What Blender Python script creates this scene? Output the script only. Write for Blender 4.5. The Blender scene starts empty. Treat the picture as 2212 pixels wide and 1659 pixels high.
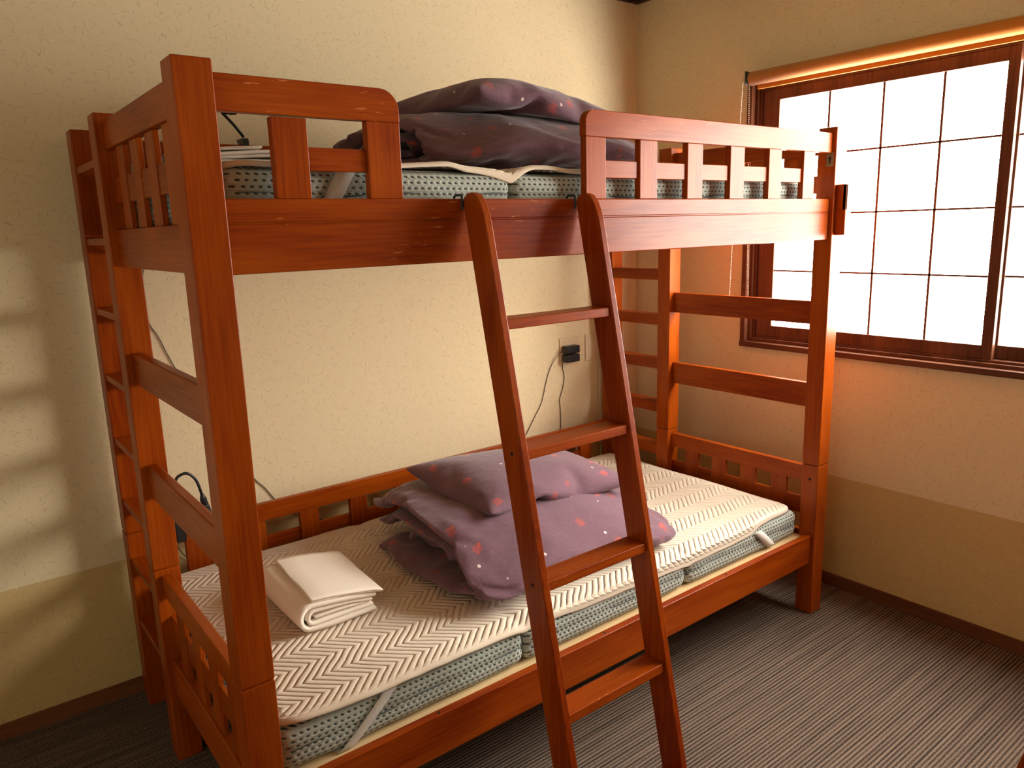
import bpy, bmesh, math, random
from mathutils import Vector, Matrix, noise

random.seed(7)
SC = bpy.context.scene
COL = SC.collection

# ------------------------------------------------------------------ camera
CX, CY, CZ = -0.3623, -1.3316, 1.3967
YAW, PITCH, ROLL, FPX = -0.6568, -0.2033, -0.0297, 1628.05
cam_data = bpy.data.cameras.new('camera')
cam = bpy.data.objects.new('camera', cam_data)
COL.objects.link(cam)
fwd = Vector((-math.sin(YAW) * math.cos(PITCH), math.cos(YAW) * math.cos(PITCH), math.sin(PITCH)))
rgt = Vector((math.cos(YAW), math.sin(YAW), 0))
upv = rgt.cross(fwd)
cr, sr = math.cos(ROLL), math.sin(ROLL)
r2 = rgt * cr + upv * sr
u2 = upv * cr - rgt * sr
cam.matrix_world = Matrix(((r2.x, u2.x, -fwd.x, CX), (r2.y, u2.y, -fwd.y, CY), (r2.z, u2.z, -fwd.z, CZ), (0, 0, 0, 1)))
cam_data.sensor_width = 36
cam_data.lens = 36 * FPX / 2212
cam_data.clip_start = 0.02
SC.camera = cam

# ------------------------------------------------------------------ world, light, exposure
WINDOW_GLOW = 9.0
GLOW_COLOUR = (0.99, 0.98, 0.89, 1)
world = bpy.data.worlds.new('sky')
SC.world = world
world.use_nodes = True
wn = world.node_tree.nodes
bgn = wn['Background']
sky = wn.new('ShaderNodeTexSky')
sky.sky_type = 'HOSEK_WILKIE'
sky.turbidity = 6
world.node_tree.links.new(sky.outputs[0], bgn.inputs[0])
bgn.inputs[1].default_value = 0.5

vs = SC.view_settings
SC.display_settings.display_device = 'sRGB'
vs.view_transform = 'Standard'
vs.look = 'None'
vs.gamma = 1.0
vs.use_curve_mapping = False
vs.exposure = 1.7

def lamp_area(name, loc, rot, sx, sy, power, colour):
    d = bpy.data.lights.new(name, 'AREA')
    d.shape = 'RECTANGLE'; d.size = sx; d.size_y = sy
    d.energy = power; d.color = colour
    o = bpy.data.objects.new(name, d); COL.objects.link(o)
    o.location = loc; o.rotation_euler = rot
    return o
# dim unseen fill light added by the left wall to lift shaded sides
FILL_POWER = 3
lamp_area('left_fill', (-1.60, -0.9, 1.15), (0, -math.pi / 2, 0), 1.9, 1.3, FILL_POWER, (0.92, 0.96, 0.82))

# ------------------------------------------------------------------ room measures
XW, YW, ZC = 2.262, 1.103, 2.343
XL, YF = -1.65, -2.35
L, PA, PB, D, MY, H, J = 2.06, 0.065, 0.063, 1.058, 0.674, 1.684, 0.557

# ------------------------------------------------------------------ helpers
def srgb(r, g, b):
    def f(c):
        c /= 255.0
        return c / 12.92 if c <= 0.04045 else ((c + 0.055) / 1.055) ** 2.4
    return (f(r), f(g), f(b), 1)

def link(name, bm, mat=None, parent=None, bevel=0, seg=2, smooth=False, loc=None, rot=None, sub=0):
    me = bpy.data.meshes.new(name)
    bm.normal_update()
    bm.to_mesh(me); bm.free()
    o = bpy.data.objects.new(name, me)
    COL.objects.link(o)
    if mat: me.materials.append(mat)
    if parent is not None: o.parent = parent
    if loc: o.location = loc
    if rot: o.rotation_euler = rot
    if smooth or bevel:
        for p in me.polygons: p.use_smooth = True
    if bevel:
        m = o.modifiers.new('bevel', 'BEVEL'); m.width = bevel; m.segments = seg; m.limit_method = 'ANGLE'
        m.angle_limit = math.radians(40); m.harden_normals = True
    if sub:
        m = o.modifiers.new('sub', 'SUBSURF'); m.levels = sub; m.render_levels = sub
    return o

def box(bm, x0, x1, y0, y1, z0, z1):
    v = [bm.verts.new(c) for c in ((x0, y0, z0), (x1, y0, z0), (x1, y1, z0), (x0, y1, z0), (x0, y0, z1), (x1, y0, z1), (x1, y1, z1), (x0, y1, z1))]
    for f in ((0, 3, 2, 1), (4, 5, 6, 7), (0, 1, 5, 4), (1, 2, 6, 5), (2, 3, 7, 6), (3, 0, 4, 7)):
        bm.faces.new([v[i] for i in f])
    return v

def B(*b):
    bm = bmesh.new()
    if isinstance(b[0], (tuple, list)):
        for q in b: box(bm, *q)
    else: box(bm, *b)
    return bm

def prism(pts, axis, a0, a1, bm=None):
    """pts: 2D outline; axis 'x','y','z' extruded from a0 to a1"""
    bm = bm or bmesh.new()
    def mk(p, a):
        if axis == 'x': return (a, p[0], p[1])
        if axis == 'y': return (p[0], a, p[1])
        return (p[0], p[1], a)
    A = [bm.verts.new(mk(p, a0)) for p in pts]
    C = [bm.verts.new(mk(p, a1)) for p in pts]
    bm.faces.new(A); bm.faces.new(C[::-1])
    n = len(pts)
    for i in range(n):
        bm.faces.new((A[i], C[i], C[(i + 1) % n], A[(i + 1) % n]))
    bmesh.ops.recalc_face_normals(bm, faces=bm.faces)
    return bm

def arc(cx, cz, r, a0, a1, n=8):
    return [(cx + r * math.cos(a0 + (a1 - a0) * i / n), cz + r * math.sin(a0 + (a1 - a0) * i / n)) for i in range(n + 1)]

def tube(bm, pts, r, n=8, closed=False):
    pts = [Vector(p) for p in pts]
    rings = []
    up = Vector((0, 0, 1))
    prev = None
    for i, p in enumerate(pts):
        a = pts[max(i - 1, 0)]; b = pts[min(i + 1, len(pts) - 1)]
        if closed:
            a = pts[i - 1]; b = pts[(i + 1) % len(pts)]
        t = (b - a).normalized()
        if prev is None:
            s = t.cross(up)
            if s.length < 1e-3: s = t.cross(Vector((1, 0, 0)))
        else:
            s = prev - t * prev.dot(t)
        s.normalize(); prev = s
        w = t.cross(s)
        rr = r[i] if isinstance(r, (list, tuple)) else r
        rings.append([bm.verts.new(p + (s * math.cos(2 * math.pi * k / n) + w * math.sin(2 * math.pi * k / n)) * rr) for k in range(n)])
    m = len(rings)
    for i in range(m if closed else m - 1):
        A, C = rings[i], rings[(i + 1) % m]
        for k in range(n):
            bm.faces.new((A[k], A[(k + 1) % n], C[(k + 1) % n], C[k]))
    if not closed:
        bm.faces.new(rings[0][::-1]); bm.faces.new(rings[-1])
    return bm

def spline(pts, n=10):
    P = [Vector(p) for p in pts]
    out = []
    for i in range(len(P) - 1):
        p0 = P[max(i - 1, 0)]; p1 = P[i]; p2 = P[i + 1]; p3 = P[min(i + 2, len(P) - 1)]
        for k in range(n):
            t = k / n
            out.append(0.5 * ((2 * p1) + (p2 - p0) * t + (2 * p0 - 5 * p1 + 4 * p2 - p3) * t * t + (3 * p1 - p0 - 3 * p2 + p3) * t ** 3))
    out.append(P[-1])
    return out

def tag(o, label=None, cat=None, group=None, kind=None):
    if label: o['label'] = label
    if cat: o['category'] = cat
    if group: o['group'] = group
    if kind: o['kind'] = kind
    return o

def empty(name, loc, rz=0):
    o = bpy.data.objects.new(name, None)
    o.empty_display_size = 0.05
    COL.objects.link(o); o.location = loc; o.rotation_euler = (0, 0, rz)
    return o

# ------------------------------------------------------------------ materials
def mat(name):
    m = bpy.data.materials.new(name); m.use_nodes = True
    nt = m.node_tree
    return m, nt, nt.nodes['Principled BSDF']

def N(nt, t, **k):
    n = nt.nodes.new(t)
    for a, b in k.items(): setattr(n, a, b)
    return n

def math_n(nt, op, a, b=None, c=None):
    n = nt.nodes.new('ShaderNodeMath'); n.operation = op
    for i, v in enumerate((a, b, c)):
        if v is None: continue
        if isinstance(v, (int, float)): n.inputs[i].default_value = v
        else: nt.links.new(v, n.inputs[i])
    return n.outputs[0]

def mixc(nt, fac, a, b, mode='MIX'):
    n = nt.nodes.new('ShaderNodeMix'); n.data_type = 'RGBA'; n.blend_type = mode
    for s, v in ((n.inputs[0], fac), (n.inputs[6], a), (n.inputs[7], b)):
        if isinstance(v, (int, float)): s.default_value = v
        elif isinstance(v, tuple): s.default_value = v
        else: nt.links.new(v, s)
    return n.outputs[2]

def plain(name, col, rough=0.6, metal=0, spec=0.5):
    m, nt, p = mat(name)
    p.inputs['Base Color'].default_value = col
    p.inputs['Roughness'].default_value = rough
    p.inputs['Metallic'].default_value = metal
    p.inputs['Specular IOR Level'].default_value = spec
    return m

def mapping(nt, scale, rot=(0, 0, 0), loc=(0, 0, 0), coord='Object'):
    tc = N(nt, 'ShaderNodeTexCoord'); mp = N(nt, 'ShaderNodeMapping')
    mp.inputs['Scale'].default_value = scale; mp.inputs['Rotation'].default_value = rot; mp.inputs['Location'].default_value = loc
    nt.links.new(tc.outputs[coord], mp.inputs[0])
    return mp.outputs[0]

def wood(name, grain, c_light, c_dark, rough=0.31, coat=0.02, worn=0.0):
    m, nt, p = mat(name)
    big = [9, 9, 9]; fine = [160, 160, 160]
    k = 'xyz'.index(grain)
    big[k] = 1.6; fine[k] = 7
    n1 = N(nt, 'ShaderNodeTexNoise'); n1.inputs['Scale'].default_value = 1; n1.inputs['Detail'].default_value = 4; n1.inputs['Distortion'].default_value = 0.8
    nt.links.new(mapping(nt, big), n1.inputs['Vector'])
    n2 = N(nt, 'ShaderNodeTexNoise'); n2.inputs['Scale'].default_value = 1; n2.inputs['Detail'].default_value = 3
    nt.links.new(mapping(nt, fine), n2.inputs['Vector'])
    r1 = N(nt, 'ShaderNodeMapRange'); r1.inputs[1].default_value = 0.34; r1.inputs[2].default_value = 0.66
    nt.links.new(n1.outputs[0], r1.inputs[0])
    r2_ = N(nt, 'ShaderNodeMapRange'); r2_.inputs[1].default_value = 0.35; r2_.inputs[2].default_value = 0.7
    nt.links.new(n2.outputs[0], r2_.inputs[0])
    oi = N(nt, 'ShaderNodeObjectInfo')
    rnd = math_n(nt, 'MULTIPLY_ADD', oi.outputs['Random'], 0.35, -0.17)
    f = math_n(nt, 'ADD', math_n(nt, 'ADD', math_n(nt, 'MULTIPLY', r1.outputs[0], 0.6), math_n(nt, 'MULTIPLY', r2_.outputs[0], 0.4)), rnd)
    f2 = N(nt, 'ShaderNodeClamp'); nt.links.new(f, f2.inputs[0])
    col = mixc(nt, f2.outputs[0], c_light, c_dark)
    if worn:
        nw = N(nt, 'ShaderNodeTexNoise'); nw.inputs['Scale'].default_value = 1; nw.inputs['Detail'].default_value = 5; nw.inputs['Roughness'].default_value = 0.7
        s = [150, 150, 150]; s[k] = 22
        nt.links.new(mapping(nt, s, rot=(0.1, 0.25, 0.1)), nw.inputs['Vector'])
        nm = N(nt, 'ShaderNodeTexNoise'); nm.inputs['Scale'].default_value = 5
        nt.links.new(mapping(nt, (1, 1, 1)), nm.inputs['Vector'])
        w1 = math_n(nt, 'MULTIPLY', math_n(nt, 'GREATER_THAN', nw.outputs[0], 0.66 - worn * 0.02), math_n(nt, 'GREATER_THAN', nm.outputs[0], 0.55))
        col = mixc(nt, math_n(nt, 'MULTIPLY', w1, 0.65), col, srgb(205, 125, 70))
    nt.links.new(col, p.inputs['Base Color'])
    rr = math_n(nt, 'MULTIPLY_ADD', n2.outputs[0], 0.12, rough - 0.06)
    nt.links.new(rr, p.inputs['Roughness'])
    p.inputs['Specular IOR Level'].default_value = 0.16
    p.inputs['Coat Weight'].default_value = coat
    p.inputs['Coat Roughness'].default_value = 0.12
    b = N(nt, 'ShaderNodeBump'); b.inputs['Strength'].default_value = 0.12; b.inputs['Distance'].default_value = 0.001
    nt.links.new(n2.outputs[0], b.inputs['Height'])
    nt.links.new(b.outputs[0], p.inputs['Normal'])
    return m

WL, WD = srgb(163, 73, 8), srgb(116, 35, 2)
WOOD = {g: wood('red_brown_wood_' + g, g, WL, WD) for g in 'xyz'}
WOODW = wood('worn_red_brown_wood', 'x', WL, WD, worn=1.0)
FRAMEW = {g: wood('window_wood_' + g, g, srgb(112, 68, 44), srgb(74, 42, 28), rough=0.45, coat=0.0) for g in 'xyz'}
BASEW = wood('baseboard_wood', 'y', srgb(125, 78, 46), srgb(92, 54, 30), rough=0.5, coat=0)
BASEWX = wood('baseboard_wood_x', 'x', srgb(125, 78, 46), srgb(92, 54, 30), rough=0.5, coat=0)
PALEW = wood('pale_bed_board', 'x', srgb(226, 196, 150), srgb(196, 160, 112), rough=0.6, coat=0)
DARKW = plain('dark_trim', srgb(52, 36, 26), 0.6)
BLACK = plain('black_plastic', srgb(24, 25, 28), 0.35)
CORD = plain('cord_grey_brown', srgb(92, 78, 62), 0.6)
METAL = plain('aged_brass', srgb(150, 128, 92), 0.35, 0.9)
STEEL = plain('grey_steel', srgb(120, 118, 114), 0.35, 0.9)
WHITEP = plain('ivory_plastic', srgb(214, 192, 158), 0.45)
CHAIN = plain('bead_chain', srgb(225, 200, 180), 0.35)
DARKHOLE = plain('dark_recess', srgb(18, 10, 8), 0.8)

def wall_mat(name, plane, base, split=True):
    """beige fibre-fleck wallpaper over a darker dado of the same paper"""
    m, nt, p = mat(name)
    tc = N(nt, 'ShaderNodeTexCoord')
    sep = N(nt, 'ShaderNodeSeparateXYZ'); nt.links.new(tc.outputs['Object'], sep.inputs[0])
    comb = N(nt, 'ShaderNodeCombineXYZ')
    nt.links.new(sep.outputs['X' if plane == 'y' else 'Y'], comb.inputs[0]); nt.links.new(sep.outputs['Z'], comb.inputs[1])
    dist_n = N(nt, 'ShaderNodeTexNoise'); dist_n.inputs['Scale'].default_value = 26
    nt.links.new(comb.outputs[0], dist_n.inputs['Vector'])
    vs_ = N(nt, 'ShaderNodeVectorMath'); vs_.operation = 'MULTIPLY_ADD'
    nt.links.new(dist_n.outputs['Color'], vs_.inputs[0]); vs_.inputs[1].default_value = (0.016, 0.016, 0); nt.links.new(comb.outputs[0], vs_.inputs[2])
    if split:
        t = math_n(nt, 'GREATER_THAN', sep.outputs['Z'], 0.442)
        col = mixc(nt, t, srgb(200, 172, 118), base)
    else:
        col = base
    hsum = None
    for i, (sc_, ln, wd, dark, keep) in enumerate(((30, 0.0105, 0.0006, True, 0.25), (21, 0.012, 0.0006, True, 0.35), (25, 0.010, 0.0008, False, 0.4), (36, 0.008, 0.0005, True, 0.2))):
        vo = N(nt, 'ShaderNodeTexVoronoi'); vo.voronoi_dimensions = '2D'; vo.inputs['Scale'].default_value = sc_; vo.inputs['Randomness'].default_value = 1
        add = N(nt, 'ShaderNodeVectorMath'); add.operation = 'ADD'; add.inputs[1].default_value = (3.7 * i, 1.9 * i, 0)
        nt.links.new(vs_.outputs[0], add.inputs[0]); nt.links.new(add.outputs[0], vo.inputs['Vector'])
        sb = N(nt, 'ShaderNodeVectorMath'); sb.operation = 'SUBTRACT'
        nt.links.new(add.outputs[0], sb.inputs[0]); nt.links.new(vo.outputs['Position'], sb.inputs[1])
        sc3 = N(nt, 'ShaderNodeSeparateColor'); nt.links.new(vo.outputs['Color'], sc3.inputs[0])
        rot = N(nt, 'ShaderNodeVectorRotate'); rot.rotation_type = 'Z_AXIS'
        nt.links.new(sb.outputs[0], rot.inputs['Vector']); nt.links.new(math_n(nt, 'MULTIPLY', sc3.outputs[0], 6.283), rot.inputs['Angle'])
        s2 = N(nt, 'ShaderNodeSeparateXYZ'); nt.links.new(rot.outputs[0], s2.inputs[0])
        a = math_n(nt, 'LESS_THAN', math_n(nt, 'ABSOLUTE', s2.outputs[0]), math_n(nt, 'MULTIPLY_ADD', sc3.outputs[1], ln * 0.6, ln * 0.45))
        b = N(nt, 'ShaderNodeMapRange'); b.inputs[1].default_value = wd * 0.5; b.inputs[2].default_value = wd * 1.6; b.inputs[3].default_value = 1; b.inputs[4].default_value = 0
        nt.links.new(math_n(nt, 'ABSOLUTE', s2.outputs[1]), b.inputs[0])
        keepn = math_n(nt, 'GREATER_THAN', sc3.outputs[2], keep)
        f = math_n(nt, 'MULTIPLY', math_n(nt, 'MULTIPLY', a, b.outputs[0]), keepn)
        if dark:
            col = mixc(nt, math_n(nt, 'MULTIPLY', f, 0.40), col, srgb(146, 108, 62))
        else:
            col = mixc(nt, math_n(nt, 'MULTIPLY', f, 0.3), col, srgb(244, 228, 196))
        hsum = f if hsum is None else math_n(nt, 'ADD', hsum, f)
    nz = N(nt, 'ShaderNodeTexNoise'); nz.inputs['Scale'].default_value = 260; nz.inputs['Detail'].default_value = 3
    nt.links.new(comb.outputs[0], nz.inputs['Vector'])
    bp = N(nt, 'ShaderNodeBump'); bp.inputs['Strength'].default_value = 0.25; bp.inputs['Distance'].default_value = 0.001
    nt.links.new(math_n(nt, 'ADD', nz.outputs[0], hsum), bp.inputs['Height']); nt.links.new(bp.outputs[0], p.inputs['Normal'])
    nt.links.new(col, p.inputs['Base Color'])
    p.inputs['Roughness'].default_value = 0.75
    p.inputs['Specular IOR Level'].default_value = 0.25
    return m

WALLC = srgb(222, 203, 166)
WALLY = wall_mat('fleck_wallpaper_y', 'y', WALLC)
WALLX = wall_mat('fleck_wallpaper_x', 'x', WALLC)

def carpet_mat():
    m, nt, p = mat('striped_carpet')
    tc = N(nt, 'ShaderNodeTexCoord')
    sep = N(nt, 'ShaderNodeSeparateXYZ'); nt.links.new(tc.outputs['Object'], sep.inputs[0])
    # loop-pile stripes run along x, uneven in tone
    fine = N(nt, 'ShaderNodeTexNoise'); fine.inputs['Scale'].default_value = 1; fine.inputs['Detail'].default_value = 2
    nt.links.new(mapping(nt, (150, 420, 1)), fine.inputs['Vector'])
    band = N(nt, 'ShaderNodeTexNoise'); band.inputs['Scale'].default_value = 1; band.inputs['Detail'].default_value = 3
    nt.links.new(mapping(nt, (2.5, 95, 1)), band.inputs['Vector'])
    w = math_n(nt, 'SINE', math_n(nt, 'MULTIPLY', sep.outputs['Y'], 2 * math.pi / 0.0108))
    w = math_n(nt, 'MULTIPLY_ADD', w, 0.5, 0.5)
    f = math_n(nt, 'ADD', math_n(nt, 'MULTIPLY', w, 0.42), math_n(nt, 'ADD', math_n(nt, 'MULTIPLY', band.outputs[0], 0.60), math_n(nt, 'MULTIPLY', fine.outputs[0], 0.65)))
    rmp = N(nt, 'ShaderNodeMapRange'); rmp.inputs[1].default_value = 0.58; rmp.inputs[2].default_value = 1.15
    nt.links.new(f, rmp.inputs[0])
    col = mixc(nt, rmp.outputs[0], srgb(40, 34, 32), srgb(142, 120, 104))
    big = N(nt, 'ShaderNodeTexNoise'); big.inputs['Scale'].default_value = 3
    nt.links.new(mapping(nt, (1, 1, 1)), big.inputs['Vector'])
    col = mixc(nt, math_n(nt, 'MULTIPLY', big.outputs[0], 0.3), col, srgb(78, 68, 60))
    nt.links.new(col, p.inputs['Base Color'])
    p.inputs['Roughness'].default_value = 1.0
    p.inputs['Specular IOR Level'].default_value = 0.1
    bp = N(nt, 'ShaderNodeBump'); bp.inputs['Strength'].default_value = 0.8; bp.inputs['Distance'].default_value = 0.004
    nt.links.new(f, bp.inputs['Height']); nt.links.new(bp.outputs[0], p.inputs['Normal'])
    return m
CARPET = carpet_mat()

def mesh_fabric():
    """pale grey knit with rows of dark oval holes"""
    m, nt, p = mat('grey_mesh_fabric')
    tc = N(nt, 'ShaderNodeTexCoord')
    sep = N(nt, 'ShaderNodeSeparateXYZ'); nt.links.new(tc.outputs['Object'], sep.inputs[0])
    u = math_n(nt, 'DIVIDE', math_n(nt, 'ADD', sep.outputs['X'], sep.outputs['Y']), 0.0155)
    v = math_n(nt, 'DIVIDE', sep.outputs['Z'], 0.0115)
    row = math_n(nt, 'FLOOR', v)
    odd = math_n(nt, 'MULTIPLY', math_n(nt, 'MODULO', math_n(nt, 'ADD', row, 1000), 2), 0.5)
    fu = math_n(nt, 'SUBTRACT', math_n(nt, 'FRACT', math_n(nt, 'ADD', u, odd)), 0.5)
    fv = math_n(nt, 'SUBTRACT', math_n(nt, 'FRACT', v), 0.5)
    d = math_n(nt, 'ADD', math_n(nt, 'POWER', math_n(nt, 'MULTIPLY', math_n(nt, 'ABSOLUTE', fu), 1.0), 2), math_n(nt, 'POWER', math_n(nt, 'MULTIPLY', math_n(nt, 'ABSOLUTE', fv), 1.25), 2))
    hole = N(nt, 'ShaderNodeMapRange'); hole.inputs[1].default_value = 0.035; hole.inputs[2].default_value = 0.085; hole.inputs[3].default_value = 1; hole.inputs[4].default_value = 0
    nt.links.new(d, hole.inputs[0])
    nz = N(nt, 'ShaderNodeTexNoise'); nz.inputs['Scale'].default_value = 500
    nt.links.new(tc.outputs['Object'], nz.inputs['Vector'])
    c0 = mixc(nt, nz.outputs[0], srgb(198, 203, 192), srgb(150, 158, 152))
    col = mixc(nt, hole.outputs[0], c0, srgb(74, 82, 80))
    nt.links.new(col, p.inputs['Base Color'])
    p.inputs['Roughness'].default_value = 0.9
    p.inputs['Specular IOR Level'].default_value = 0.15
    rel = math_n(nt, 'SUBTRACT', d, math_n(nt, 'MULTIPLY', hole.outputs[0], 0.5))
    bp = N(nt, 'ShaderNodeBump'); bp.inputs['Strength'].default_value = 0.9; bp.inputs['Distance'].default_value = 0.003
    nt.links.new(rel, bp.inputs['Height']); nt.links.new(bp.outputs[0], p.inputs['Normal'])
    return m
MESHF = mesh_fabric()
PIPING = plain('grey_piping', srgb(96, 104, 102), 0.8)

def pad_mat():
    """ivory quilting in nested chevrons; each seam a valley between puffed ribs"""
    m, nt, p = mat('chevron_quilt')
    tc = N(nt, 'ShaderNodeTexCoord')
    dn = N(nt, 'ShaderNodeTexNoise'); dn.inputs['Scale'].default_value = 9; dn.inputs['Detail'].default_value = 2
    nt.links.new(tc.outputs['UV'], dn.inputs['Vector'])
    ad = N(nt, 'ShaderNodeVectorMath'); ad.operation = 'MULTIPLY_ADD'; ad.inputs[1].default_value = (0.012, 0.012, 0)
    nt.links.new(dn.outputs['Color'], ad.inputs[0]); nt.links.new(tc.outputs['UV'], ad.inputs[2])
    sep = N(nt, 'ShaderNodeSeparateXYZ'); nt.links.new(ad.outputs[0], sep.inputs[0])
    # triangle wave in y, right-pointing tips at y = .265 + k*.131
    ty = math_n(nt, 'PINGPONG', math_n(nt, 'ADD', sep.outputs['Y'], 10 * 0.131 - 0.1995), 0.0655)
    uu = math_n(nt, 'DIVIDE', math_n(nt, 'SUBTRACT', sep.outputs['X'], ty), 0.0235)
    fr = math_n(nt, 'ABSOLUTE', math_n(nt, 'SUBTRACT', math_n(nt, 'FRACT', math_n(nt, 'ADD', uu, 50)), 0.5))   # 0 at rib centre .. .5 at seam
    rib = math_n(nt, 'SUBTRACT', 1, math_n(nt, 'POWER', math_n(nt, 'MULTIPLY', fr, 2), 2.4))
    # cross puckers along the ribs
    pk = N(nt, 'ShaderNodeTexNoise'); pk.inputs['Scale'].default_value = 120; pk.inputs['Detail'].default_value = 2
    nt.links.new(tc.outputs['UV'], pk.inputs['Vector'])
    h = math_n(nt, 'ADD', rib, math_n(nt, 'MULTIPLY', pk.outputs[0], 0.3))
    # narrow plain hem round the rim (attribute rim = 1 inside)
    at = N(nt, 'ShaderNodeAttribute'); at.attribute_name = 'rim'
    h = math_n(nt, 'MULTIPLY', h, at.outputs['Fac'])
    bp = N(nt, 'ShaderNodeBump'); bp.inputs['Strength'].default_value = 1.0; bp.inputs['Distance'].default_value = 0.0040
    nt.links.new(h, bp.inputs['Height']); nt.links.new(bp.outputs[0], p.inputs['Normal'])
    p.inputs['Base Color'].default_value = srgb(224, 208, 188)
    p.inputs['Roughness'].default_value = 0.95
    p.inputs['Specular IOR Level'].default_value = 0.1
    p.inputs['Sheen Weight'].default_value = 0.15
    return m
PADM = pad_mat()

def duvet_mat():
    """dusty purple crinkled cotton with scattered coral blossoms and small white dots"""
    m, nt, p = mat('purple_blossom_cotton')
    tc = N(nt, 'ShaderNodeTexCoord')
    nz = N(nt, 'ShaderNodeTexNoise'); nz.inputs['Scale'].default_value = 75; nz.inputs['Detail'].default_value = 3
    nt.links.new(tc.outputs['Object'], nz.inputs['Vector'])
    tone = N(nt, 'ShaderNodeTexNoise'); tone.inputs['Scale'].default_value = 330; tone.inputs['Detail'].default_value = 3
    nt.links.new(tc.outputs['Object'], tone.inputs['Vector'])
    col = mixc(nt, tone.outputs[0], srgb(134, 101, 113), srgb(98, 71, 83))
    def dots(scale, rad, off, keep, wob, c, fac, col):
        vo = N(nt, 'ShaderNodeTexVoronoi'); vo.inputs['Scale'].default_value = scale; vo.inputs['Randomness'].default_value = 0.75
        ad = N(nt, 'ShaderNodeVectorMath'); ad.operation = 'MULTIPLY_ADD'; ad.inputs[1].default_value = (wob, wob, wob)
        a2 = N(nt, 'ShaderNodeVectorMath'); a2.operation = 'ADD'; a2.inputs[1].default_value = off
        nt.links.new(tc.outputs['Object'], a2.inputs[0])
        nt.links.new(nz.outputs['Color'], ad.inputs[0]); nt.links.new(a2.outputs[0], ad.inputs[2])
        nt.links.new(ad.outputs[0], vo.inputs['Vector'])
        s3 = N(nt, 'ShaderNodeSeparateColor'); nt.links.new(vo.outputs['Color'], s3.inputs[0])
        f = N(nt, 'ShaderNodeMapRange'); f.inputs[1].default_value = rad * scale * 0.8; f.inputs[2].default_value = rad * scale; f.inputs[3].default_value = 1; f.inputs[4].default_value = 0
        nt.links.new(vo.outputs['Distance'], f.inputs[0])
        ff = math_n(nt, 'MULTIPLY', f.outputs[0], math_n(nt, 'GREATER_THAN', s3.outputs[1], keep))
        return mixc(nt, math_n(nt, 'MULTIPLY', ff, fac), col, c)
    col = dots(13, 0.017, (0.3, 0.1, 0.2), 0.12, 0.034, srgb(206, 84, 66), 0.42, col)
    col = dots(13, 0.0085, (0.3, 0.1, 0.2), 0.12, 0.020, srgb(220, 92, 70), 0.4, col)
    col = dots(16, 0.0052, (1.3, 0.7, 0.45), 0.05, 0.003, srgb(232, 214, 206), 0.9, col)
    nt.links.new(col, p.inputs['Base Color'])
    p.inputs['Roughness'].default_value = 0.9
    p.inputs['Specular IOR Level'].default_value = 0.2
    p.inputs['Sheen Weight'].default_value = 0.25
    p.inputs['Sheen Roughness'].default_value = 0.4
    wr = N(nt, 'ShaderNodeTexNoise'); wr.inputs['Scale'].default_value = 1; wr.inputs['Detail'].default_value = 4; wr.inputs['Distortion'].default_value = 1.2
    nt.links.new(mapping(nt, (16, 55, 30)), wr.inputs['Vector'])
    bp = N(nt, 'ShaderNodeBump'); bp.inputs['Strength'].default_value = 0.5; bp.inputs['Distance'].default_value = 0.006
    nt.links.new(math_n(nt, 'ADD', wr.outputs[0], math_n(nt, 'MULTIPLY', tone.outputs[0], 0.12)), bp.inputs['Height']); nt.links.new(bp.outputs[0], p.inputs['Normal'])
    return m
DUVET = duvet_mat()

def cloth_white():
    m, nt, p = mat('white_cotton')
    p.inputs['Base Color'].default_value = srgb(240, 228, 214)
    p.inputs['Roughness'].default_value = 0.9
    p.inputs['Specular IOR Level'].default_value = 0.15
    wr = N(nt, 'ShaderNodeTexNoise'); wr.inputs['Scale'].default_value = 22; wr.inputs['Detail'].default_value = 4
    nt.links.new(mapping(nt, (1, 1, 1)), wr.inputs['Vector'])
    bp = N(nt, 'ShaderNodeBump'); bp.inputs['Strength'].default_value = 0.3; bp.inputs['Distance'].default_value = 0.004
    nt.links.new(wr.outputs[0], bp.inputs['Height']); nt.links.new(bp.outputs[0], p.inputs['Normal'])
    return m
WHITE = cloth_white()
STRAPM = plain('white_elastic', srgb(206, 200, 192), 0.8)

def blind_mat():
    m, nt, p = mat('amber_blind_cloth')
    p.inputs['Base Color'].default_value = srgb(190, 118, 40)
    p.inputs['Specular IOR Level'].default_value = 0.2
    p.inputs['Roughness'].default_value = 0.6
    p.inputs['Sheen Weight'].default_value = 0.1
    nz = N(nt, 'ShaderNodeTexNoise'); nz.inputs['Scale'].default_value = 1
    nt.links.new(mapping(nt, (20, 6, 300)), nz.inputs['Vector'])
    bp = N(nt, 'ShaderNodeBump'); bp.inputs['Strength'].default_value = 0.1; bp.inputs['Distance'].default_value = 0.001
    nt.links.new(nz.outputs[0], bp.inputs['Height']); nt.links.new(bp.outputs[0], p.inputs['Normal'])
    return m
BLIND = blind_mat()

def pane_mat():
    m, nt, p = mat('frosted_daylit_glass')
    p.inputs['Base Color'].default_value = (0.8, 0.8, 0.8, 1)
    p.inputs['Roughness'].default_value = 0.5
    p.inputs['Emission Color'].default_value = GLOW_COLOUR
    p.inputs['Emission Strength'].default_value = WINDOW_GLOW
    return m
PANE = pane_mat()

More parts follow.
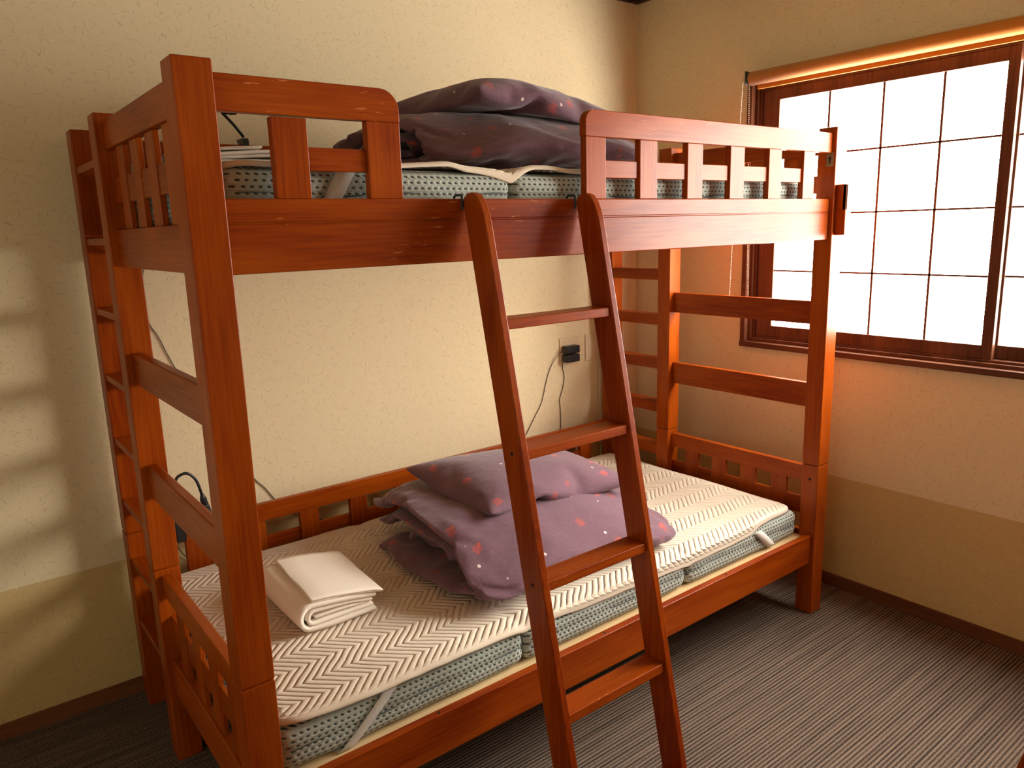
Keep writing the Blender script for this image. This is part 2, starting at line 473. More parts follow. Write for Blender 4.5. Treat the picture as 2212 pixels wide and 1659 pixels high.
# ------------------------------------------------------------------ the room
WO_Y0, WO_Y1, WO_Z0, WO_Z1 = -1.315, 0.490, 0.922, 1.905      # window opening
def setting(name, bm, m, parent=None, **k):
    o = link(name, bm, m, parent, **k)
    if parent is None: o['kind'] = 'structure'
    return o
T = 0.12
setting('floor', B(XL - T, XW + T, YF - T, YW + T, -0.1, 0), CARPET)
setting('ceiling', B(XL - T, XW + T, YF - T, YW + T, ZC, ZC + 0.1), wood('ceiling_boards', 'x', srgb(146, 124, 94), srgb(116, 98, 74), rough=0.6, coat=0))
setting('wall_back', B(XL - T, XW + T, YW, YW + T, 0, ZC), WALLY)
setting('wall_left', B(XL - T, XL, YF, YW, 0, ZC), WALLX)
setting('wall_front', B(XL - T, XW + T, YF - T, YF, 0, ZC), WALLY)
setting('wall_right', B((XW, XW + T, YF, WO_Y0, 0, ZC), (XW, XW + T, WO_Y1, YW, 0, ZC), (XW, XW + T, WO_Y0, WO_Y1, 0, WO_Z0), (XW, XW + T, WO_Y0, WO_Y1, WO_Z1, ZC)), WALLX)
setting('baseboard_back', B(XL, XW - 0.008, YW - 0.008, YW, 0, 0.05), BASEWX, bevel=0.002)
setting('baseboard_right', B(XW - 0.008, XW, YF, YW, 0, 0.05), BASEW, bevel=0.002)
setting('baseboard_left', B(XL, XL + 0.008, YF, YW - 0.008, 0, 0.05), BASEW, bevel=0.002)
setting('baseboard_front', B(XL + 0.008, XW - 0.008, YF, YF + 0.008, 0, 0.05), BASEWX, bevel=0.002)
setting('trim_1', B(XL, XW - 0.02, YW - 0.02, YW, ZC - 0.012, ZC), DARKW)
setting('trim_2', B(XW - 0.02, XW, YF, YW, ZC - 0.012, ZC), DARKW)

# window: casing, track frame, two sliding sashes with a fine lattice over frosted panes
win = setting('window_1', B((XW - 0.022, XW + 0.10, 0.490, 0.513, 0.90, 1.93), (XW - 0.022, XW + 0.10, -1.338, -1.315, 0.90, 1.93),
                            (XW - 0.026, XW + 0.10, -1.338, 0.513, 0.90, 0.922), (XW - 0.022, XW + 0.10, -1.315, 0.490, 1.905, 1.93)), FRAMEW['y'], bevel=0.003)
# track frame: stepped reveal
def reveal(x0, x1, w):
    return ((x0, x1, 0.490 - w, 0.490, 0.922, 1.905), (x0, x1, -1.315, -1.315 + w, 0.922, 1.905),
            (x0, x1, -1.315 + w, 0.490 - w, 0.922, 0.922 + w), (x0, x1, -1.315 + w, 0.490 - w, 1.905 - w, 1.905))
link('track_frame', B(*(reveal(XW + 0.0, XW + 0.012, 0.013) + reveal(XW + 0.012, XW + 0.075, 0.022))), FRAMEW['z'], win, bevel=0.0015)
def sash(y0, y1, xf, gy0, gy1, cols):
    z0, z1, gz0, gz1 = 0.944, 1.883, 0.988, 1.842
    s = link('sash', B((xf, xf + 0.022, y0, gy0, z0, z1), (xf, xf + 0.022, gy1, y1, z0, z1),
                       (xf, xf + 0.022, gy0, gy1, z0, gz0), (xf, xf + 0.022, gy0, gy1, gz1, z1)), FRAMEW['z'], win, bevel=0.002)
    link('pane', B(xf + 0.012, xf + 0.016, gy0, gy1, gz0, gz1), PANE, s)
    bars = [(xf + 0.007, xf + 0.0115, y - 0.0038, y + 0.0038, gz0, gz1) for y in cols]
    bars += [(xf + 0.007, xf + 0.0115, gy0, gy1, z - 0.0032, z + 0.0032) for z in (1.205, 1.417, 1.630)]
    link('lattice', B(*bars), FRAMEW['z'], s)
sash(-0.400, 0.462, XW + 0.016, -0.367, 0.395, (0.199, 0.005, -0.188))
sash(-1.290, -0.372, XW + 0.044, -1.225, -0.405, (-0.60, -0.81, -1.02))

# ------------------------------------------------------------------ bunk bed
def make_bunk():
    root = empty('bunk_bed', (0, 0, 0))
    lab = {}
    for x0 in (0, L - PA):
        for y0 in (0, MY, D - PB):
            link('post', B((x0, x0 + PA, y0, y0 + PB, 0.0, J - 0.0015), (x0 + 0.004, x0 + PA - 0.004, y0 + 0.004, y0 + PB - 0.004, J - 0.004, J + 0.004),
                           (x0, x0 + PA, y0, y0 + PB, J + 0.0015, H)), WOOD['z'], root, bevel=0.003, seg=3)
    # long side rails: upper ones in two stacked boards with a groove between
    for y0, y1 in ((0.0133, 0.0363), (D - 0.0363, D - 0.0133)):
        link('side_rail', B((PA, L - PA, y0, y1, 1.420, 1.461), (PA, L - PA, y0 + 0.002, y1 - 0.002, 1.416, 1.422), (PA, L - PA, y0, y1, 1.331, 1.4175)), WOODW, root, bevel=0.0025)
        link('side_rail', B(PA, L - PA, y0, y1, 0.195, 0.2996), WOOD['x'], root, bevel=0.0025)
    # bed bases: ledger and cross boards (pale)
    for z in (1.420, 0.290):
        for y0, y1 in ((0.0363, 0.055), (D - 0.055, D - 0.0363)):
            link('ledger', B(PA, L - PA, y0, y1, z - 0.045, z - 0.001), PALEW, root)
        link('base_board', B(PA, L - PA, 0.0366, D - 0.0366, z - 0.0125, z - 0.0005), PALEW, root, bevel=0.001)
    # front guard rails
    def guard(x0, x1, xa, slats, mids, rl, rr):
        yf = 0.0133; z0, z1 = 1.6045, 1.6655
        pts = [(x0, z0), (x1, z0)]
        pts += (arc(x1 - 0.04, z1 - 0.04, 0.04, 0, math.pi / 2) if rr else [(x1, z1)])
        pts += (arc(x0 + 0.028, z1 - 0.028, 0.028, math.pi / 2, math.pi) if rl else [(x0, z1)])
        g = link('guard_rail', prism(pts, 'y', yf, yf + 0.022), WOODW, root, bevel=0.002)
        for a, b, top in slats:
            link('slat', B(a, b, yf, yf + 0.019, 1.461, top), WOOD['z'], g, bevel=0.002)
        for a, b in mids:
            link('middle_rail', B(a, b, yf + 0.006, yf + 0.019, 1.5105, 1.5525), WOOD['x'], g, bevel=0.002)
    guard(PA, 0.418, 0, [(0.160, 0.226, 1.6015), (0.345, 0.417, 1.6045)], [(0.226, 0.345)], False, True)
    rs = [(0.914, 0.981), (1.100, 1.165), (1.284, 1.348), (1.468, 1.534), (1.653, 1.717), (1.836, 1.899)]
    guard(0.914, L - PA, 0, [(a, b, 1.6045) for a, b in rs], [(rs[i][1], rs[i + 1][0]) for i in range(5)], True, False)
    # back guards, upper and lower bunk
    for z0, z1, zs, zm0, zm1 in ((1.6045, 1.6655, 1.461, 1.500, 1.548), (0.4825, 0.5417, 0.2996, 0.384, 0.428)):
        yb = 1.016
        g = link('guard_rail', B(PA + 0.075, L - PA - 0.0, yb, yb + 0.022, z0, z1), WOOD['x'], root, bevel=0.002)
        edges = []
        for i in range(10):
            a = 0.162 + i * 0.184
            link('slat', B(a, a + 0.066, yb, yb + 0.019, zs, z0), WOOD['z'], g, bevel=0.002)
            edges.append((a, a + 0.066))
        for i in range(9):
            link('middle_rail', B(edges[i][1], edges[i + 1][0], yb + 0.005, yb + 0.018, zm0, zm1), WOOD['x'], g, bevel=0.002)
    # end panels and end rails
    for side in (0, 1):
        def xr(t0, t1):        # inset from the outer face
            return (t0, t1) if side == 0 else (L - t1, L - t0)
        ys = [(0.137, 0.203), (0.270, 0.336), (0.404, 0.470), (0.537, 0.603)]
        for top, mid, low in (((1.602, 1.665), (1.480, 1.537), (1.334, 1.421)), ((0.4825, 0.5417), (0.360, 0.424), (0.195, 0.300))):
            a, b = xr(0.018, 0.042)
            e = link('end_panel', B((a, b, PB, MY, *top), (a, b, PB, MY, *low)), WOOD['y'], root, bevel=0.0025)
            a, b = xr(0.026, 0.038)
            for y0, y1 in ys:
                link('slat', B(a, b, y0, y1, low[1], top[0]), WOOD['z'], e, bevel=0.0015)
            gaps = [(PB, ys[0][0])] + [(ys[i][1], ys[i + 1][0]) for i in range(3)] + [(ys[3][1], MY)]
            a, b = xr(0.028, 0.037)
            for y0, y1 in gaps:
                link('middle_rail', B(a, b, y0, y1, *mid), WOOD['y'], e, bevel=0.001)
        a, b = xr(0.018, 0.042)
        for z0, z1 in ((1.046, 1.1256), (0.755, 0.8416)):
            link('end_rail', B(a, b, PB, MY, z0, z1), WOOD['y'], root, bevel=0.004, seg=3)
        # built-in ladder between middle and back posts: treads with sloping undersides
        for z in (1.587, 1.403, 1.218, 1.034, 0.851, 0.667, 0.482, 0.292):
            pts = [(0.004, z), (0.004, z - 0.017), (0.060, z - 0.044), (0.060, z)]
            if side: pts = [(L - x, zz) for x, zz in pts]
            link('ladder_tread', prism(pts, 'y', MY + PB, D - PB), WOOD['y'], root, bevel=0.0015)
    # keyhole plate on the inner face of the right front post
    k = link('keyhole_plate', B(L - PA - 0.0015, L - PA + 0.0005, 0.006, 0.032, 1.562, 1.606), METAL, root, bevel=0.0005)
    tag(k, 'brass keyhole plate')
    bm = prism(arc(0.019, 1.588, 0.005, 0, 2 * math.pi - 0.5, 12), 'x', L - PA - 0.0022, L - PA - 0.001)
    box(bm, L - PA - 0.0022, L - PA - 0.001, 0.0165, 0.0215, 1.571, 1.588)
    link('keyhole', bm, DARKHOLE, k)
    # forked wooden holder on the front of the right front post
    bm = B((L - 0.050, L - 0.015, -0.034, 0.0, 1.345, 1.425), (L - 0.050, L - 0.040, -0.034, 0, 1.425, 1.505), (L - 0.050, L - 0.015, -0.034, -0.022, 1.425, 1.505))
    link('ladder_holder', bm, WOOD['z'], root, bevel=0.002)
    # bolt plugs
    for (x, y, z, ax) in ((L - PA, 0.030, 0.505, 'x'), (0.30, 0.0133, 0.0, 'n')):
        if ax == 'x':
            bm = prism(arc(y, z, 0.005, 0, 2 * math.pi * 0.96, 12), 'x', x - 0.0012, x + 0.001)
            link('bolt_plug', bm, DARKHOLE, root)
    for x in (0.44, 0.98, 1.18, 1.52):
        link('screw', prism(arc(x, 0.0245, 0.0035, 0, 2 * math.pi * 0.95, 10), 'z', 0.2985, 0.3004), DARKHOLE, root)
    return root
bunk = make_bunk()
tag(bunk, 'reddish-brown wooden bunk bed with slatted guard rails, standing along the fleck-papered wall', 'bunk bed', 'matching wooden bunk beds')

# ------------------------------------------------------------------ leaning ladder
def make_ladder():
    XLs, XR, Wd, Y0, S, Dp = 0.5575, 0.8782, 0.019, -0.3624, 0.2108, 0.0676
    root = empty('bunk_ladder', (0, 0, 0))
    def yy(z): return Y0 - 0 + S * z
    for x in (XLs, XR):
        zt = 1.470
        pts = [(yy(0), 0), (yy(0) + Dp, 0), (yy(1.452) + Dp, 1.452)]
        # rounded head
        yb, yf = yy(1.452) + Dp, yy(1.40)
        pts += [(yb - 0.004, 1.464), (yb - 0.014, 1.471), (yb - 0.030, 1.4725), (yb - 0.046, 1.467), (yb - 0.060, 1.450), (yy(1.425) + 0.0015, 1.425), (yf, 1.40)]
        link('stile', prism(pts, 'x', x, x + Wd), WOOD['z'], root, bevel=0.003, seg=3)
    for z in (1.213, 0.945, 0.671, 0.390, 0.115):
        y = yy(z) + 0.006
        link('rung', prism([(y, z), (y - 0.003, z - 0.021), (y + 0.054, z - 0.021), (y + 0.058, z)], 'x', XLs + Wd, XR), WOODW, root, bevel=0.0025)
    for z in (0.936, 0.661):
        for x in (XLs, XR):
            yc = yy(z) + 0.034
            link('bolt_plug', prism([(yc + a, z + b) for a, b in arc(0, 0, 0.0042, 0, 2 * math.pi * 0.95, 12)], 'x', x - 0.0010, x + 0.001), DARKHOLE, root)
    for x in (XLs - 0.0085, XR - 0.0085):
        pts = spline([(x + 0.006, 0.0105, 1.438), (x + 0.006, 0.0105, 1.455), (x + 0.006, 0.012, 1.4665), (x + 0.006, 0.024, 1.469), (x + 0.006, 0.0385, 1.4665), (x + 0.006, 0.041, 1.45)], 6)
        bm = bmesh.new(); tube(bm, pts, 0.0026, 8)
        link('hook', bm, BLACK, root, smooth=True)
    return root
ladder = make_ladder()
tag(ladder, 'reddish-brown wooden ladder leaning on the upper bunk rail, all four rungs in view', 'ladder', 'leaning bunk ladders')

# ------------------------------------------------------------------ soft things
def rounded_block(bm, x0, x1, y0, y1, z0, z1, r, nx=16, ny=16, nz=8, pinch=0, jitter=None, bulge=0.0):
    cx, cy, cz = (x0 + x1) / 2, (y0 + y1) / 2, (z0 + z1) / 2
    hx, hy, hz = (x1 - x0) / 2, (y1 - y0) / 2, (z1 - z0) / 2
    verts = {}
    def V(i, j, k):
        key = (i, j, k)
        if key in verts: return verts[key]
        def lin(a, n, h):           # denser near the ends
            t = 2 * a / n - 1
            t = math.copysign(abs(t) ** 0.85, t)
            return t * h
        p = Vector((lin(i, nx, hx), lin(j, ny, hy), (2 * k / nz - 1) * hz))
        rx = min(r, hx, hy, hz)
        q = Vector((max(-hx + rx, min(hx - rx, p.x)), max(-hy + rx, min(hy - rx, p.y)), max(-hz + rx, min(hz - rx, p.z))))
        d = p - q
        if d.length > 1e-9: p = q + d.normalized() * rx
        zz = p.z / hz
        lat = bulge * (1 - zz * zz)
        if pinch: lat -= pinch * math.exp(-(p.z / (0.10 * hz)) ** 2)
        e = Vector((p.x / hx, p.y / hy, 0))
        if abs(e.x) > 0.97: p.x += math.copysign(lat, e.x)
        if abs(e.y) > 0.97: p.y += math.copysign(lat, e.y)
        w = Vector((cx, cy, cz)) + p
        if jitter: w = jitter(w, p)
        verts[key] = bm.verts.new(w)
        return verts[key]
    for (A, Bn, fn) in ((nx, ny, lambda a, b, s: (a, b, nz if s else 0)), (nx, nz, lambda a, b, s: (a, ny if s else 0, b)), (ny, nz, lambda a, b, s: (nx if s else 0, a, b))):
        for s in (0, 1):
            for a in range(A):
                for b in range(Bn):
                    q = [V(*fn(a, b, s)), V(*fn(a + 1, b, s)), V(*fn(a + 1, b + 1, s)), V(*fn(a, b + 1, s))]
                    try: bm.faces.new(q)
                    except ValueError: pass
    bmesh.ops.recalc_face_normals(bm, faces=bm.faces)
    return bm

def make_mattress(z0, label):
    root = empty('mattress', (0.08, 0.06, z0))
    xs = [0.0, 0.645, 1.29, 1.895]
    for i in range(3):
        bm = bmesh.new()
        def jit(w, p):
            n = noise.noise(w * 9)
            return w + Vector((0, 0.003 * n, 0.002 * n))
        rounded_block(bm, xs[i] + 0.002, xs[i + 1] - 0.002, 0.0, 0.92, 0.0, 0.101, 0.026, 40, 30, 22, pinch=0.007, jitter=jit, bulge=0.004)
        s = link('mattress_section', bm, MESHF, root, smooth=True)
        # piping round the middle
        bm = bmesh.new()
        a, b = xs[i] + 0.002, xs[i + 1] - 0.002
        pp = []
        for (px, py) in ((a, 0), (b, 0), (b, 0.92), (a, 0.92)): pp.append((px, py))
        loop = []
        for q in range(4):
            p, nx_ = pp[q], pp[(q + 1) % 4]
            for t in range(24):
                f = t / 24
                loop.append((p[0] + (nx_[0] - p[0]) * f, p[1] + (nx_[1] - p[1]) * f))
        cxm, cym = (a + b) / 2, 0.46
        pts3 = []
        for (px, py) in loop:
            ex, ey = px - cxm, py - cym
            hx, hy, r = (b - a) / 2, 0.46, 0.022
            qx = max(-hx + r, min(hx - r, ex)); qy = max(-hy + r, min(hy - r, ey))
            dv = Vector((ex - qx, ey - qy))
            if dv.length > 1e-6 and abs(ex) > hx - r and abs(ey) > hy - r:
                dv = dv.normalized() * r; ex, ey = qx + dv.x, qy + dv.y
            pts3.append((cxm + ex * 0.9985, cym + ey * 0.999, 0.0505 + 0.0035 * math.sin(px * 23 + py * 17)))
        tube(bm, pts3, 0.0032, 6, closed=True)
        link('piping', bm, PIPING, s, smooth=True)
    tag(root, label, 'mattress', 'three-fold grey mattresses')
    return root
make_mattress(0.290, 'three-fold grey mesh mattress lying in the lower bunk')
make_mattress(1.4205, 'three-fold grey mesh mattress in the upper bunk, behind the guard rails')

def lerp_table(tb, x):
    if x <= tb[0][0]: return tb[0][1]
    for (a, va), (b, vb) in zip(tb, tb[1:]):
        if x <= b:
            t = (x - a) / (b - a); t = t * t * (3 - 2 * t)
            return va + (vb - va) * t
    return tb[-1][1]

def make_pad(ztop, front, lift, label, straps, outward):
    """quilted pad; 'front' table = drop of the front edge below the top, 'lift' = wave of the rim"""
    X0, X1, Y0, Y1 = 0.078, 1.968, 0.058, 0.982
    nx, ny = 190, 96
    bm = bmesh.new()
    uvl = bm.loops.layers.uv.new('UVMap')
    rim = bm.verts.layers.float.new('rim')
    vv = {}
    uvs = {}
    for i in range(nx + 1):
        for j in range(ny + 1):
            x = X0 + (X1 - X0) * i / nx
            s = (j / ny) ** 1.25 * (Y1 - Y0 + 0.05)          # arc length from the front edge
            h = lerp_table(front, x)
            yf = Y0 - lerp_table(outward, x)
            r = 0.010
            # over the front edge
            if s < h:
                y, z = yf - 0.003, ztop - r - (h - s)
            elif s < h + r * 1.57:
                a = (s - h) / r
                y, z = yf - 0.003 + r * (1 - math.cos(a)), ztop - r + r * math.sin(a)
            else:
                y, z = yf - 0.003 + r + (s - h - r * 1.57), ztop
            y = min(y, Y1 - (0.0 if y < Y1 else 0.0))
            # round the plan corners
            rc = 0.06
            ex = min(x - X0, X1 - x)
            if ex < rc:
                dy = rc - math.sqrt(max(rc * rc - (rc - ex) ** 2, 0))
                fr = max(0.0, 1 - s / 0.3)
                y += dy * fr
                bk = max(0.0, 1 - (Y1 - y) / 0.3)
                y -= dy * bk * (y > 0.6)
            e = min(x - X0, X1 - x, Y1 - y)
            z -= 0.006 * math.exp(-(max(e, 0) / 0.02) ** 2)
            z += lerp_table(lift, x) * math.exp(-(s / 0.06) ** 2)
            z += 0.003 * noise.noise(Vector((x * 5, y * 5, ztop * 3))) * min(1, s / 0.1) + 0.0008 * math.sin(x * 60 + 3 * noise.noise(Vector((x * 4, 0, ztop)))) * math.exp(-(s / 0.03) ** 2)
            # dips where mattress sections meet
            for xj in (0.725, 1.370):
                z -= 0.005 * math.exp(-((x - xj) / 0.018) ** 2)
            v = bm.verts.new((x, y, z))
            d = min(s, min(x - X0, X1 - x) * 1.0, Y1 - y)
            v[rim] = 1.0 if d > 0.026 else (0.35 if d > 0.014 else 0.0)
            vv[i, j] = v; uvs[v] = (x, yf + s - h)
    for i in range(nx):
        for j in range(ny):
            f = bm.faces.new((vv[i, j], vv[i + 1, j], vv[i + 1, j + 1], vv[i, j + 1]))
            for lp in f.loops: lp[uvl].uv = uvs[lp.vert]
    pad = link('mattress_pad', bm, PADM, smooth=True)
    m = pad.modifiers.new('thick', 'SOLIDIFY'); m.thickness = 0.007; m.offset = -1
    tag(pad, label, 'mattress pad', 'ivory chevron-quilted pads')
    for (xa, xb, za, xc, xd, zc) in straps:
        bm = bmesh.new()
        n = 10
        ys = 0.0535
        rowa = []
        for k in range(n + 1):
            t = k / n
            z = za + (zc - za) * t
            yb = ys - 0.004 * math.sin(t * math.pi)
            p0 = (xa + (xc - xa) * t, yb, z); p1 = (xb + (xd - xb) * t, yb, z)
            rowa.append((bm.verts.new(p0), bm.verts.new(p1)))
        rowa.append((bm.verts.new((xc - 0.01, 0.09, zc - 0.004)), bm.verts.new((xd - 0.01, 0.09, zc - 0.004))))
        for q in range(len(rowa) - 1):
            bm.faces.new((rowa[q][0], rowa[q][1], rowa[q + 1][1], rowa[q + 1][0]))
        st = link('elastic_strap', bm, STRAPM, pad, smooth=True)
        mm = st.modifiers.new('thick', 'SOLIDIFY'); mm.thickness = 0.0012; mm.offset = 0
    return pad

make_pad(0.405, [(0.08, 0.0), (0.6, 0.0), (0.72, 0.004), (1.0, 0.018), (1.4, 0.028), (1.68, 0.026), (1.76, 0.012), (1.95, 0.004)],
         [(0.08, 0.006), (0.3, 0.004), (0.7, 0.0), (1.6, 0), (1.70, 0.004), (1.78, 0.008), (1.95, 0)],
         'ivory chevron-quilted pad spread over the lower bunk mattress',
         [(0.317, 0.352, 0.392, 0.203, 0.237, 0.293), (1.705, 1.750, 0.375, 1.790, 1.832, 0.302)],
         [(0.08, -0.004), (0.3, 0.010), (0.6, 0.006), (0.9, 0.003), (1.6, 0.002), (1.95, -0.01)])
make_pad(1.5345, [(0.08, 0.0), (0.5, 0.0), (0.62, 0.004), (0.717, 0.012), (0.80, 0.0), (1.2, 0.006), (1.95, 0.0)],
         [(0.08, -0.004), (0.44, 0.0), (0.55, 0.007), (0.61, -0.002), (0.717, -0.010), (0.80, 0.006), (0.95, -0.002), (1.2, 0), (1.95, 0)],
         'ivory chevron-quilted pad on the upper bunk mattress, its rim rumpled above the rail',
         [(0.298, 0.339, 1.520, 0.243, 0.280, 1.4285), (1.705, 1.740, 1.500, 1.770, 1.805, 1.4285)],
         [(0.08, -0.002), (1.95, -0.002)])

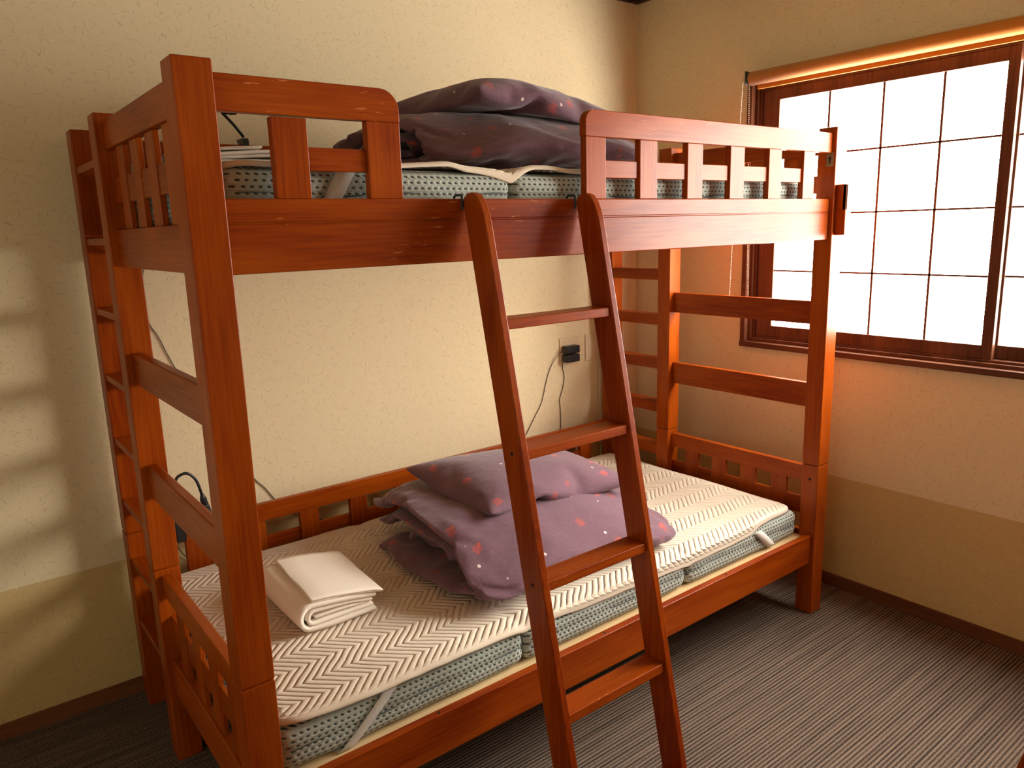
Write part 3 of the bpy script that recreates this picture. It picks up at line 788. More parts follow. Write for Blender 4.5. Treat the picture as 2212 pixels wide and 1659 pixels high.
# resting shapes of the soft goods: vertex positions in millimetres, each given as the step from the one before
COMFORTER_A = (
-24,595,5,-23,9,12,0,11,7,6,3,0,2,1,0,2,-7,-2,2,5,1,1,-4,0,1,6,2,3,-5,1,4,-4,0,0,-2,-3,3,0,5,-2,-2,-4,1,12,5,3,-2,-4,3,-5,6,-3,-5,-11,-1,0,4,2,3,-2,-2,8,1,2,3,4,5,-1,-3,
2,-7,0,2,6,2,2,0,0,1,2,-1,3,-6,-1,3,4,1,2,-7,-3,0,-5,-5,-1,-2,-3,0,11,4,3,-6,-3,-7,-15,-5,-16,-13,8,-3,6,-2,-754,-2,-1,-10,6,11,4,-2,1,3,1,0,-1,6,5,3,1,0,1,-2,-4,1,2,4,2,
-1,-1,1,-2,1,1,2,2,2,-1,-1,2,-2,1,2,0,-1,1,-1,-1,1,-5,-5,0,-3,1,0,8,2,2,1,3,1,-1,-3,0,-1,-3,2,0,0,2,1,3,2,0,1,2,0,-1,1,-1,-1,2,1,-1,2,0,0,2,-2,-1,2,0,-1,2,0,-2,2,0,-2,3,
-3,-2,0,0,2,-9,-14,-7,-3,-8,-6,-2,6,7,-764,-10,4,-10,6,10,2,3,4,2,2,0,3,1,-4,0,0,1,2,0,0,1,2,3,1,-1,1,1,-2,-3,1,1,4,2,0,-1,1,-1,2,1,-1,-3,2,-2,0,1,-2,-1,0,2,5,0,1,-4,1,1,
2,2,0,-2,2,0,-1,1,-1,-1,2,-1,-1,2,1,0,1,0,2,2,0,0,1,0,-2,2,0,0,2,-2,-3,1,0,-1,5,0,1,0,0,-3,2,-2,-2,3,-2,-3,-1,-1,1,1,-2,-3,3,-6,-5,-775,-11,2,-13,2,10,1,3,7,2,3,-2,2,0,0,
-1,1,6,1,-1,-2,1,1,1,1,0,-2,0,-3,-1,3,2,0,2,-2,2,0,0,3,2,-1,-2,1,-1,2,0,-2,-4,1,1,5,0,0,-6,1,1,2,2,2,0,1,-1,1,2,-1,0,2,0,1,1,0,-3,2,0,1,1,0,-3,2,0,1,3,-2,-2,1,1,2,1,0,-2,
3,-2,-4,1,1,0,1,-2,-1,4,-1,-2,-1,-2,-2,2,1,0,-7,-2,-6,-771,-1,14,0,-12,-1,-5,2,9,0,1,-5,2,0,3,1,2,-3,2,-1,2,0,0,4,0,-1,-6,1,0,4,1,-2,-4,2,1,1,1,-1,3,2,-1,-2,0,-1,3,-1,-3,
-5,3,3,2,1,-1,1,1,1,0,0,1,-3,3,0,0,0,-1,1,2,0,1,2,0,0,1,1,2,2,0,-3,0,-3,-2,3,2,2,1,0,-1,1,-1,-2,2,-1,-2,4,0,-1,1,-1,0,1,-2,-3,1,-2,0,2,-1,-3,-7,-1,-8,-770,-5,13,-6,-4,9,
2,0,-2,2,0,0,1,1,2,2,-1,-5,-1,2,8,0,0,-4,1,-1,3,2,-1,-3,0,-1,4,1,0,-4,2,-1,-1,2,-1,0,-2,-2,4,1,-1,-4,2,3,-1,0,-1,5,2,2,-6,-1,0,1,4,-1,1,-1,-2,2,2,1,-3,1,0,3,1,1,-2,1,0,
-1,3,-1,3,1,0,-3,2,0,0,1,0,-1,2,-1,-1,3,-2,-3,2,-1,-1,1,-1,-1,2,-1,-1,1,-2,-3,-2,-2,-7,-786,-3,16,9,-4,1,-1,1,8,0,-1,-6,2,0,0,1,2,4,2,-1,0,1,2,2,0,-2,-5,1,-1,4,1,-1,-3,2,
-1,-1,1,-1,-3,2,-2,1,0,1,0,-1,-3,0,0,2,0,1,3,-3,2,-2,3,0,1,-2,2,-1,1,0,-1,2,0,2,-1,2,-2,1,0,2,0,2,-1,-1,2,-1,2,1,1,-1,2,-1,-1,2,0,0,2,-1,-1,2,-1,-2,1,-2,-2,3,-1,0,1,-1,
-2,1,-2,-4,-3,-1,-6,-779,-8,14,1,1,7,2,0,1,2,0,1,1,0,-1,1,1,2,2,0,-3,1,1,0,2,0,3,0,-2,-5,1,-2,1,1,-1,-2,0,-1,-2,2,-2,0,3,1,-1,0,-4,7,-3,4,-7,1,0,2,2,0,-4,-1,0,4,2,0,-2,0,
-1,2,1,1,-1,1,0,-1,0,0,2,2,0,-2,1,1,0,2,-1,0,2,0,1,1,-1,0,2,-1,1,2,-1,-1,2,-1,-3,2,-1,0,2,-2,-3,2,-2,-3,-7,-1,-8,-770,-7,11,-5,0,9,3,0,0,0,1,5,2,0,0,2,1,-3,1,1,1,3,1,-1,
1,-2,2,1,-1,0,1,-2,0,1,-1,-1,1,-2,-5,-1,-3,-2,5,1,-1,0,0,0,0,0,0,0,0,1,0,0,0,0,0,0,0,0,0,0,0,0,0,0,0,0,0,0,0,0,0,0,0,0,2,3,1,2,-1,2,2,-1,-1,2,0,1,2,-1,-1,2,-1,-2,2,-2,-1,
2,-1,-2,2,-2,-1,2,-1,-3,-2,-3,-7,-773,-2,13,-3,-4,7,2,1,2,1,0,0,1,1,-4,1,1,0,2,0,-2,2,1,1,1,-1,2,2,0,-1,1,-2,0,0,-2,3,-1,-3,-8,3,1,0,3,-1,1,0,0,-1,0,0,0,0,0,0,0,0,0,0,0,
0,0,0,0,0,0,1,0,0,0,0,0,0,0,0,0,0,0,0,0,2,5,2,0,-1,2,-1,-3,2,0,1,3,-3,1,2,-1,-2,2,-2,-3,2,-1,0,1,-2,-2,2,-1,-2,-2,-2,-7,-778,-7,16,7,0,2,2,3,-2,-1,-1,6,1,1,-3,1,0,-4,1,1,
6,1,0,-1,2,-2,-2,1,2,0,2,-1,3,-1,-2,-6,0,-4,0,2,-1,-2,4,2,0,0,0,-1,0,0,0,0,0,0,0,0,0,0,0,0,0,0,0,0,0,0,0,0,0,0,0,0,0,0,1,0,0,0,2,2,1,-1,-1,4,3,0,1,1,-4,-4,2,-1,-1,2,0,1,
2,-1,0,2,-2,-1,2,-2,-2,2,-2,-4,4,-2,-6,-783,-7,11,8,2,-2,0,1,6,0,-1,5,0,1,-5,2,0,0,1,2,5,1,-1,-3,2,-1,0,1,1,0,1,-1,1,2,0,0,-1,-5,-6,1,0,0,3,1,-1,0,0,0,0,0,-1,0,0,0,0,0,0,
2,-2,3,-2,1,-3,1,1,3,-1,1,2,0,-1,-5,0,0,0,0,0,1,2,1,1,1,0,0,2,0,1,0,-3,4,2,-1,-1,2,-2,-2,1,-1,1,2,-1,-4,2,-2,-3,2,-3,-1,4,-3,-7,-781,-6,12,8,4,1,0,0,6,1,-1,0,0,0,-4,2,1,
0,1,1,3,0,0,-5,1,-1,1,2,0,0,0,-1,-1,5,3,-1,1,-3,6,-3,-3,-6,3,1,-1,0,0,0,0,0,-1,0,0,0,0,0,0,3,-5,-1,-4,5,10,-2,0,-8,3,-1,3,-1,0,-3,1,1,-1,0,0,1,3,0,1,0,1,4,1,-1,0,1,-3,-3,
2,0,-1,1,-3,1,2,0,-2,0,-3,1,3,-1,-1,2,-4,-3,4,-1,-5,-777,-9,10,5,5,4,2,1,0,1,-1,-1,1,0,2,0,0,-3,1,2,2,2,1,2,0,-3,-5,0,3,3,1,-3,-3,1,-2,-1,6,1,-2,-1,1,3,-1,-1,-3,0,0,0,0,
0,0,0,0,0,0,0,-1,-2,-2,8,-1,6,-4,1,-4,2,6,0,-2,-6,-2,2,2,2,-6,0,0,0,4,-1,-2,2,1,2,1,0,1,0,-5,5,0,0,-3,1,-3,-2,1,1,3,1,-3,-1,2,-1,-4,0,-3,0,-3,1,-8,-765,-12,11,8,5,2,-3,2,
8,2,0,1,1,-2,-2,2,1,-1,0,0,-5,0,1,4,2,1,2,0,0,0,-2,-4,-7,2,0,0,2,-2,-2,1,1,3,1,2,-4,0,0,0,0,0,0,0,0,0,0,0,0,0,0,-1,2,-1,1,-2,0,-2,3,-1,6,-3,1,-7,0,1,2,0,0,1,0,-3,2,3,0,1,
2,0,-1,2,-1,-1,1,-3,3,0,-1,2,-1,1,-7,1,-5,0,-1,5,6,-14,7,-10,2,-6,1,-748,-21,8,5,7,4,0,1,3,0,1,-5,1,-1,-2,2,0,0,2,-1,1,0,1,4,2,1,-1,2,1,0,1,2,4,-6,-7,-10,2,-2,1,0,2,-1,2,
1,-2,0,0,0,0,0,0,0,0,0,0,0,0,0,0,-1,0,0,0,-2,1,7,0,1,-5,1,0,3,1,-2,-5,0,0,1,4,1,1,-1,-3,3,2,-2,-1,2,0,-3,1,-3,0,2,0,1,-13,14,8,0,-9,-2,-3,0,-7,2,4,1,-9,-4,-10,-736,-26,
11,6,8,5,1,4,-4,-1,-1,6,0,5,4,0,-4,-3,0,-4,-5,2,1,1,2,0,0,1,2,4,0,3,-3,2,-3,2,-6,-5,-10,0,0,2,2,2,-1,0,0,0,0,0,0,0,0,0,0,0,0,0,0,-1,0,0,0,0,0,0,0,0,0,0,0,0,0,0,0,0,0,0,1,
-3,1,3,0,1,0,-1,-4,2,-2,2,1,-2,-1,-14,12,9,1,1,-1,2,-5,-2,-2,0,2,1,0,-5,3,4,-3,-733,-33,5,-3,9,5,0,8,2,0,-7,-4,0,9,0,-3,-6,7,1,-1,-1,1,1,0,2,-1,0,-3,1,-8,2,1,-1,2,-2,0,1,
2,5,-5,-10,-9,0,5,0,0,0,0,0,0,0,0,0,0,0,0,0,0,0,0,0,0,0,0,0,-1,0,0,0,0,0,0,0,0,1,0,0,0,0,-4,2,2,-2,-2,-6,11,8,2,0,2,1,3,1,-1,-4,-7,2,0,1,-5,-3,5,2,-1,-4,3,2,1,-4,-2,-7,
-719,-23,-4,-8,4,8,-2,6,5,-2,6,8,1,0,-4,-5,-6,-9,1,-2,1,1,-2,3,0,2,-4,-3,5,9,-1,-5,-6,1,1,4,-1,-1,-7,-2,2,7,3,0,-2,-4,-7,-5,-1,8,6,-2,-7,-7,1,1,2,2,-1,-1,2,-2,-2,-4,10,7,
2,-2,0,0,-5,-4,1,-2,-4,0,1,4,0,-6,-3,-4,8,7,2,0,0,1,2,2,1,2,1,0,-4,-4,2,0,-1,1,-1,0,-1,2,5,-5,-2,-9,0,-2,-5,-701,-12,-8,-8,3,8,-3,1,8,-12,2,10,1,0,-1,-11,-7,-10,2,-3,0,2,
-2,1,-8,16,8,-1,-8,-6,2,-6,-1,2,0,-1,2,0,-1,1,3,4,1,3,4,2,-1,0,-1,1,-6,-1,6,6,-9,-15,-7,2,-2,-2,-5,10,8,-1,0,-6,1,-2,-2,1,-6,-2,1,1,2,-1,0,5,1,5,3,-1,-5,-6,3,0,0,-3,3,6,
2,1,-1,1,-4,-3,1,0,-1,-2,3,5,-2,2,-6,2,-3,1,9,-3,-3,-728,7,-4,-6,2,8,0,-12,-2,0,-4,1,3,3,-1,2,-3,2,-8,18,7,2,2,2,-7,-17,-8,-2,2,7,2,5,2,0,-4,-1,-2,-9,-5,1,-2,1,1,2,4,-1,
-2,-6,-3,12,5,-1,-5,-6,0,-9,3,1,0,1,-2,1,-7,2,1,-1,-1,6,6,1,1,1,1,-5,0,-2,-10,-6,-5,7,9,1,0,-3,2,2,1,2,-6,-3,1,3,2,-1,7,5,2,0,-3,-3,-11,-6,-3,11,4,-4,-11,-8,4,-4,0,-697,
10,-7,-16,5,10,-11,17,10,2,-5,0,3,-4,0,0,-7,1,-5,-5,-8,2,2,1,0,0,6,-4,-13,-4,1,4,1,-2,1,8,-9,-13,-8,2,-2,-2,2,1,4,1,5,1,-1,4,-5,1,3,4,-9,-15,-8,2,0,-2,2,0,1,-1,6,4,2,1,0,
2,1,0,1,-5,-2,-3,5,7,0,-7,-4,-1,4,6,1,-3,-6,-3,4,6,1,1,1,-2,0,-7,2,0,-2,-3,-2,5,1,0,-5,-1,-2,-3,-7,-8,-7,-715,24,0,-7,4,11,2,0,3,1,-5,-4,1,-4,1,1,-7,-1,0,2,5,-2,-4,-5,2,
-1,3,-3,1,8,1,-4,-1,1,-5,-2,1,0,3,-9,-14,-8,3,0,0,1,5,1,-1,9,3,2,0,1,1,-1,-2,-6,-13,-6,-3,8,6,2,-1,0,1,-2,-3,-2,8,6,2,1,0,0,-3,2,-5,-11,-6,2,1,-1,-1,5,5,1,-2,0,1,0,0,0,2,
-4,1,5,0,-4,-7,-7,-9,6,7,-3,-9,-6,1,18,0,-719,-3,-9,-5,4,9,2,1,2,0,-5,-3,1,-4,2,1,-3,3,-1,-3,-4,1,0,3,1,-4,2,-1,0,6,2,-3,1,-2,-6,-5,1,0,1,-1,-9,1,-4,15,5,1,0,0,1,-2,-2,0,
-5,-5,0,4,4,-4,-12,-6,2,2,1,0,3,4,1,-3,-3,0,7,4,1,0,-2,2,-3,0,0,2,4,-4,-10,-6,-2,5,5,-1,-5,-6,2,2,-2,2,1,-2,1,6,0,-2,7,4,0,-5,-4,0,9,2,-4,-6,-7,-722,-2,-9,-7,5,6,0,1,4,
-3,4,6,-5,-13,-6,1,-3,1,1,4,4,1,-3,2,1,-5,1,2,-3,2,0,-3,1,0,6,6,-2,-9,-5,-4,5,8,0,-2,-4,2,1,1,1,-1,-1,1,-4,-3,0,3,3,1,0,0,-3,-10,-5,2,0,0,1,1,0,0,6,4,2,1,-1,-1,5,5,-2,-9,
-4,-1,-8,-4,0,4,3,1,2,-1,1,1,-3,1,6,0,1,-3,-4,2,5,-1,-3,4,4,1,-1,-4,1,3,-3,-741,1,-9,2,1,4,-6,9,8,-1,-4,3,2,2,0,1,-4,1,-6,-16,-5,2,-4,1,0,2,6,1,-7,0,0,7,5,1,-3,2,-3,-10,
-5,1,1,2,0,4,5,0,-3,-3,2,-1,0,1,1,0,1,-3,-3,0,2,4,1,5,2,0,-7,-3,0,4,2,0,6,3,1,-6,-2,1,-1,-2,0,1,3,2,1,-2,-3,-14,-5,1,1,-3,1,1,-3,1,5,1,1,3,0,0,3,-2,-1,4,2,2,1,-1,2,2,-4,
-740,11,-8,-6,15,6,-4,-10,2,-1,2,-2,-1,-5,2,1,-4,1,0,-6,3,-4,-12,-3,0,3,6,0,5,4,0,-6,2,-1,-5,-2,2,2,4,1,0,0,1,-7,1,0,7,2,1,-5,-1,2,1,0,1,2,-1,1,-7,-2,1,3,1,1,7,4,-1,-8,
-2,0,7,3,-2,-8,-5,1,-1,0,2,0,0,1,1,0,1,4,0,1,-4,-4,0,2,-2,0,-6,-3,0,4,1,-1,-2,-4,0,6,-3,4,2,-1,6,-2,2,-748,41,-3,-6,-3,4,-1,-6,3,-3,-7,-6,-1,-7,1,0,3,5,-3,-12,-1,2,0,2,
-2,-11,1,-1,8,6,-2,-10,-2,2,4,4,1,2,4,2,0,1,2,-1,1,0,-7,-2,2,3,2,0,-6,-3,1,4,0,1,-3,0,2,3,1,0,4,3,1,-6,-2,0,7,3,0,0,-3,-2,-11,-2,1,5,2,2,-1,-1,1,0,-1,0,-6,-5,1,6,-2,1,-3,
-1,1,-4,-4,1,3,-2,-2,13,0,1,-7,-2,6,-8,0,-762,51,0,4,0,4,-4,-16,-6,2,2,2,0,-7,1,0,2,4,-3,-12,0,1,-3,1,-2,-10,2,0,7,5,0,-6,0,1,3,4,2,-1,3,1,0,1,1,-4,-1,1,-1,2,1,-1,0,1,-1,
-1,1,4,0,2,-4,0,1,-3,-1,0,6,2,2,-1,1,1,0,0,0,8,0,-2,-11,-2,1,0,0,1,-2,-1,1,-3,-3,2,1,-3,0,6,-1,1,-3,-2,0,5,-3,1,3,-2,1,-4,-4,3,12,1,-2,-14,1,-765,40,-1,8,-3,0,1,-6,-1,0,
7,2,-5,-14,-1,1,1,5,-3,-12,-1,1,0,2,-1,-8,3,1,-1,3,1,3,3,1,0,3,1,-5,2,1,3,2,1,0,1,1,-4,0,2,-3,0,0,6,0,2,-3,-1,1,0,0,1,0,0,2,-3,0,-1,8,3,1,1,0,1,1,-1,0,-7,-1,1,3,0,0,-9,
-2,1,0,-3,1,-1,-3,2,0,-3,0,6,0,1,0,-4,0,5,-2,0,-3,-3,1,1,-2,-3,-4,5,-760,46,-2,6,5,0,-2,-12,-1,2,-3,1,0,-2,1,-4,-8,3,0,-1,0,-1,-8,2,-1,-8,3,1,5,3,0,-7,3,1,0,3,2,-1,3,1,0,
2,1,2,1,1,-6,0,1,3,0,2,-3,-1,2,0,0,0,8,0,1,-5,0,1,1,0,1,0,2,1,0,0,1,2,0,1,-5,-1,1,4,-1,-1,-11,-2,1,2,-2,2,-3,-3,0,4,-3,2,-2,-2,-1,8,-2,1,2,-3,1,0,-3,2,-2,-2,-7,-17,3,
-751,69,3,1,1,-2,-3,-11,0,2,0,-1,-6,-16,-1,0,6,4,0,-8,1,-3,-11,2,1,-2,3,1,3,4,0,-9,3,1,0,3,2,4,3,1,-3,2,1,-1,1,1,-2,0,2,-1,0,1,-2,-1,1,5,-1,1,5,1,2,-2,0,1,0,1,0,-6,1,2,0,
0,1,1,0,1,-2,-1,1,3,-1,-1,-10,-2,1,3,-3,2,-2,-3,0,5,-3,1,-2,-2,-1,10,-2,2,2,-3,1,1,-3,-1,-7,-2,-17,-20,0,-731,64,6,-8,13,1,-3,-12,-3,1,-4,-1,-5,-13,-1,0,2,5,1,-4,1,-3,
-11,1,2,1,4,1,-1,4,-1,-9,3,1,4,3,1,-5,3,2,3,2,1,-2,2,2,-1,0,1,-1,-1,2,-1,0,0,5,-1,1,1,1,2,-1,0,1,1,0,1,-2,1,1,-3,1,2,2,-1,1,-4,0,1,4,-2,-1,-9,-2,1,1,-3,2,-1,-3,0,6,-3,1,
-2,-2,0,5,-3,2,2,-3,1,5,-3,1,-4,-2,-13,-19,0,-749,67,10,1,9,-1,-1,-10,-4,-4,-13,-2,0,-8,0,-1,-1,4,-1,-7,0,0,-3,3,1,0,4,1,-3,5,0,-6,3,1,3,3,1,-3,2,1,0,3,2,-3,2,1,0,0,1,2,
-2,1,0,-1,2,0,0,1,1,2,1,-1,-1,2,0,1,1,0,1,1,-4,0,1,3,-1,1,-5,1,1,3,-2,1,-6,-3,0,4,-4,1,-2,-3,0,5,-4,1,-2,-1,2,0,-3,1,2,-3,1,4,-2,3,0,-3,-14,-17,1,-751,70,15,2,4,-4,1,-8,
-5,-7,-15,-2,-1,-7,0,-1,-3,4,0,-2,-1,0,-4,4,0,-5,4,1,-2,4,1,-2,3,1,1,3,1,-2,2,2,-2,4,1,0,1,2,-1,0,0,3,-2,2,-1,-1,1,-1,1,1,0,1,1,0,0,2,-1,0,1,1,1,1,-3,1,2,1,-1,1,-4,0,1,1,
-2,1,-1,-3,0,2,-4,2,-4,-3,-1,7,-4,1,0,-4,2,0,-3,1,1,-1,1,-3,-2,3,3,-2,1,-17,-1,-766,75,20,6,-2,-5,-8,-18,-10,2,-1,1,-1,-6,-2,-7,-4,6,0,-2,0,0,-5,3,1,-4,4,1,-1,4,1,-2,3,2,
0,4,1,-2,2,1,0,2,2,-1,2,1,-1,1,1,3,-3,1,0,-1,1,-2,2,1,-2,1,2,0,0,1,1,0,1,-3,1,1,0,1,2,-1,-1,1,-1,0,1,-1,-2,1,1,-4,1,0,-4,1,-2,-3,2,-1,-5,-1,7,-3,2,0,-4,1,2,-2,0,-5,0,1,
-1,-2,6,-8,0,-752,71,18,1,-6,-4,-17,-11,-11,0,-2,3,1,-5,-3,-12,-6,6,1,-3,1,1,-3,3,1,-4,4,2,-1,3,1,-2,4,1,-2,4,1,-1,2,2,-1,2,1,0,1,2,-1,1,1,1,-2,1,2,-2,0,-2,2,1,-1,2,2,0,
-1,1,0,0,2,-1,-1,0,-2,3,2,-1,-1,1,-1,0,2,-1,-2,0,3,-5,1,-3,-2,2,-2,-4,1,-1,-5,0,6,-3,2,-3,-4,0,5,-2,2,-2,-2,3,0,-3,-11,-10,3,-732,72,25,-14,-6,-14,-6,-11,-8,1,-3,2,1,-4,
-2,-16,-7,6,1,-3,1,1,-3,4,2,-3,2,1,-1,4,1,-3,4,1,-1,5,1,-1,-1,2,-1,4,1,0,1,2,0,0,1,0,0,1,1,-3,2,-1,1,0,-1,3,1,0,-3,2,0,1,1,-2,0,1,-1,3,1,-1,0,2,-1,-2,1,-1,-1,1,-1,-4,2,0,
-4,1,-2,-4,1,-1,-5,1,1,-2,0,1,-4,1,2,-2,1,0,-2,2,3,-3,5,-12,-1,-756,62,17,-7,5,-6,0,-8,-1,-3,-8,1,0,0,-2,-14,-8,6,1,-2,1,2,-3,3,1,-3,0,1,-1,6,1,-2,4,2,-2,3,1,-1,0,1,-1,0,
1,0,5,1,0,-3,1,0,2,1,0,0,2,0,1,1,-1,1,0,0,-4,2,-1,-1,1,-1,3,1,-1,1,2,-1,0,1,-1,-1,2,-1,-2,2,-1,-1,1,-1,-5,1,-2,-3,0,1,-7,1,1,-2,2,0,-4,0,2,-6,1,0,1,0,0,1,10,-4,-1,-758,
50,3,-8,13,15,1,-2,-2,-12,-13,-12,-6,-2,8,1,1,4,1,-3,1,2,-2,3,1,-3,2,0,-1,4,2,-2,3,1,-2,2,2,-1,3,0,-1,-4,0,0,5,2,-1,-1,1,1,-1,1,0,2,1,0,0,2,-1,0,1,-1,1,1,0,-3,2,-1,1,1,
-2,-1,1,-1,0,2,0,1,1,-2,-2,2,-1,-3,1,-1,-6,1,-1,0,1,0,-5,0,1,-7,2,1,-1,1,-1,-3,1,3,-4,2,-2,0,7,-3,2,-770,56,10,-1,8,11,-10,-13,-13,0,-2,2,0,-2,3,1,0,3,1,-2,4,0,-1,4,1,-3,
0,1,-2,2,1,-2,2,1,-1,3,2,-1,2,0,-1,-2,1,0,3,1,-1,-2,1,1,2,1,0,-1,2,0,2,1,-1,1,2,-1,0,2,0,0,0,-2,-4,1,0,3,2,-2,-2,1,0,0,2,-1,0,1,-2,-4,2,-1,-4,1,-1,-2,1,-1,-6,1,0,-3,1,2,
-6,1,-2,-5,-2,2,4,3,0,-1,10,-1,0,-790,50,13,5,0,-4,1,-1,5,1,-1,-2,0,-2,3,0,0,5,2,-2,-1,1,-2,3,0,-2,4,1,-2,1,1,-2,2,1,-1,0,1,-1,4,1,-2,-1,1,0,3,1,0,-4,1,0,-2,1,1,3,1,0,1,
3,-1,-1,1,-1,1,2,-1,0,0,0,-2,1,-1,1,3,-2,0,1,-1,-1,2,-1,-2,1,0,-1,1,-3,-7,1,0,-2,1,-1,-4,2,0,-4,1,2,-2,0,0,-5,4,-4,-4,-2,3,3,4,1,2,-778,50,17,-2,-1,-5,2,-1,1,0,-2,4,1,-2,
-1,1,0,2,1,-1,4,1,-3,-2,-1,-2,7,1,-1,0,1,-2,1,1,-2,0,0,0,0,2,-2,1,1,1,3,2,-2,-3,0,2,-1,2,0,1,2,0,1,1,-1,0,1,0,0,2,-2,0,1,0,1,2,-2,-1,1,-2,-2,2,0,-1,1,-1,0,2,-1,-3,1,-2,
-7,1,0,0,1,-2,-8,1,1,0,2,1,-5,3,2,0,0,-4,-6,3,0,0,-1,0,5,-776,53,19,-4,-1,-6,1,-1,2,1,-3,-2,1,-1,4,0,-1,5,0,-1,-4,0,-2,6,2,-2,1,1,-2,-2,1,-1,4,0,-2,-2,2,-2,3,1,0,1,2,0,
-2,1,-1,-2,0,1,2,0,1,-3,9,2,-7,-3,-3,11,1,-2,-3,1,0,2,2,-1,1,1,-2,-4,1,-1,0,1,-1,1,2,-1,-2,2,-1,-4,1,-1,-3,2,-1,-4,1,-1,-4,2,-1,-5,1,1,-2,1,1,-2,3,-1,-4,2,0,1,4,-1,6,
-784,52,19,-1,0,-3,0,-1,-5,-1,-3,6,2,0,1,0,-1,3,1,-2,-3,0,-2,5,2,-1,0,1,-2,1,2,-1,0,0,-4,-3,1,0,3,2,-1,0,1,1,2,1,-1,-4,0,1,0,0,-1,-5,3,3,0,5,-4,0,0,0,5,1,-1,1,2,0,0,0,-2,
-4,1,-2,-1,1,1,2,2,-2,-1,2,-2,-3,1,-1,-4,2,-1,-4,2,-1,-4,1,0,-3,2,0,-4,1,-1,-4,3,0,-3,-1,1,5,10,1,2,-797,53,20,7,-2,-1,0,-3,2,1,-2,-3,-1,0,6,2,-1,-1,1,-2,1,1,-1,1,2,-2,
-1,1,-1,1,0,-4,-5,1,-1,2,2,-1,2,1,0,0,2,-1,-2,1,1,4,2,-1,0,1,1,1,0,-2,-3,-1,0,-7,4,0,7,1,-2,-3,-1,2,0,-1,-3,-4,6,-2,2,2,1,1,2,-1,-1,1,-3,-4,2,-1,-4,2,0,-2,1,-2,-6,2,-1,
-3,2,0,-4,1,0,-1,2,0,-1,3,0,1,-8,4,8,-782,52,19,7,-3,0,-1,-3,-5,1,-1,-1,0,0,6,1,-2,-3,2,-1,3,1,-2,2,2,-1,0,-1,-4,-6,2,-1,1,1,-2,1,3,-1,0,1,0,3,1,-1,-1,2,1,1,1,0,-1,2,-1,
0,1,-1,-2,0,1,2,3,0,0,1,-3,-2,0,5,-7,-1,-7,-3,2,-2,1,2,2,6,2,-2,-4,1,-1,0,2,-1,-3,2,0,-3,2,-2,-4,2,-1,-5,2,-1,-4,2,-1,-4,1,1,1,2,1,2,-2,0,6,-787,56,23,7,-3,-1,-2,-3,-7,1,
-2,0,1,-1,4,1,0,3,1,-1,1,1,-3,-3,1,-2,-1,1,-2,3,2,-1,-2,1,-3,-1,1,-5,-3,5,2,-2,-2,1,0,8,2,5,-2,1,3,0,-2,0,2,-1,-1,0,-1,-4,1,-2,-2,1,1,3,2,0,0,0,-3,-8,0,-2,-2,1,-2,-1,3,2,
4,2,-1,-1,2,-1,-2,1,-2,-6,2,0,-3,2,0,-2,1,-2,-5,2,0,-2,2,0,0,3,0,0,-2,0,6,-789,57,26,5,-3,-4,1,-2,-4,0,-3,4,2,0,0,0,-4,-4,2,0,2,1,0,3,1,-3,-2,1,0,3,2,-2,-1,1,-2,-2,-1,-5,
1,1,-6,-8,4,5,3,2,1,0,4,3,-2,1,1,6,0,-2,2,2,-2,-2,0,-2,-2,2,-1,-3,0,2,5,0,-1,-2,2,0,-7,-4,-7,-3,8,0,2,0,2,0,2,-1,-3,2,-1,-3,2,0,-3,1,-2,-5,2,0,-3,2,-1,-3,2,-1,-1,2,2,2,
-2,0,6,-790,56,29,7,-3,-4,0,-2,-5,1,-3,0,1,-1,-2,1,-2,2,1,-1,4,1,0,-3,2,-2,0,1,-3,-2,2,-1,2,2,-1,-3,2,-3,3,3,-12,-6,-2,9,2,3,1,0,2,-3,-2,3,6,4,-1,-2,0,1,0,3,-1,-3,-5,2,0,
0,1,-2,-2,1,1,1,1,2,1,-1,-3,1,4,-3,-2,2,1,-6,1,-1,-2,2,-2,-5,2,-1,-4,2,-1,-4,1,0,-3,2,-1,-1,3,0,-1,3,0,0,-2,0,6,-787,54,31,2,0,-7,0,-3,-4,0,-1,5,2,-2,-1,1,-2,0,1,0,3,2,
-1,-1,1,-2,0,2,-2,0,1,-1,-1,2,-2,1,0,-1,-6,2,-7,-3,1,3,0,3,5,1,3,-3,6,-1,-1,-3,0,0,2,1,-1,-3,2,-1,-1,1,-1,-1,1,-1,-1,2,0,0,1,1,1,1,-3,-1,2,-1,-2,2,0,-2,1,-1,-3,2,-1,-4,2,
-1,-4,1,-2,-5,1,0,-4,3,-1,-1,1,0,0,3,0,-1,-4,2,7,-783,48,25,6,3,-1,1,-3,2,-1,-3,-5,-1,1,5,1,-2,-3,1,0,4,1,0,2,1,-3,-4,1,-2,-1,2,-1,-2,0,-1,3,1,-1,-2,1,1,-2,1,-1,-3,3,-7,
-1,4,2,5,-1,3,-3,1,-1,2,1,-1,2,1,-2,-3,1,-1,-3,2,0,2,1,0,1,1,0,-4,2,-2,0,2,-2,-3,1,0,-1,2,-1,-5,1,-2,-4,2,0,-1,1,-1,-5,2,-1,-4,2,0,-1,2,0,0,3,0,0,-3,1,6,-789,53,31,10,-1,
-2,-4,-6,-8,2,0,1,1,1,3,1,-2,2,1,-1,-2,1,-1,1,2,-1,2,1,-2,-3,1,-1,-1,1,-2,0,1,-1,-2,2,0,3,1,-1,-1,1,0,-2,3,-2,-1,1,1,1,1,-1,-3,1,-2,0,2,0,3,0,-1,-4,2,-1,0,1,0,2,2,0,1,2,
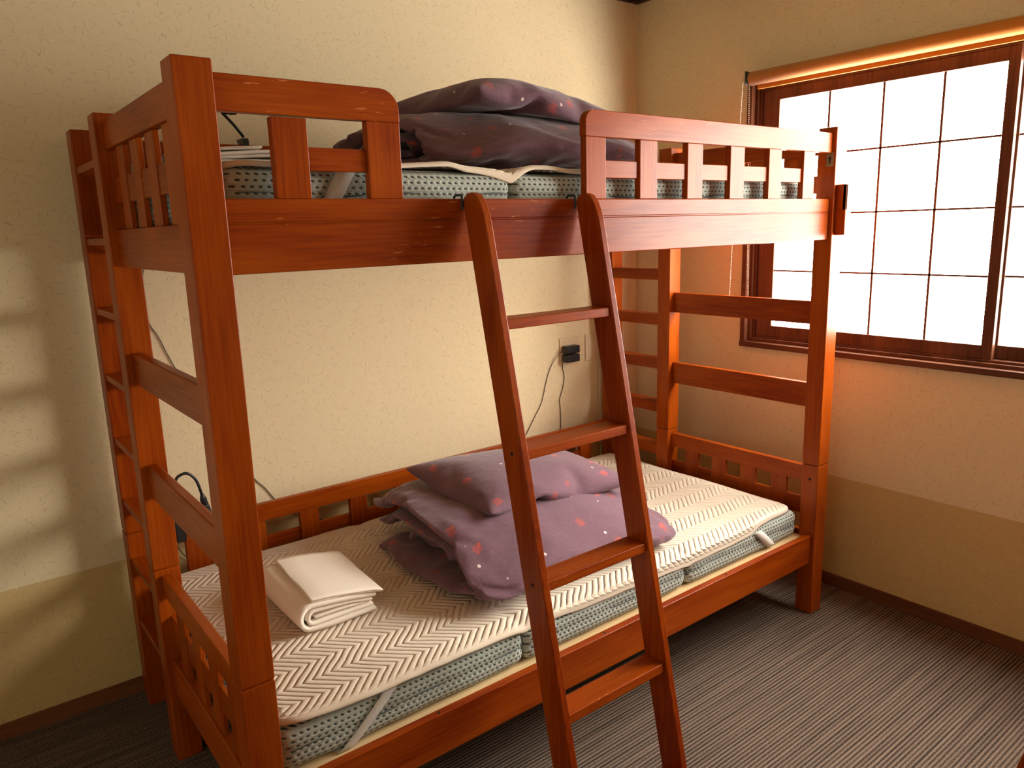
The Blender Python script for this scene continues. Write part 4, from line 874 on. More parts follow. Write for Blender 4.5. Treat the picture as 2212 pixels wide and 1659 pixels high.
-2,-1,0,-1,-6,1,0,-2,2,-1,-3,2,-2,-4,1,-1,-6,2,-1,-2,1,0,-3,2,-1,-2,2,0,0,2,1,1,2,-1,4,-777,51,33,-9,-4,-9,0,0,-4,2,0,2,1,0,2,2,-2,1,-1,0,6,2,0,-1,0,-2,-4,2,-2,-1,1,0,3,
0,-2,-3,2,-1,0,2,0,0,1,-3,-2,1,0,-2,2,0,0,1,0,2,2,0,-2,1,-2,-1,2,-1,1,1,-1,2,1,0,-3,2,-1,1,1,-1,-2,2,0,1,0,-2,-6,1,0,-1,2,-1,-4,1,-2,-5,2,0,-2,1,-2,-6,1,-1,-3,2,-1,-3,2,
-1,-1,3,0,0,-1,1,6,-777,54,36,-6,-4,-7,1,-1,-2,1,-1,2,1,0,1,1,-2,3,2,-1,-2,0,1,4,-2,0,-6,4,-3,1,1,-1,-2,2,-1,-1,2,-2,0,1,-1,-3,0,0,3,2,-1,0,1,-1,0,2,0,-3,1,0,-1,1,-1,1,2,
-2,1,1,-1,-1,1,0,-1,2,0,2,1,-1,-2,2,-1,-1,1,-1,-2,1,-1,-5,1,-1,-4,2,-1,-3,2,-1,-4,1,-1,-4,1,-1,-2,2,-2,-4,2,0,-1,2,-1,3,-3,6,5,-773,48,34,-7,-2,-10,1,-2,-2,1,-1,3,2,0,2,
2,-3,0,0,0,6,-3,-2,-7,-1,5,-2,2,-3,-5,3,-4,8,3,0,-1,2,-2,-1,1,-1,-1,1,0,1,1,-2,-4,1,1,2,2,0,0,1,0,1,1,-2,-4,1,-1,1,2,-1,-1,1,0,2,2,-1,-1,1,-1,0,2,-1,-3,2,-1,-3,1,0,-1,1,
-2,-7,1,-1,-3,2,-1,-3,1,-1,-5,1,0,-1,2,-2,-3,2,-1,-2,3,0,2,-2,3,5,-788,50,30,7,-1,-3,2,-2,-2,1,-3,-3,1,-2,0,-2,0,9,1,-1,0,2,-2,1,-4,0,-7,2,-1,-8,4,-6,2,2,0,-1,1,5,6,1,-1,
0,2,-2,-2,1,0,0,1,0,1,2,1,3,0,-2,-5,2,0,3,1,-2,-3,1,-1,-1,2,1,3,1,-1,-1,2,-2,-1,1,-1,-3,2,-1,-3,2,-1,-3,1,0,-3,2,-1,-4,1,-1,-3,2,-1,-3,0,-3,-7,2,-1,-1,2,0,0,3,0,1,-1,2,6,
-785,53,34,2,-3,-8,2,-3,-2,1,-2,2,1,-2,2,2,0,2,0,-4,-4,1,-1,1,1,2,4,-10,1,-9,10,-7,-4,4,1,0,0,-4,1,0,6,3,2,-1,1,2,-1,0,0,-1,-4,2,0,2,1,1,3,0,-3,-4,2,0,-1,1,-1,0,1,1,3,2,
-1,-1,1,-1,-1,2,-2,-4,1,-1,-3,2,-1,-2,1,-1,-4,2,0,-3,1,-2,-5,2,-1,-1,1,-1,-4,2,-1,-2,1,-2,-3,3,1,1,7,-1,4,-786,55,35,-3,-2,-7,1,-2,1,1,-4,-3,0,0,6,0,-5,-5,1,1,4,2,-1,0,2,
-1,0,1,2,2,2,-3,-1,0,0,-4,2,-2,-1,-1,2,-2,0,-2,-2,2,1,4,1,-2,-4,1,0,2,1,-1,-2,1,0,1,2,-1,-2,1,-1,0,2,1,2,1,-2,-3,1,-1,0,2,0,0,1,-1,-3,1,-2,-6,2,-1,-3,2,-1,-3,1,0,-2,2,-2,
-3,1,-1,-3,2,-2,-4,1,-1,-2,2,1,3,10,0,1,-792,59,39,5,-6,-5,-2,-4,-6,1,-2,4,1,-1,1,-2,-5,-7,2,-3,0,1,-3,0,-1,5,6,2,0,-1,2,0,0,-2,-2,-6,2,1,2,2,-1,-3,1,-1,1,1,1,2,1,-2,-4,
2,-1,0,1,-1,-1,2,1,2,1,-1,-3,2,-1,1,1,-1,-1,1,0,3,1,-2,-4,1,0,-2,2,-2,-3,1,0,-1,2,-1,-4,1,-2,-4,2,0,-2,1,-1,-3,1,-2,-4,2,-1,-3,2,-1,-1,2,-1,1,2,2,3,-778,53,44,3,-1,-5,1,
-5,-3,-4,-3,-9,1,-4,0,-2,0,8,1,-2,-3,-1,-3,-8,0,3,5,1,-2,-3,2,0,-1,1,1,1,2,-1,-3,0,3,4,1,-3,-5,2,-1,1,1,1,1,2,0,1,1,-1,-3,2,-1,-1,1,0,3,1,-1,-3,1,0,2,1,-2,-3,2,-1,0,1,0,
0,2,-1,-3,1,-1,-4,1,-3,-7,1,1,1,1,-2,-4,1,-2,-4,2,-1,-3,1,0,-1,2,-1,-2,3,-2,0,4,2,2,-763,41,40,-1,6,11,-3,-2,-5,-11,1,-12,-1,-7,4,0,0,-4,0,-3,-5,1,1,4,-2,-2,-8,1,3,4,1,
-2,-4,1,1,-1,1,-1,-2,1,3,4,1,-2,-2,2,-1,-1,1,-1,-1,2,1,2,1,0,1,2,-1,-1,0,-3,-3,2,0,-1,1,0,1,2,-1,0,1,1,2,2,-1,-2,0,-3,-6,1,0,-3,1,-2,-4,2,0,-2,1,-3,-4,1,0,-1,1,-1,-3,1,
-3,-4,2,-1,-1,2,1,2,10,2,2,-776,46,45,0,-9,-3,0,0,-4,-1,10,2,-4,-11,-6,1,3,4,-4,-3,-9,2,1,3,-2,-2,-7,1,2,1,1,-2,-4,1,3,4,1,-2,-4,1,0,-1,1,1,4,2,0,-1,1,-2,-2,2,0,-1,2,-1,
0,1,-2,-2,1,1,5,1,0,0,2,-1,-1,2,-1,-2,1,1,1,2,-1,-1,-1,-4,-7,1,0,-4,1,-2,-4,1,1,1,1,-3,-5,1,-1,-2,2,0,-2,1,-3,-5,1,0,2,3,-2,-2,8,2,1,-768,46,57,-8,-6,-12,1,-1,-4,-3,-1,
-8,-4,0,9,-1,-1,-7,1,2,3,-1,-2,-6,1,0,-5,1,3,4,2,-2,-3,1,-1,-3,1,2,3,0,-1,-5,1,1,3,2,0,1,2,-1,-1,1,-2,-3,2,0,0,1,-1,-1,2,-2,1,1,-1,-1,1,1,1,1,-2,-2,2,0,-2,1,-3,-2,1,1,-2,
1,1,2,1,-2,-4,1,0,-4,1,-2,-4,1,-1,-1,1,-1,-3,1,-3,-4,1,0,1,2,-3,-3,0,4,3,-747,42,61,-20,-2,-13,-7,-5,-11,2,3,-1,0,0,5,-1,-1,-7,2,-1,-1,1,0,3,2,-3,-1,-5,4,-10,2,-1,0,2,1,
0,1,2,3,1,-1,-1,1,0,-5,2,0,3,1,-1,-1,2,-1,-2,2,-1,0,2,-1,0,2,-2,0,1,0,3,0,0,-5,2,-1,0,1,0,0,2,-3,-1,1,0,-5,0,2,3,1,-2,-5,1,0,-2,1,-2,-5,1,-1,1,1,-2,-3,0,-2,-5,2,-1,-1,2,
-2,-1,-3,4,4,-732,33,64,-26,3,-10,-14,-1,-15,1,3,2,2,0,-2,0,-1,-5,1,-1,3,1,0,-2,1,-4,-2,1,3,-2,-1,1,-6,0,-1,6,0,4,-6,2,0,2,2,-2,0,1,1,-2,2,-1,-2,2,-1,3,2,-1,-2,2,0,-1,2,
-3,-3,2,0,2,1,-1,2,2,-2,2,0,-6,4,2,1,-4,-1,3,-8,0,3,-4,2,-2,-3,1,0,-1,1,-1,-6,0,-2,1,-2,-4,-7,2,-1,-4,2,-2,1,0,-3,2,11,-1,-3,-752,36,66,-3,-2,-2,-35,2,-10,8,10,-4,-1,-1,
-4,1,-1,-3,2,1,-2,2,4,-2,4,-10,-4,1,3,6,-5,-1,-5,1,0,3,-3,11,-8,5,1,1,4,-7,1,-1,1,1,1,2,-5,5,1,0,2,-5,0,1,-3,3,-1,-5,-3,5,3,1,-1,0,0,-2,-4,3,-5,-9,-10,7,3,0,3,6,0,0,1,1,
-1,0,-5,3,-1,-1,0,-3,-4,2,1,-4,1,-6,-3,1,1,-5,0,-1,-4,-3,-4,-3,-12,-22,3,-769,-145,-34,-30,22,4,-1,3,8,4,2,-1,1,2,1,3,-1,-2,2,2,1,2,-3,0,2,3,2,1,1,2,2,-1,1,3,-2,-3,0,0,5,
1,-4,-7,1,4,5,1,-2,-5,-1,-2,7,0,4,-7,0,-1,4,2,1,-5,1,1,0,0,-2,5,3,2,-4,3,-1,1,0,-2,3,2,0,0,4,4,-2,1,-1,-1,1,-4,2,2,2,-4,3,0,-2,1,-5,-5,0,2,4,1,-3,-3,3,-6,-1,-24,-14,8,2,
10,-2,-760,-16,-7,732,-5,6,-777,-17,-2,747,0,-5,-784,-22,3,744,0,2,-787,-4,13,746,-18,-14,-786,-7,11,746,-15,-12,-786,-6,14,746,-16,-12,-787,-6,10,745,-16,-10,-788,-6,9,
747,-16,-9,-784,-5,10,739,-18,-10,-777,-4,15,737,-18,-13,-778,-5,9,738,-17,-8,-777,-5,9,736,-16,-7,-774,-7,9,735,-18,-8,-772,-4,6,718,-4,1,-755,-17,4,704,1,-12,-738,-23,
9,708,9,-1,-746,-32,4,708,9,-3,-736,-22,-4,692,0,2,-716,-14,-10,671,-5,14,-715,3,-4,677,-25,6,-707,4,-7,663,-28,4,-716,27,2,671,-13,6,-725,-7,-9,701,-8,9,-743,-11,-10,
708,-10,10,-753,-7,-8,714,-13,11,-748,14,-6,715,-28,6,-755,42,-2,711,-57,4,-759,52,-1,716,-51,7,-756,41,-3,725,-36,6,-764,40,0,716,-58,1,-760,75,6,713,-70,-1,-744,66,5,
714,-54,-1,-750,66,10,704,-59,-3,-747,71,13,714,-57,-10,-755,70,21,726,-66,-16,-757,79,19,710,-63,-12,-742,71,24,705,-57,-23,-756,57,15,725,-44,-7,-762,53,3,724,-32,2,
-774,52,9,737,-30,-3,-785,51,15,747,-29,-10,-792,50,15,751,-28,-11,-788,51,17,754,-29,-15,-792,50,19,754,-29,-22,-792,51,20,751,-29,-19,-790,52,23,755,-32,-27,-793,54,26,
755,-33,-29,-795,54,29,757,-33,-32,-795,55,34,757,-34,-38,-790,56,36,750,-35,-39,-786,53,28,749,-31,-29,-795,52,36,755,-30,-38,-791,51,31,748,-31,-35,-789,52,35,754,-30,
-37,-790,52,37,753,-31,-39,-789,53,31,749,-31,-33,-791,53,38,751,-33,-43,-789,53,37,748,-32,-40,-784,53,39,746,-34,-43,-784,58,50,743,-37,-55,-771,43,42,729,-20,-44,-776,
40,47,735,-21,-54,-765,37,58,726,-17,-61,-752,35,64,712,-13,-65,-740,31,70,699,-9,-76,-749,27,69,7,0,-2,-34,3,-11,-4,14,-4,1,-6,-1,2,-1,-3,1,0,-2,3,0,-2,-1,-1,-7,2,6,5,0,
-2,-5,0,-5,6,0,5,-8,1,-1,0,1,2,2,3,-2,1,1,-3,-5,2,3,0,2,-2,0,2,3,2,0,-4,-5,3,0,4,1,0,0,5,-1,1,-7,-15,-8,1,9,-3,0,3,1,3,-1,4,1,-3,-6,2,0,-1,1,-2,-5,2,-1,-3,1,-4,-4,2,-2,
-5,2,2,-4,3,-3,-5,-18,-23,-3,-772,-152,-26,-21,26,-4,-7,-8,9,-2,4,-3,1,3,0,2,3,-3,2,4,1,4,3,0,3,-5,2,1,4,1,0,1,0,4,-2,-1,0,1,3,5,0,-3,-1,-13,5,1,-1,-5,-5,-1,6,-4,13,-9,4,
1,4,1,1,-4,7,-2,0,-1,-10,6,-2,2,-4,3,9,0,2,-6,2,2,-1,1,3,0,-1,1,5,-1,1,-6,1,2,1,-3,2,6,-4,5,-2,-2,0,-11,3,-1,-1,-2,9,-7,-2,-22,-8,8,-4,12,-1,-756,-26,-7,4,6,12,-8,11,-9,
0,1,-2,0,-3,4,2,-1,2,0,5,-4,2,2,-2,1,-2,4,2,1,0,2,0,0,2,-3,1,2,-2,3,-3,5,-8,1,-1,4,1,-2,-4,-1,-3,7,1,1,-3,2,1,2,1,2,-3,2,-2,1,1,4,-3,1,-1,-2,1,0,2,2,-1,2,1,2,-1,2,0,-1,2,
-1,2,2,0,-2,1,-2,-1,1,-2,1,2,-2,0,1,0,-4,-2,-7,6,-1,1,-6,1,2,2,0,-1,5,-779,-22,-3,4,8,-2,1,2,-1,1,-1,1,1,-1,-1,1,2,0,2,1,1,1,1,-1,2,1,0,0,-1,4,2,1,-2,0,-4,4,0,2,-4,1,0,0,
2,-1,1,1,-1,1,0,2,-4,2,0,1,1,-1,1,1,0,0,0,1,-2,2,1,0,1,-1,3,1,0,-3,1,-1,2,2,1,0,1,1,-1,2,0,0,1,-1,-1,2,-1,0,1,-2,0,1,-2,0,1,-2,0,1,-2,0,1,-2,0,0,0,1,2,4,-1,-780,-32,1,3,
16,2,0,0,-3,2,0,0,-1,-1,5,1,2,-3,1,0,-2,1,1,0,2,0,0,0,0,3,1,1,-1,1,0,-2,0,-2,5,1,0,-2,1,-1,-2,1,-1,0,1,1,-1,2,1,1,1,-2,2,1,1,-3,1,1,0,1,0,0,2,0,2,1,0,-2,1,-1,2,1,1,-2,1,
1,0,2,-1,0,1,0,0,2,-1,0,1,-2,0,2,-2,0,1,-1,-1,1,-2,0,2,-2,0,3,0,0,6,0,4,-793,-13,10,6,-1,-6,-1,1,-7,2,0,0,1,1,0,1,0,0,2,0,0,1,1,2,1,0,-2,0,1,3,2,0,-2,1,0,-1,2,0,0,0,-2,5,
-1,-1,-5,1,-1,0,2,1,0,1,1,1,1,0,-1,1,-1,2,1,1,-2,1,0,0,2,0,0,1,0,0,1,0,0,1,0,0,2,0,1,1,0,-1,2,0,0,1,-1,0,1,-2,0,2,-1,0,2,-2,-1,1,-2,0,1,-2,0,2,0,2,9,1,2,-794,-9,9,3,-3,
-8,1,-1,-3,2,0,-1,2,0,0,0,1,4,1,0,-4,2,0,2,1,1,1,1,0,-3,2,0,0,1,0,3,0,0,-3,1,-2,3,0,-1,-3,1,-1,2,1,2,2,1,1,-3,1,-1,-1,1,0,0,1,0,0,2,0,0,1,0,1,1,0,-1,1,0,0,1,0,0,2,0,1,1,
0,-1,2,0,0,1,-1,0,1,-1,-1,2,-2,0,1,-2,1,2,-2,-1,1,-1,0,2,-1,3,7,1,0,-780,-8,13,-5,-3,-8,-3,-3,-6,2,1,0,2,1,1,1,0,3,1,0,-4,1,1,-1,2,0,0,1,0,1,1,0,-1,1,1,0,2,0,0,1,-2,1,0,
-2,2,1,-1,1,-1,3,-3,1,0,0,2,-1,-1,1,0,1,1,0,-1,1,0,0,1,0,0,1,-1,1,1,1,1,2,0,-1,1,0,-1,1,0,0,2,0,-1,1,-1,1,2,-1,1,1,-2,-2,1,-2,0,2,-1,0,1,-2,0,2,-1,2,8,-1,3,-783,-4,9,-4,
-5,-9,2,0,1,1,0,-2,1,0,1,2,0,-2,1,0,4,1,1,-1,1,-1,-5,2,0,0,0,1,3,1,0,-3,2,0,1,1,-1,0,0,-4,0,-3,1,0,4,1,0,1,1,1,0,-1,0,0,-1,-1,1,1,0,1,0,-1,1,0,1,1,-1,0,1,1,1,1,-1,0,1,1,
-1,2,0,-1,1,0,0,2,0,0,2,-2,0,1,-2,-1,2,-1,0,1,-2,1,2,-2,0,2,-1,1,6,0,4,-792,-5,6,9,-2,-1,0,-2,-5,2,-1,-1,1,0,-2,2,0,-1,1,0,2,1,2,-3,1,-1,3,2,1,0,1,-1,1,1,0,-3,2,0,-1,2,0,
0,2,-4,-2,0,0,0,0,0,0,0,0,0,0,0,0,0,0,0,0,0,0,0,0,0,0,0,0,0,0,0,0,0,0,0,0,0,3,2,1,2,0,1,2,0,0,1,-1,0,2,-1,0,1,-2,1,2,-2,0,1,-2,-2,2,-2,1,1,-1,3,8,0,1,-791,-10,10,7,2,-5,
2,-1,-3,0,0,-6,2,0,2,1,-1,-2,2,1,0,2,1,1,1,0,3,1,1,-4,2,0,0,1,0,4,0,-1,-2,2,0,-1,3,-3,-3,0,0,0,0,0,0,0,0,0,0,0,0,0,0,0,0,0,0,0,0,0,0,0,0,0,0,0,0,0,0,0,0,0,4,1,3,1,0,1,2,
-1,1,1,0,-2,2,-2,0,1,-2,-2,1,-2,3,1,-2,-3,2,-2,1,0,-1,4,7,-1,1,-775,-3,14,-6,-4,-11,2,-1,-2,2,1,-2,1,-1,-4,1,0,3,2,1,0,2,0,-2,1,0,1,2,1,-1,1,0,-1,1,0,3,2,0,0,1,0,-3,2,-2,
-2,0,0,0,0,0,0,0,0,0,0,0,0,0,0,0,0,0,0,0,0,0,0,0,0,0,0,0,0,0,0,0,0,0,4,0,3,2,0,-1,2,0,0,0,-2,4,0,-1,-4,1,-3,0,1,-2,2,2,-2,0,1,-2,-1,0,-1,3,1,-1,3,-767,-4,10,-4,-4,-9,1,1,
-4,1,0,-4,2,0,2,1,0,-2,1,0,2,2,0,0,1,0,2,1,1,-2,1,0,-1,2,1,-1,1,1,1,1,-1,0,2,-2,-3,0,0,0,0,0,0,0,0,0,0,0,0,0,0,0,0,0,0,0,0,0,0,0,0,0,0,0,0,0,0,0,0,0,4,0,3,2,-1,0,2,0,-1,
0,-1,4,0,-2,-4,1,-2,2,1,-3,0,1,-1,-2,0,-2,3,1,-2,2,1,-1,2,-767,-5,10,-1,-3,-7,2,1,-4,0,0,-6,1,0,0,2,0,0,1,1,0,1,0,5,0,1,-5,2,-1,0,0,2,4,2,1,-1,0,0,-2,3,0,0,2,-2,-3,0,0,0,
0,0,0,0,0,0,0,0,0,0,0,0,0,0,0,0,0,0,0,0,0,0,0,0,0,0,0,0,0,0,3,-1,3,1,-1,-1,2,-1,0,0,-1,4,1,-2,-2,2,-1,-2,-1,-4,4,1,-1,-2,1,-2,-1,1,-2,3,-2,-2,5,-764,-4,9,1,-3,-8,2,2,-2,
-1,-1,-8,2,1,0,1,0,4,1,1,0,0,1,-4,2,-1,0,0,1,5,0,1,-5,1,1,0,2,-1,0,1,1,1,3,-1,-3,0,0,0,0,0,0,0,0,0,0,0,0,0,0,0,0,0,0,0,0,0,0,0,0,0,0,0,0,0,0,0,0,0,4,-2,4,2,-1,0,0,-1,2,0,
0,-3,0,-3,3,0,-2,-5,0,-3,4,2,-2,1,1,-2,0,1,-2,2,6,-5,3,-765,-1,8,-1,-2,-6,2,1,-1,0,1,-5,-1,-2,-5,1,1,2,1,1,2,1,3,1,-1,-3,-5,1,3,0,1,-1,0,2,1,0,1,0,0,2,1,-2,0,0,0,0,0,0,0,
0,0,0,0,0,0,0,0,0,0,0,0,0,0,0,0,0,0,0,0,0,0,0,0,0,0,2,0,2,2,-3,2,2,-2,-2,1,1,1,2,-1,2,0,-1,-3,-1,-2,5,-1,-5,-6,2,-1,2,1,-3,2,2,-4,4,-4,5,10,-757,-9,3,1,-2,-7,0,1,-7,2,1,
1,-1,-2,-6,2,1,0,0,0,4,0,5,-5,-1,0,7,2,0,-2,-1,-5,-4,2,2,-1,1,2,1,2,1,-3,0,0,0,0,0,0,0,0,0,0,0,0,0,0,0,0,0,0,0,0,0,0,0,0,0,0,0,0,0,0,0,0,0,3,-2,2,1,-4,2,1,1,1,1,0,-3,-1,
4,2,4,-5,-1,-3,-3,4,2,-1,1,-1,-5,-5,1,-3,2,-17,11,9,6,-4,-1,-736,-13,9,-9,-4,-11,2,3,2,0,-1,-6,1,0,1,2,1,0,0,-1,-4,0,5,1,1,0,-1,-1,0,5,-4,-3,-6,2,0,1,1,2,-1,2,0,-1,2,2,
-2,0,0,0,0,0,0,0,0,0,0,0,0,0,0,0,0,0,0,0,0,0,0,0,0,0,0,0,0,0,0,0,0,0,2,-5,3,1,-2,-1,1,1,0,1,0,1,1,-2,2,1,-2,-2,1,2,-2,-9,0,10,1,0,3,2,4,-1,2,-1,6,-752,-19,3,4,-2,-6,2,1,
-3,1,-1,-2,-2,-1,-7,1,0,3,-1,4,5,-2,0,-7,1,1,-3,1,1,1,-1,-2,5,-2,-3,-5,2,3,2,3,-3,-2,0,6,-3,0,0,0,0,0,0,0,0,0,0,0,0,0,0,0,0,0,0,0,0,0,0,0,0,0,0,0,0,0,0,0,0,0,1,-5,2,2,-3,
1,1,-1,-1,-1,4,5,1,1,4,1,0,0,-2,-3,-6,1,-1,2,2,2,1,1,0,4,1,1,8,-742,-14,-5,7,9,7,-13,-14,-10,-3,-2,-7,3,-1,3,-1,1,4,-2,2,-6,2,1,2,1,-1,-3,-2,7,7,-2,-8,-6,1,-1,1,1,2,0,-2,
-2,-5,1,3,1,0,-1,0,3,-1,0,1,1,0,-1,4,4,0,-4,-4,0,2,2,0,-2,-3,1,1,0,0,3,4,-1,-4,-4,1,-1,0,-1,1,5,1,-6,-5,-2,5,8,1,1,3,0,-1,-5,2,0,0,2,-2,1,-2,3,5,1,-2,-3,0,-1,4,4,-1,5,
-728,-15,-11,6,13,7,-4,15,-1,-7,-15,-3,-16,-19,-4,2,2,0,1,1,-1,1,1,-2,0,1,4,-2,7,7,-7,-9,-8,0,3,5,2,-1,-2,2,3,0,1,3,1,1,-3,-4,0,4,4,0,-5,-4,1,0,-1,0,-2,-1,1,0,-1,0,-3,-3,
1,3,3,1,2,4,-4,-5,-7,1,-1,2,-2,4,7,1,-2,0,2,-1,0,-1,1,3,0,-1,-5,2,0,1,-1,3,5,-1,0,-5,1,-4,1,-6,2,8,-5,0,4,-707,-3,-6,5,5,3,-3,9,-2,1,1,1,-9,-15,-6,-15,-20,-3,1,2,0,1,2,
-2,-7,7,9,0,3,3,1,-1,-2,-1,-8,-5,-1,3,5,2,1,-2,1,1,0,-1,-3,-5,2,2,1,1,-4,-2,0,4,3,-2,-6,-6,1,0,1,1,3,2,1,1,2,1,-2,-1,-1,-4,-4,-3,5,7,1,-2,-1,-1,1,5,1,-4,-5,1,0,1,0,4,2,1,
-1,-1,1,0,-1,0,0,-4,-7,3,8,1,-6,0,-1,1,6,-710,3,-7,5,5,6,-10,3,-7,-1,4,7,-14,-14,-8,-2,7,4,1,-3,1,-1,-5,-2,-2,-12,-3,0,4,4,0,2,5,-8,-10,-7,2,0,-1,1,0,-1,2,1,0,0,2,2,1,0,
-1,1,0,2,1,-2,-4,1,2,2,-3,-8,-6,2,3,2,-1,4,5,2,-1,0,-2,-7,-6,-2,5,5,2,-1,0,1,-1,1,-1,4,4,1,1,1,1,0,0,1,-3,-3,1,-1,-2,0,-1,-5,-17,6,10,1,-6,-3,-4,-5,4,-702,23,5,-11,-5,
-11,0,4,4,-1,-1,-3,-3,-4,4,1,-2,1,-6,-7,-6,1,-5,0,-3,-1,6,1,-2,1,1,-4,-2,1,1,2,-7,-10,-7,1,0,1,1,1,-1,-1,4,5,1,1,0,0,-4,-4,1,0,0,1,2,1,-2,-6,-4,1,3,3,1,-1,0,0,2,3,1,-1,
-2,1,-2,0,0,-2,-1,-1,4,4,1,0,0,2,0,-2,1,1,0,0,-2,2,-1,-3,-5,-1,8,2,0,4,-1,-15,-2,9,-9,12,5,-711,2,-10,3,1,2,1,-3,0,-7,-6,-7,-4,-2,6,0,-4,-3,0,-5,0,0,-7,-2,2,-2,2,-5,2,7,
1,-3,-1,1,-1,1,-1,-7,-4,0,4,3,-2,-7,-5,-1,7,6,1,-1,-2,2,-1,-1,2,-3,-2,0,6,4,-3,-9,-5,2,2,1,1,2,2,0,-4,-2,0,5,3,2,1,1,1,1,0,-1,-9,-4,0,3,2,1,-1,-3,2,1,0,1,-2,-2,-3,7,5,1,
4,0,1,1,-3,0,6,3,0,16,5,-750,-16,-9,9,6,4,-7,2,-5,-2,-11,-2,2,-3,1,0,-4,2,1,-4,0,1,-1,3,0,-8,-1,-3,2,6,1,-4,1,-3,-3,-5,1,-2,2,1,-1,0,0,5,3,0,-5,-1,1,2,1,2,-2,-2,1,-1,-1,
0,5,3,2,0,0,-2,-9,-5,0,3,3,1,-4,-2,0,6,3,1,-2,-1,0,4,3,0,-6,-3,1,1,1,1,-2,-3,1,3,1,1,2,-1,1,-2,-2,1,4,0,2,4,0,-7,9,6,5,9,1,-754,-11,-7,-2,7,-4,2,1,3,2,-1,1,-1,-10,-1,-2,
-12,-3,1,-1,3,1,-3,1,1,-5,2,0,0,4,-2,-6,-3,0,5,4,-1,-8,-1,1,6,3,1,1,2,1,-1,1,1,-3,-2,1,-2,-1,2,2,1,1,2,1,0,-2,-3,0,-7,-2,2,0,-1,-3,9,5,2,-2,1,0,-6,-4,-1,6,4,2,-1,0,2,-5,
-3,0,-4,-4,1,3,0,2,3,0,2,-1,-2,2,1,-1,1,6,1,-5,10,5,1,10,3,-749,7,-3,-2,5,-6,-5,-15,-2,1,1,2,0,-5,1,-3,-12,-2,1,2,3,0,-7,1,-1,-10,-1,1,-2,3,1,3,3,0,4,3,0,-7,0,1,6,4,-1,
-7,-2,2,-3,-1,1,1,1,2,-2,-1,1,0,-1,2,3,2,1,2,0,2,0,0,-1,-8,-3,-4,11,5,0,-8,-3,2,-2,0,1,4,2,0,-5,-3,2,-4,-2,2,0,-1,1,5,0,2,-1,-2,2,0,-1,2,4,-1,0,6,2,-5,10,4,3,9,0,-747,38,
2,-9,-20,-7,-8,-16,-4,0,-7,-1,1,-6,1,-1,-8,1,2,1,2,0,-7,2,1,5,3,-1,-10,1,2,0,3,2,1,4,0,6,3,-1,-11,-1,1,1,1,2,0,0,2,0,1,1,-4,-2,2,-3,-1,0,6,2,1,-4,-2,1,-2,-1,-1,10,2,0,-8,
-1,0,6,3,1,-7,-1,1,3,1,1,-4,-3,1,-1,-1,2,0,-2,2,-3,-2,2,1,-1,1,-2,-2,2,3,-1,0,6,0,1,7,0,-14,14,4,-751,45,-2,0,-16,-2,-8,-19,-4,1,-6,0,1,-7,0,0,-9,1,1,3,3,1,-7,2,2,-4,2,1,
-1,4,2,-5,3,-1,8,4,1,-5,2,2,0,1,2,-2,1,1,-4,0,2,0,0,1,-1,-1,1,4,0,0,-7,-1,2,5,0,1,1,0,2,-1,0,0,8,1,-1,-12,0,1,5,1,-1,-10,-1,2,3,-1,2,1,-1,1,-3,-3,2,0,-1,2,0,-2,2,-2,-2,0,
8,-1,2,0,-1,0,10,0,-20,19,4,-736,44,-3,-21,-23,-4,1,-7,-1,0,-13,-1,0,-8,0,3,1,2,-2,-14,1,2,-3,3,2,0,4,1,-2,3,2,-5,4,2,0,3,1,-2,3,2,4,2,2,1,2,1,-5,0,2,-3,-1,2,-1,0,-1,11,
0,1,-6,-1,2,-1,0,1,4,0,2,2,0,2,0,0,1,2,0,-2,-13,0,0,8,0,0,-10,-1,2,1,-1,2,1,-3,2,2,-2,1,2,-2,2,1,-2,1,2,-1,1,6,-2,-7,16,-1,6,8,2,-754,47,1,-24,-22,-5,1,-10,-2,1,-7,0,-2,
-13,-1,2,-5,2,2,2,2,2,-6,4,2,-2,4,-1,-10,3,3,0,4,1,-3,4,2,-1,4,2,3,2,2,-1,1,2,3,0,1,-7,0,1,0,-1,2,0,0,2,1,0,0,-7,-1,2,3,0,1,6,0,1,-4,0,2,2,0,1,3,1,1,-8,-1,0,8,-1,-1,-11,
-1,2,2,-3,2,-1,-2,2,1,-2,0,8,-2,0,8,-2,2,1,-2,-21,19,0,2,-11,-5,-754,68,7,0,-17,-4,-6,-16,-3,-2,-14,-2,2,1,1,1,-7,1,0,-10,2,1,-7,3,2,-1,5,2,3,4,2,-2,5,2,-2,4,2,-3,4,2,-4,
3,2,3,1,2,-2,1,1,3,-2,1,-7,0,2,-4,0,2,3,0,-1,6,-3,2,1,0,0,-7,2,2,1,0,1,0,0,1,-4,0,2,-3,0,2,2,-2,1,1,-2,2,-2,-2,1,5,-3,1,4,-3,1,-5,-1,2,4,-3,-3,14,-1,-19,20,0,-2,-20,-3,
-748,69,4,5,-9,-2,-8,-16,-3,0,-7,-2,-8,-17,-2,1,-9,1,2,1,4,1,-6,3,1,-5,5,2,-4,5,3,0,4,2,2,5,2,2,5,2,0,2,1,-2,2,2,-3,1,2,0,-1,2,-2,-1,-1,6,-2,1,3,-1,1,-6,0,2,-1,1,2,3,0,1,
-3,1,2,1,0,1,-5,0,1,2,-2,1,-4,-1,2,3,-2,2,-3,-2,2,1,-4,-1,10,-2,2,-1,-3,2,2,-2,-15,16,-4,0,-11,-2,8,3,-2,-750,67,8,-14,-15,-2,2,1,0,-9,-18,-4,-1,-9,-1,1,-7,0,1,-5,4,1,2,
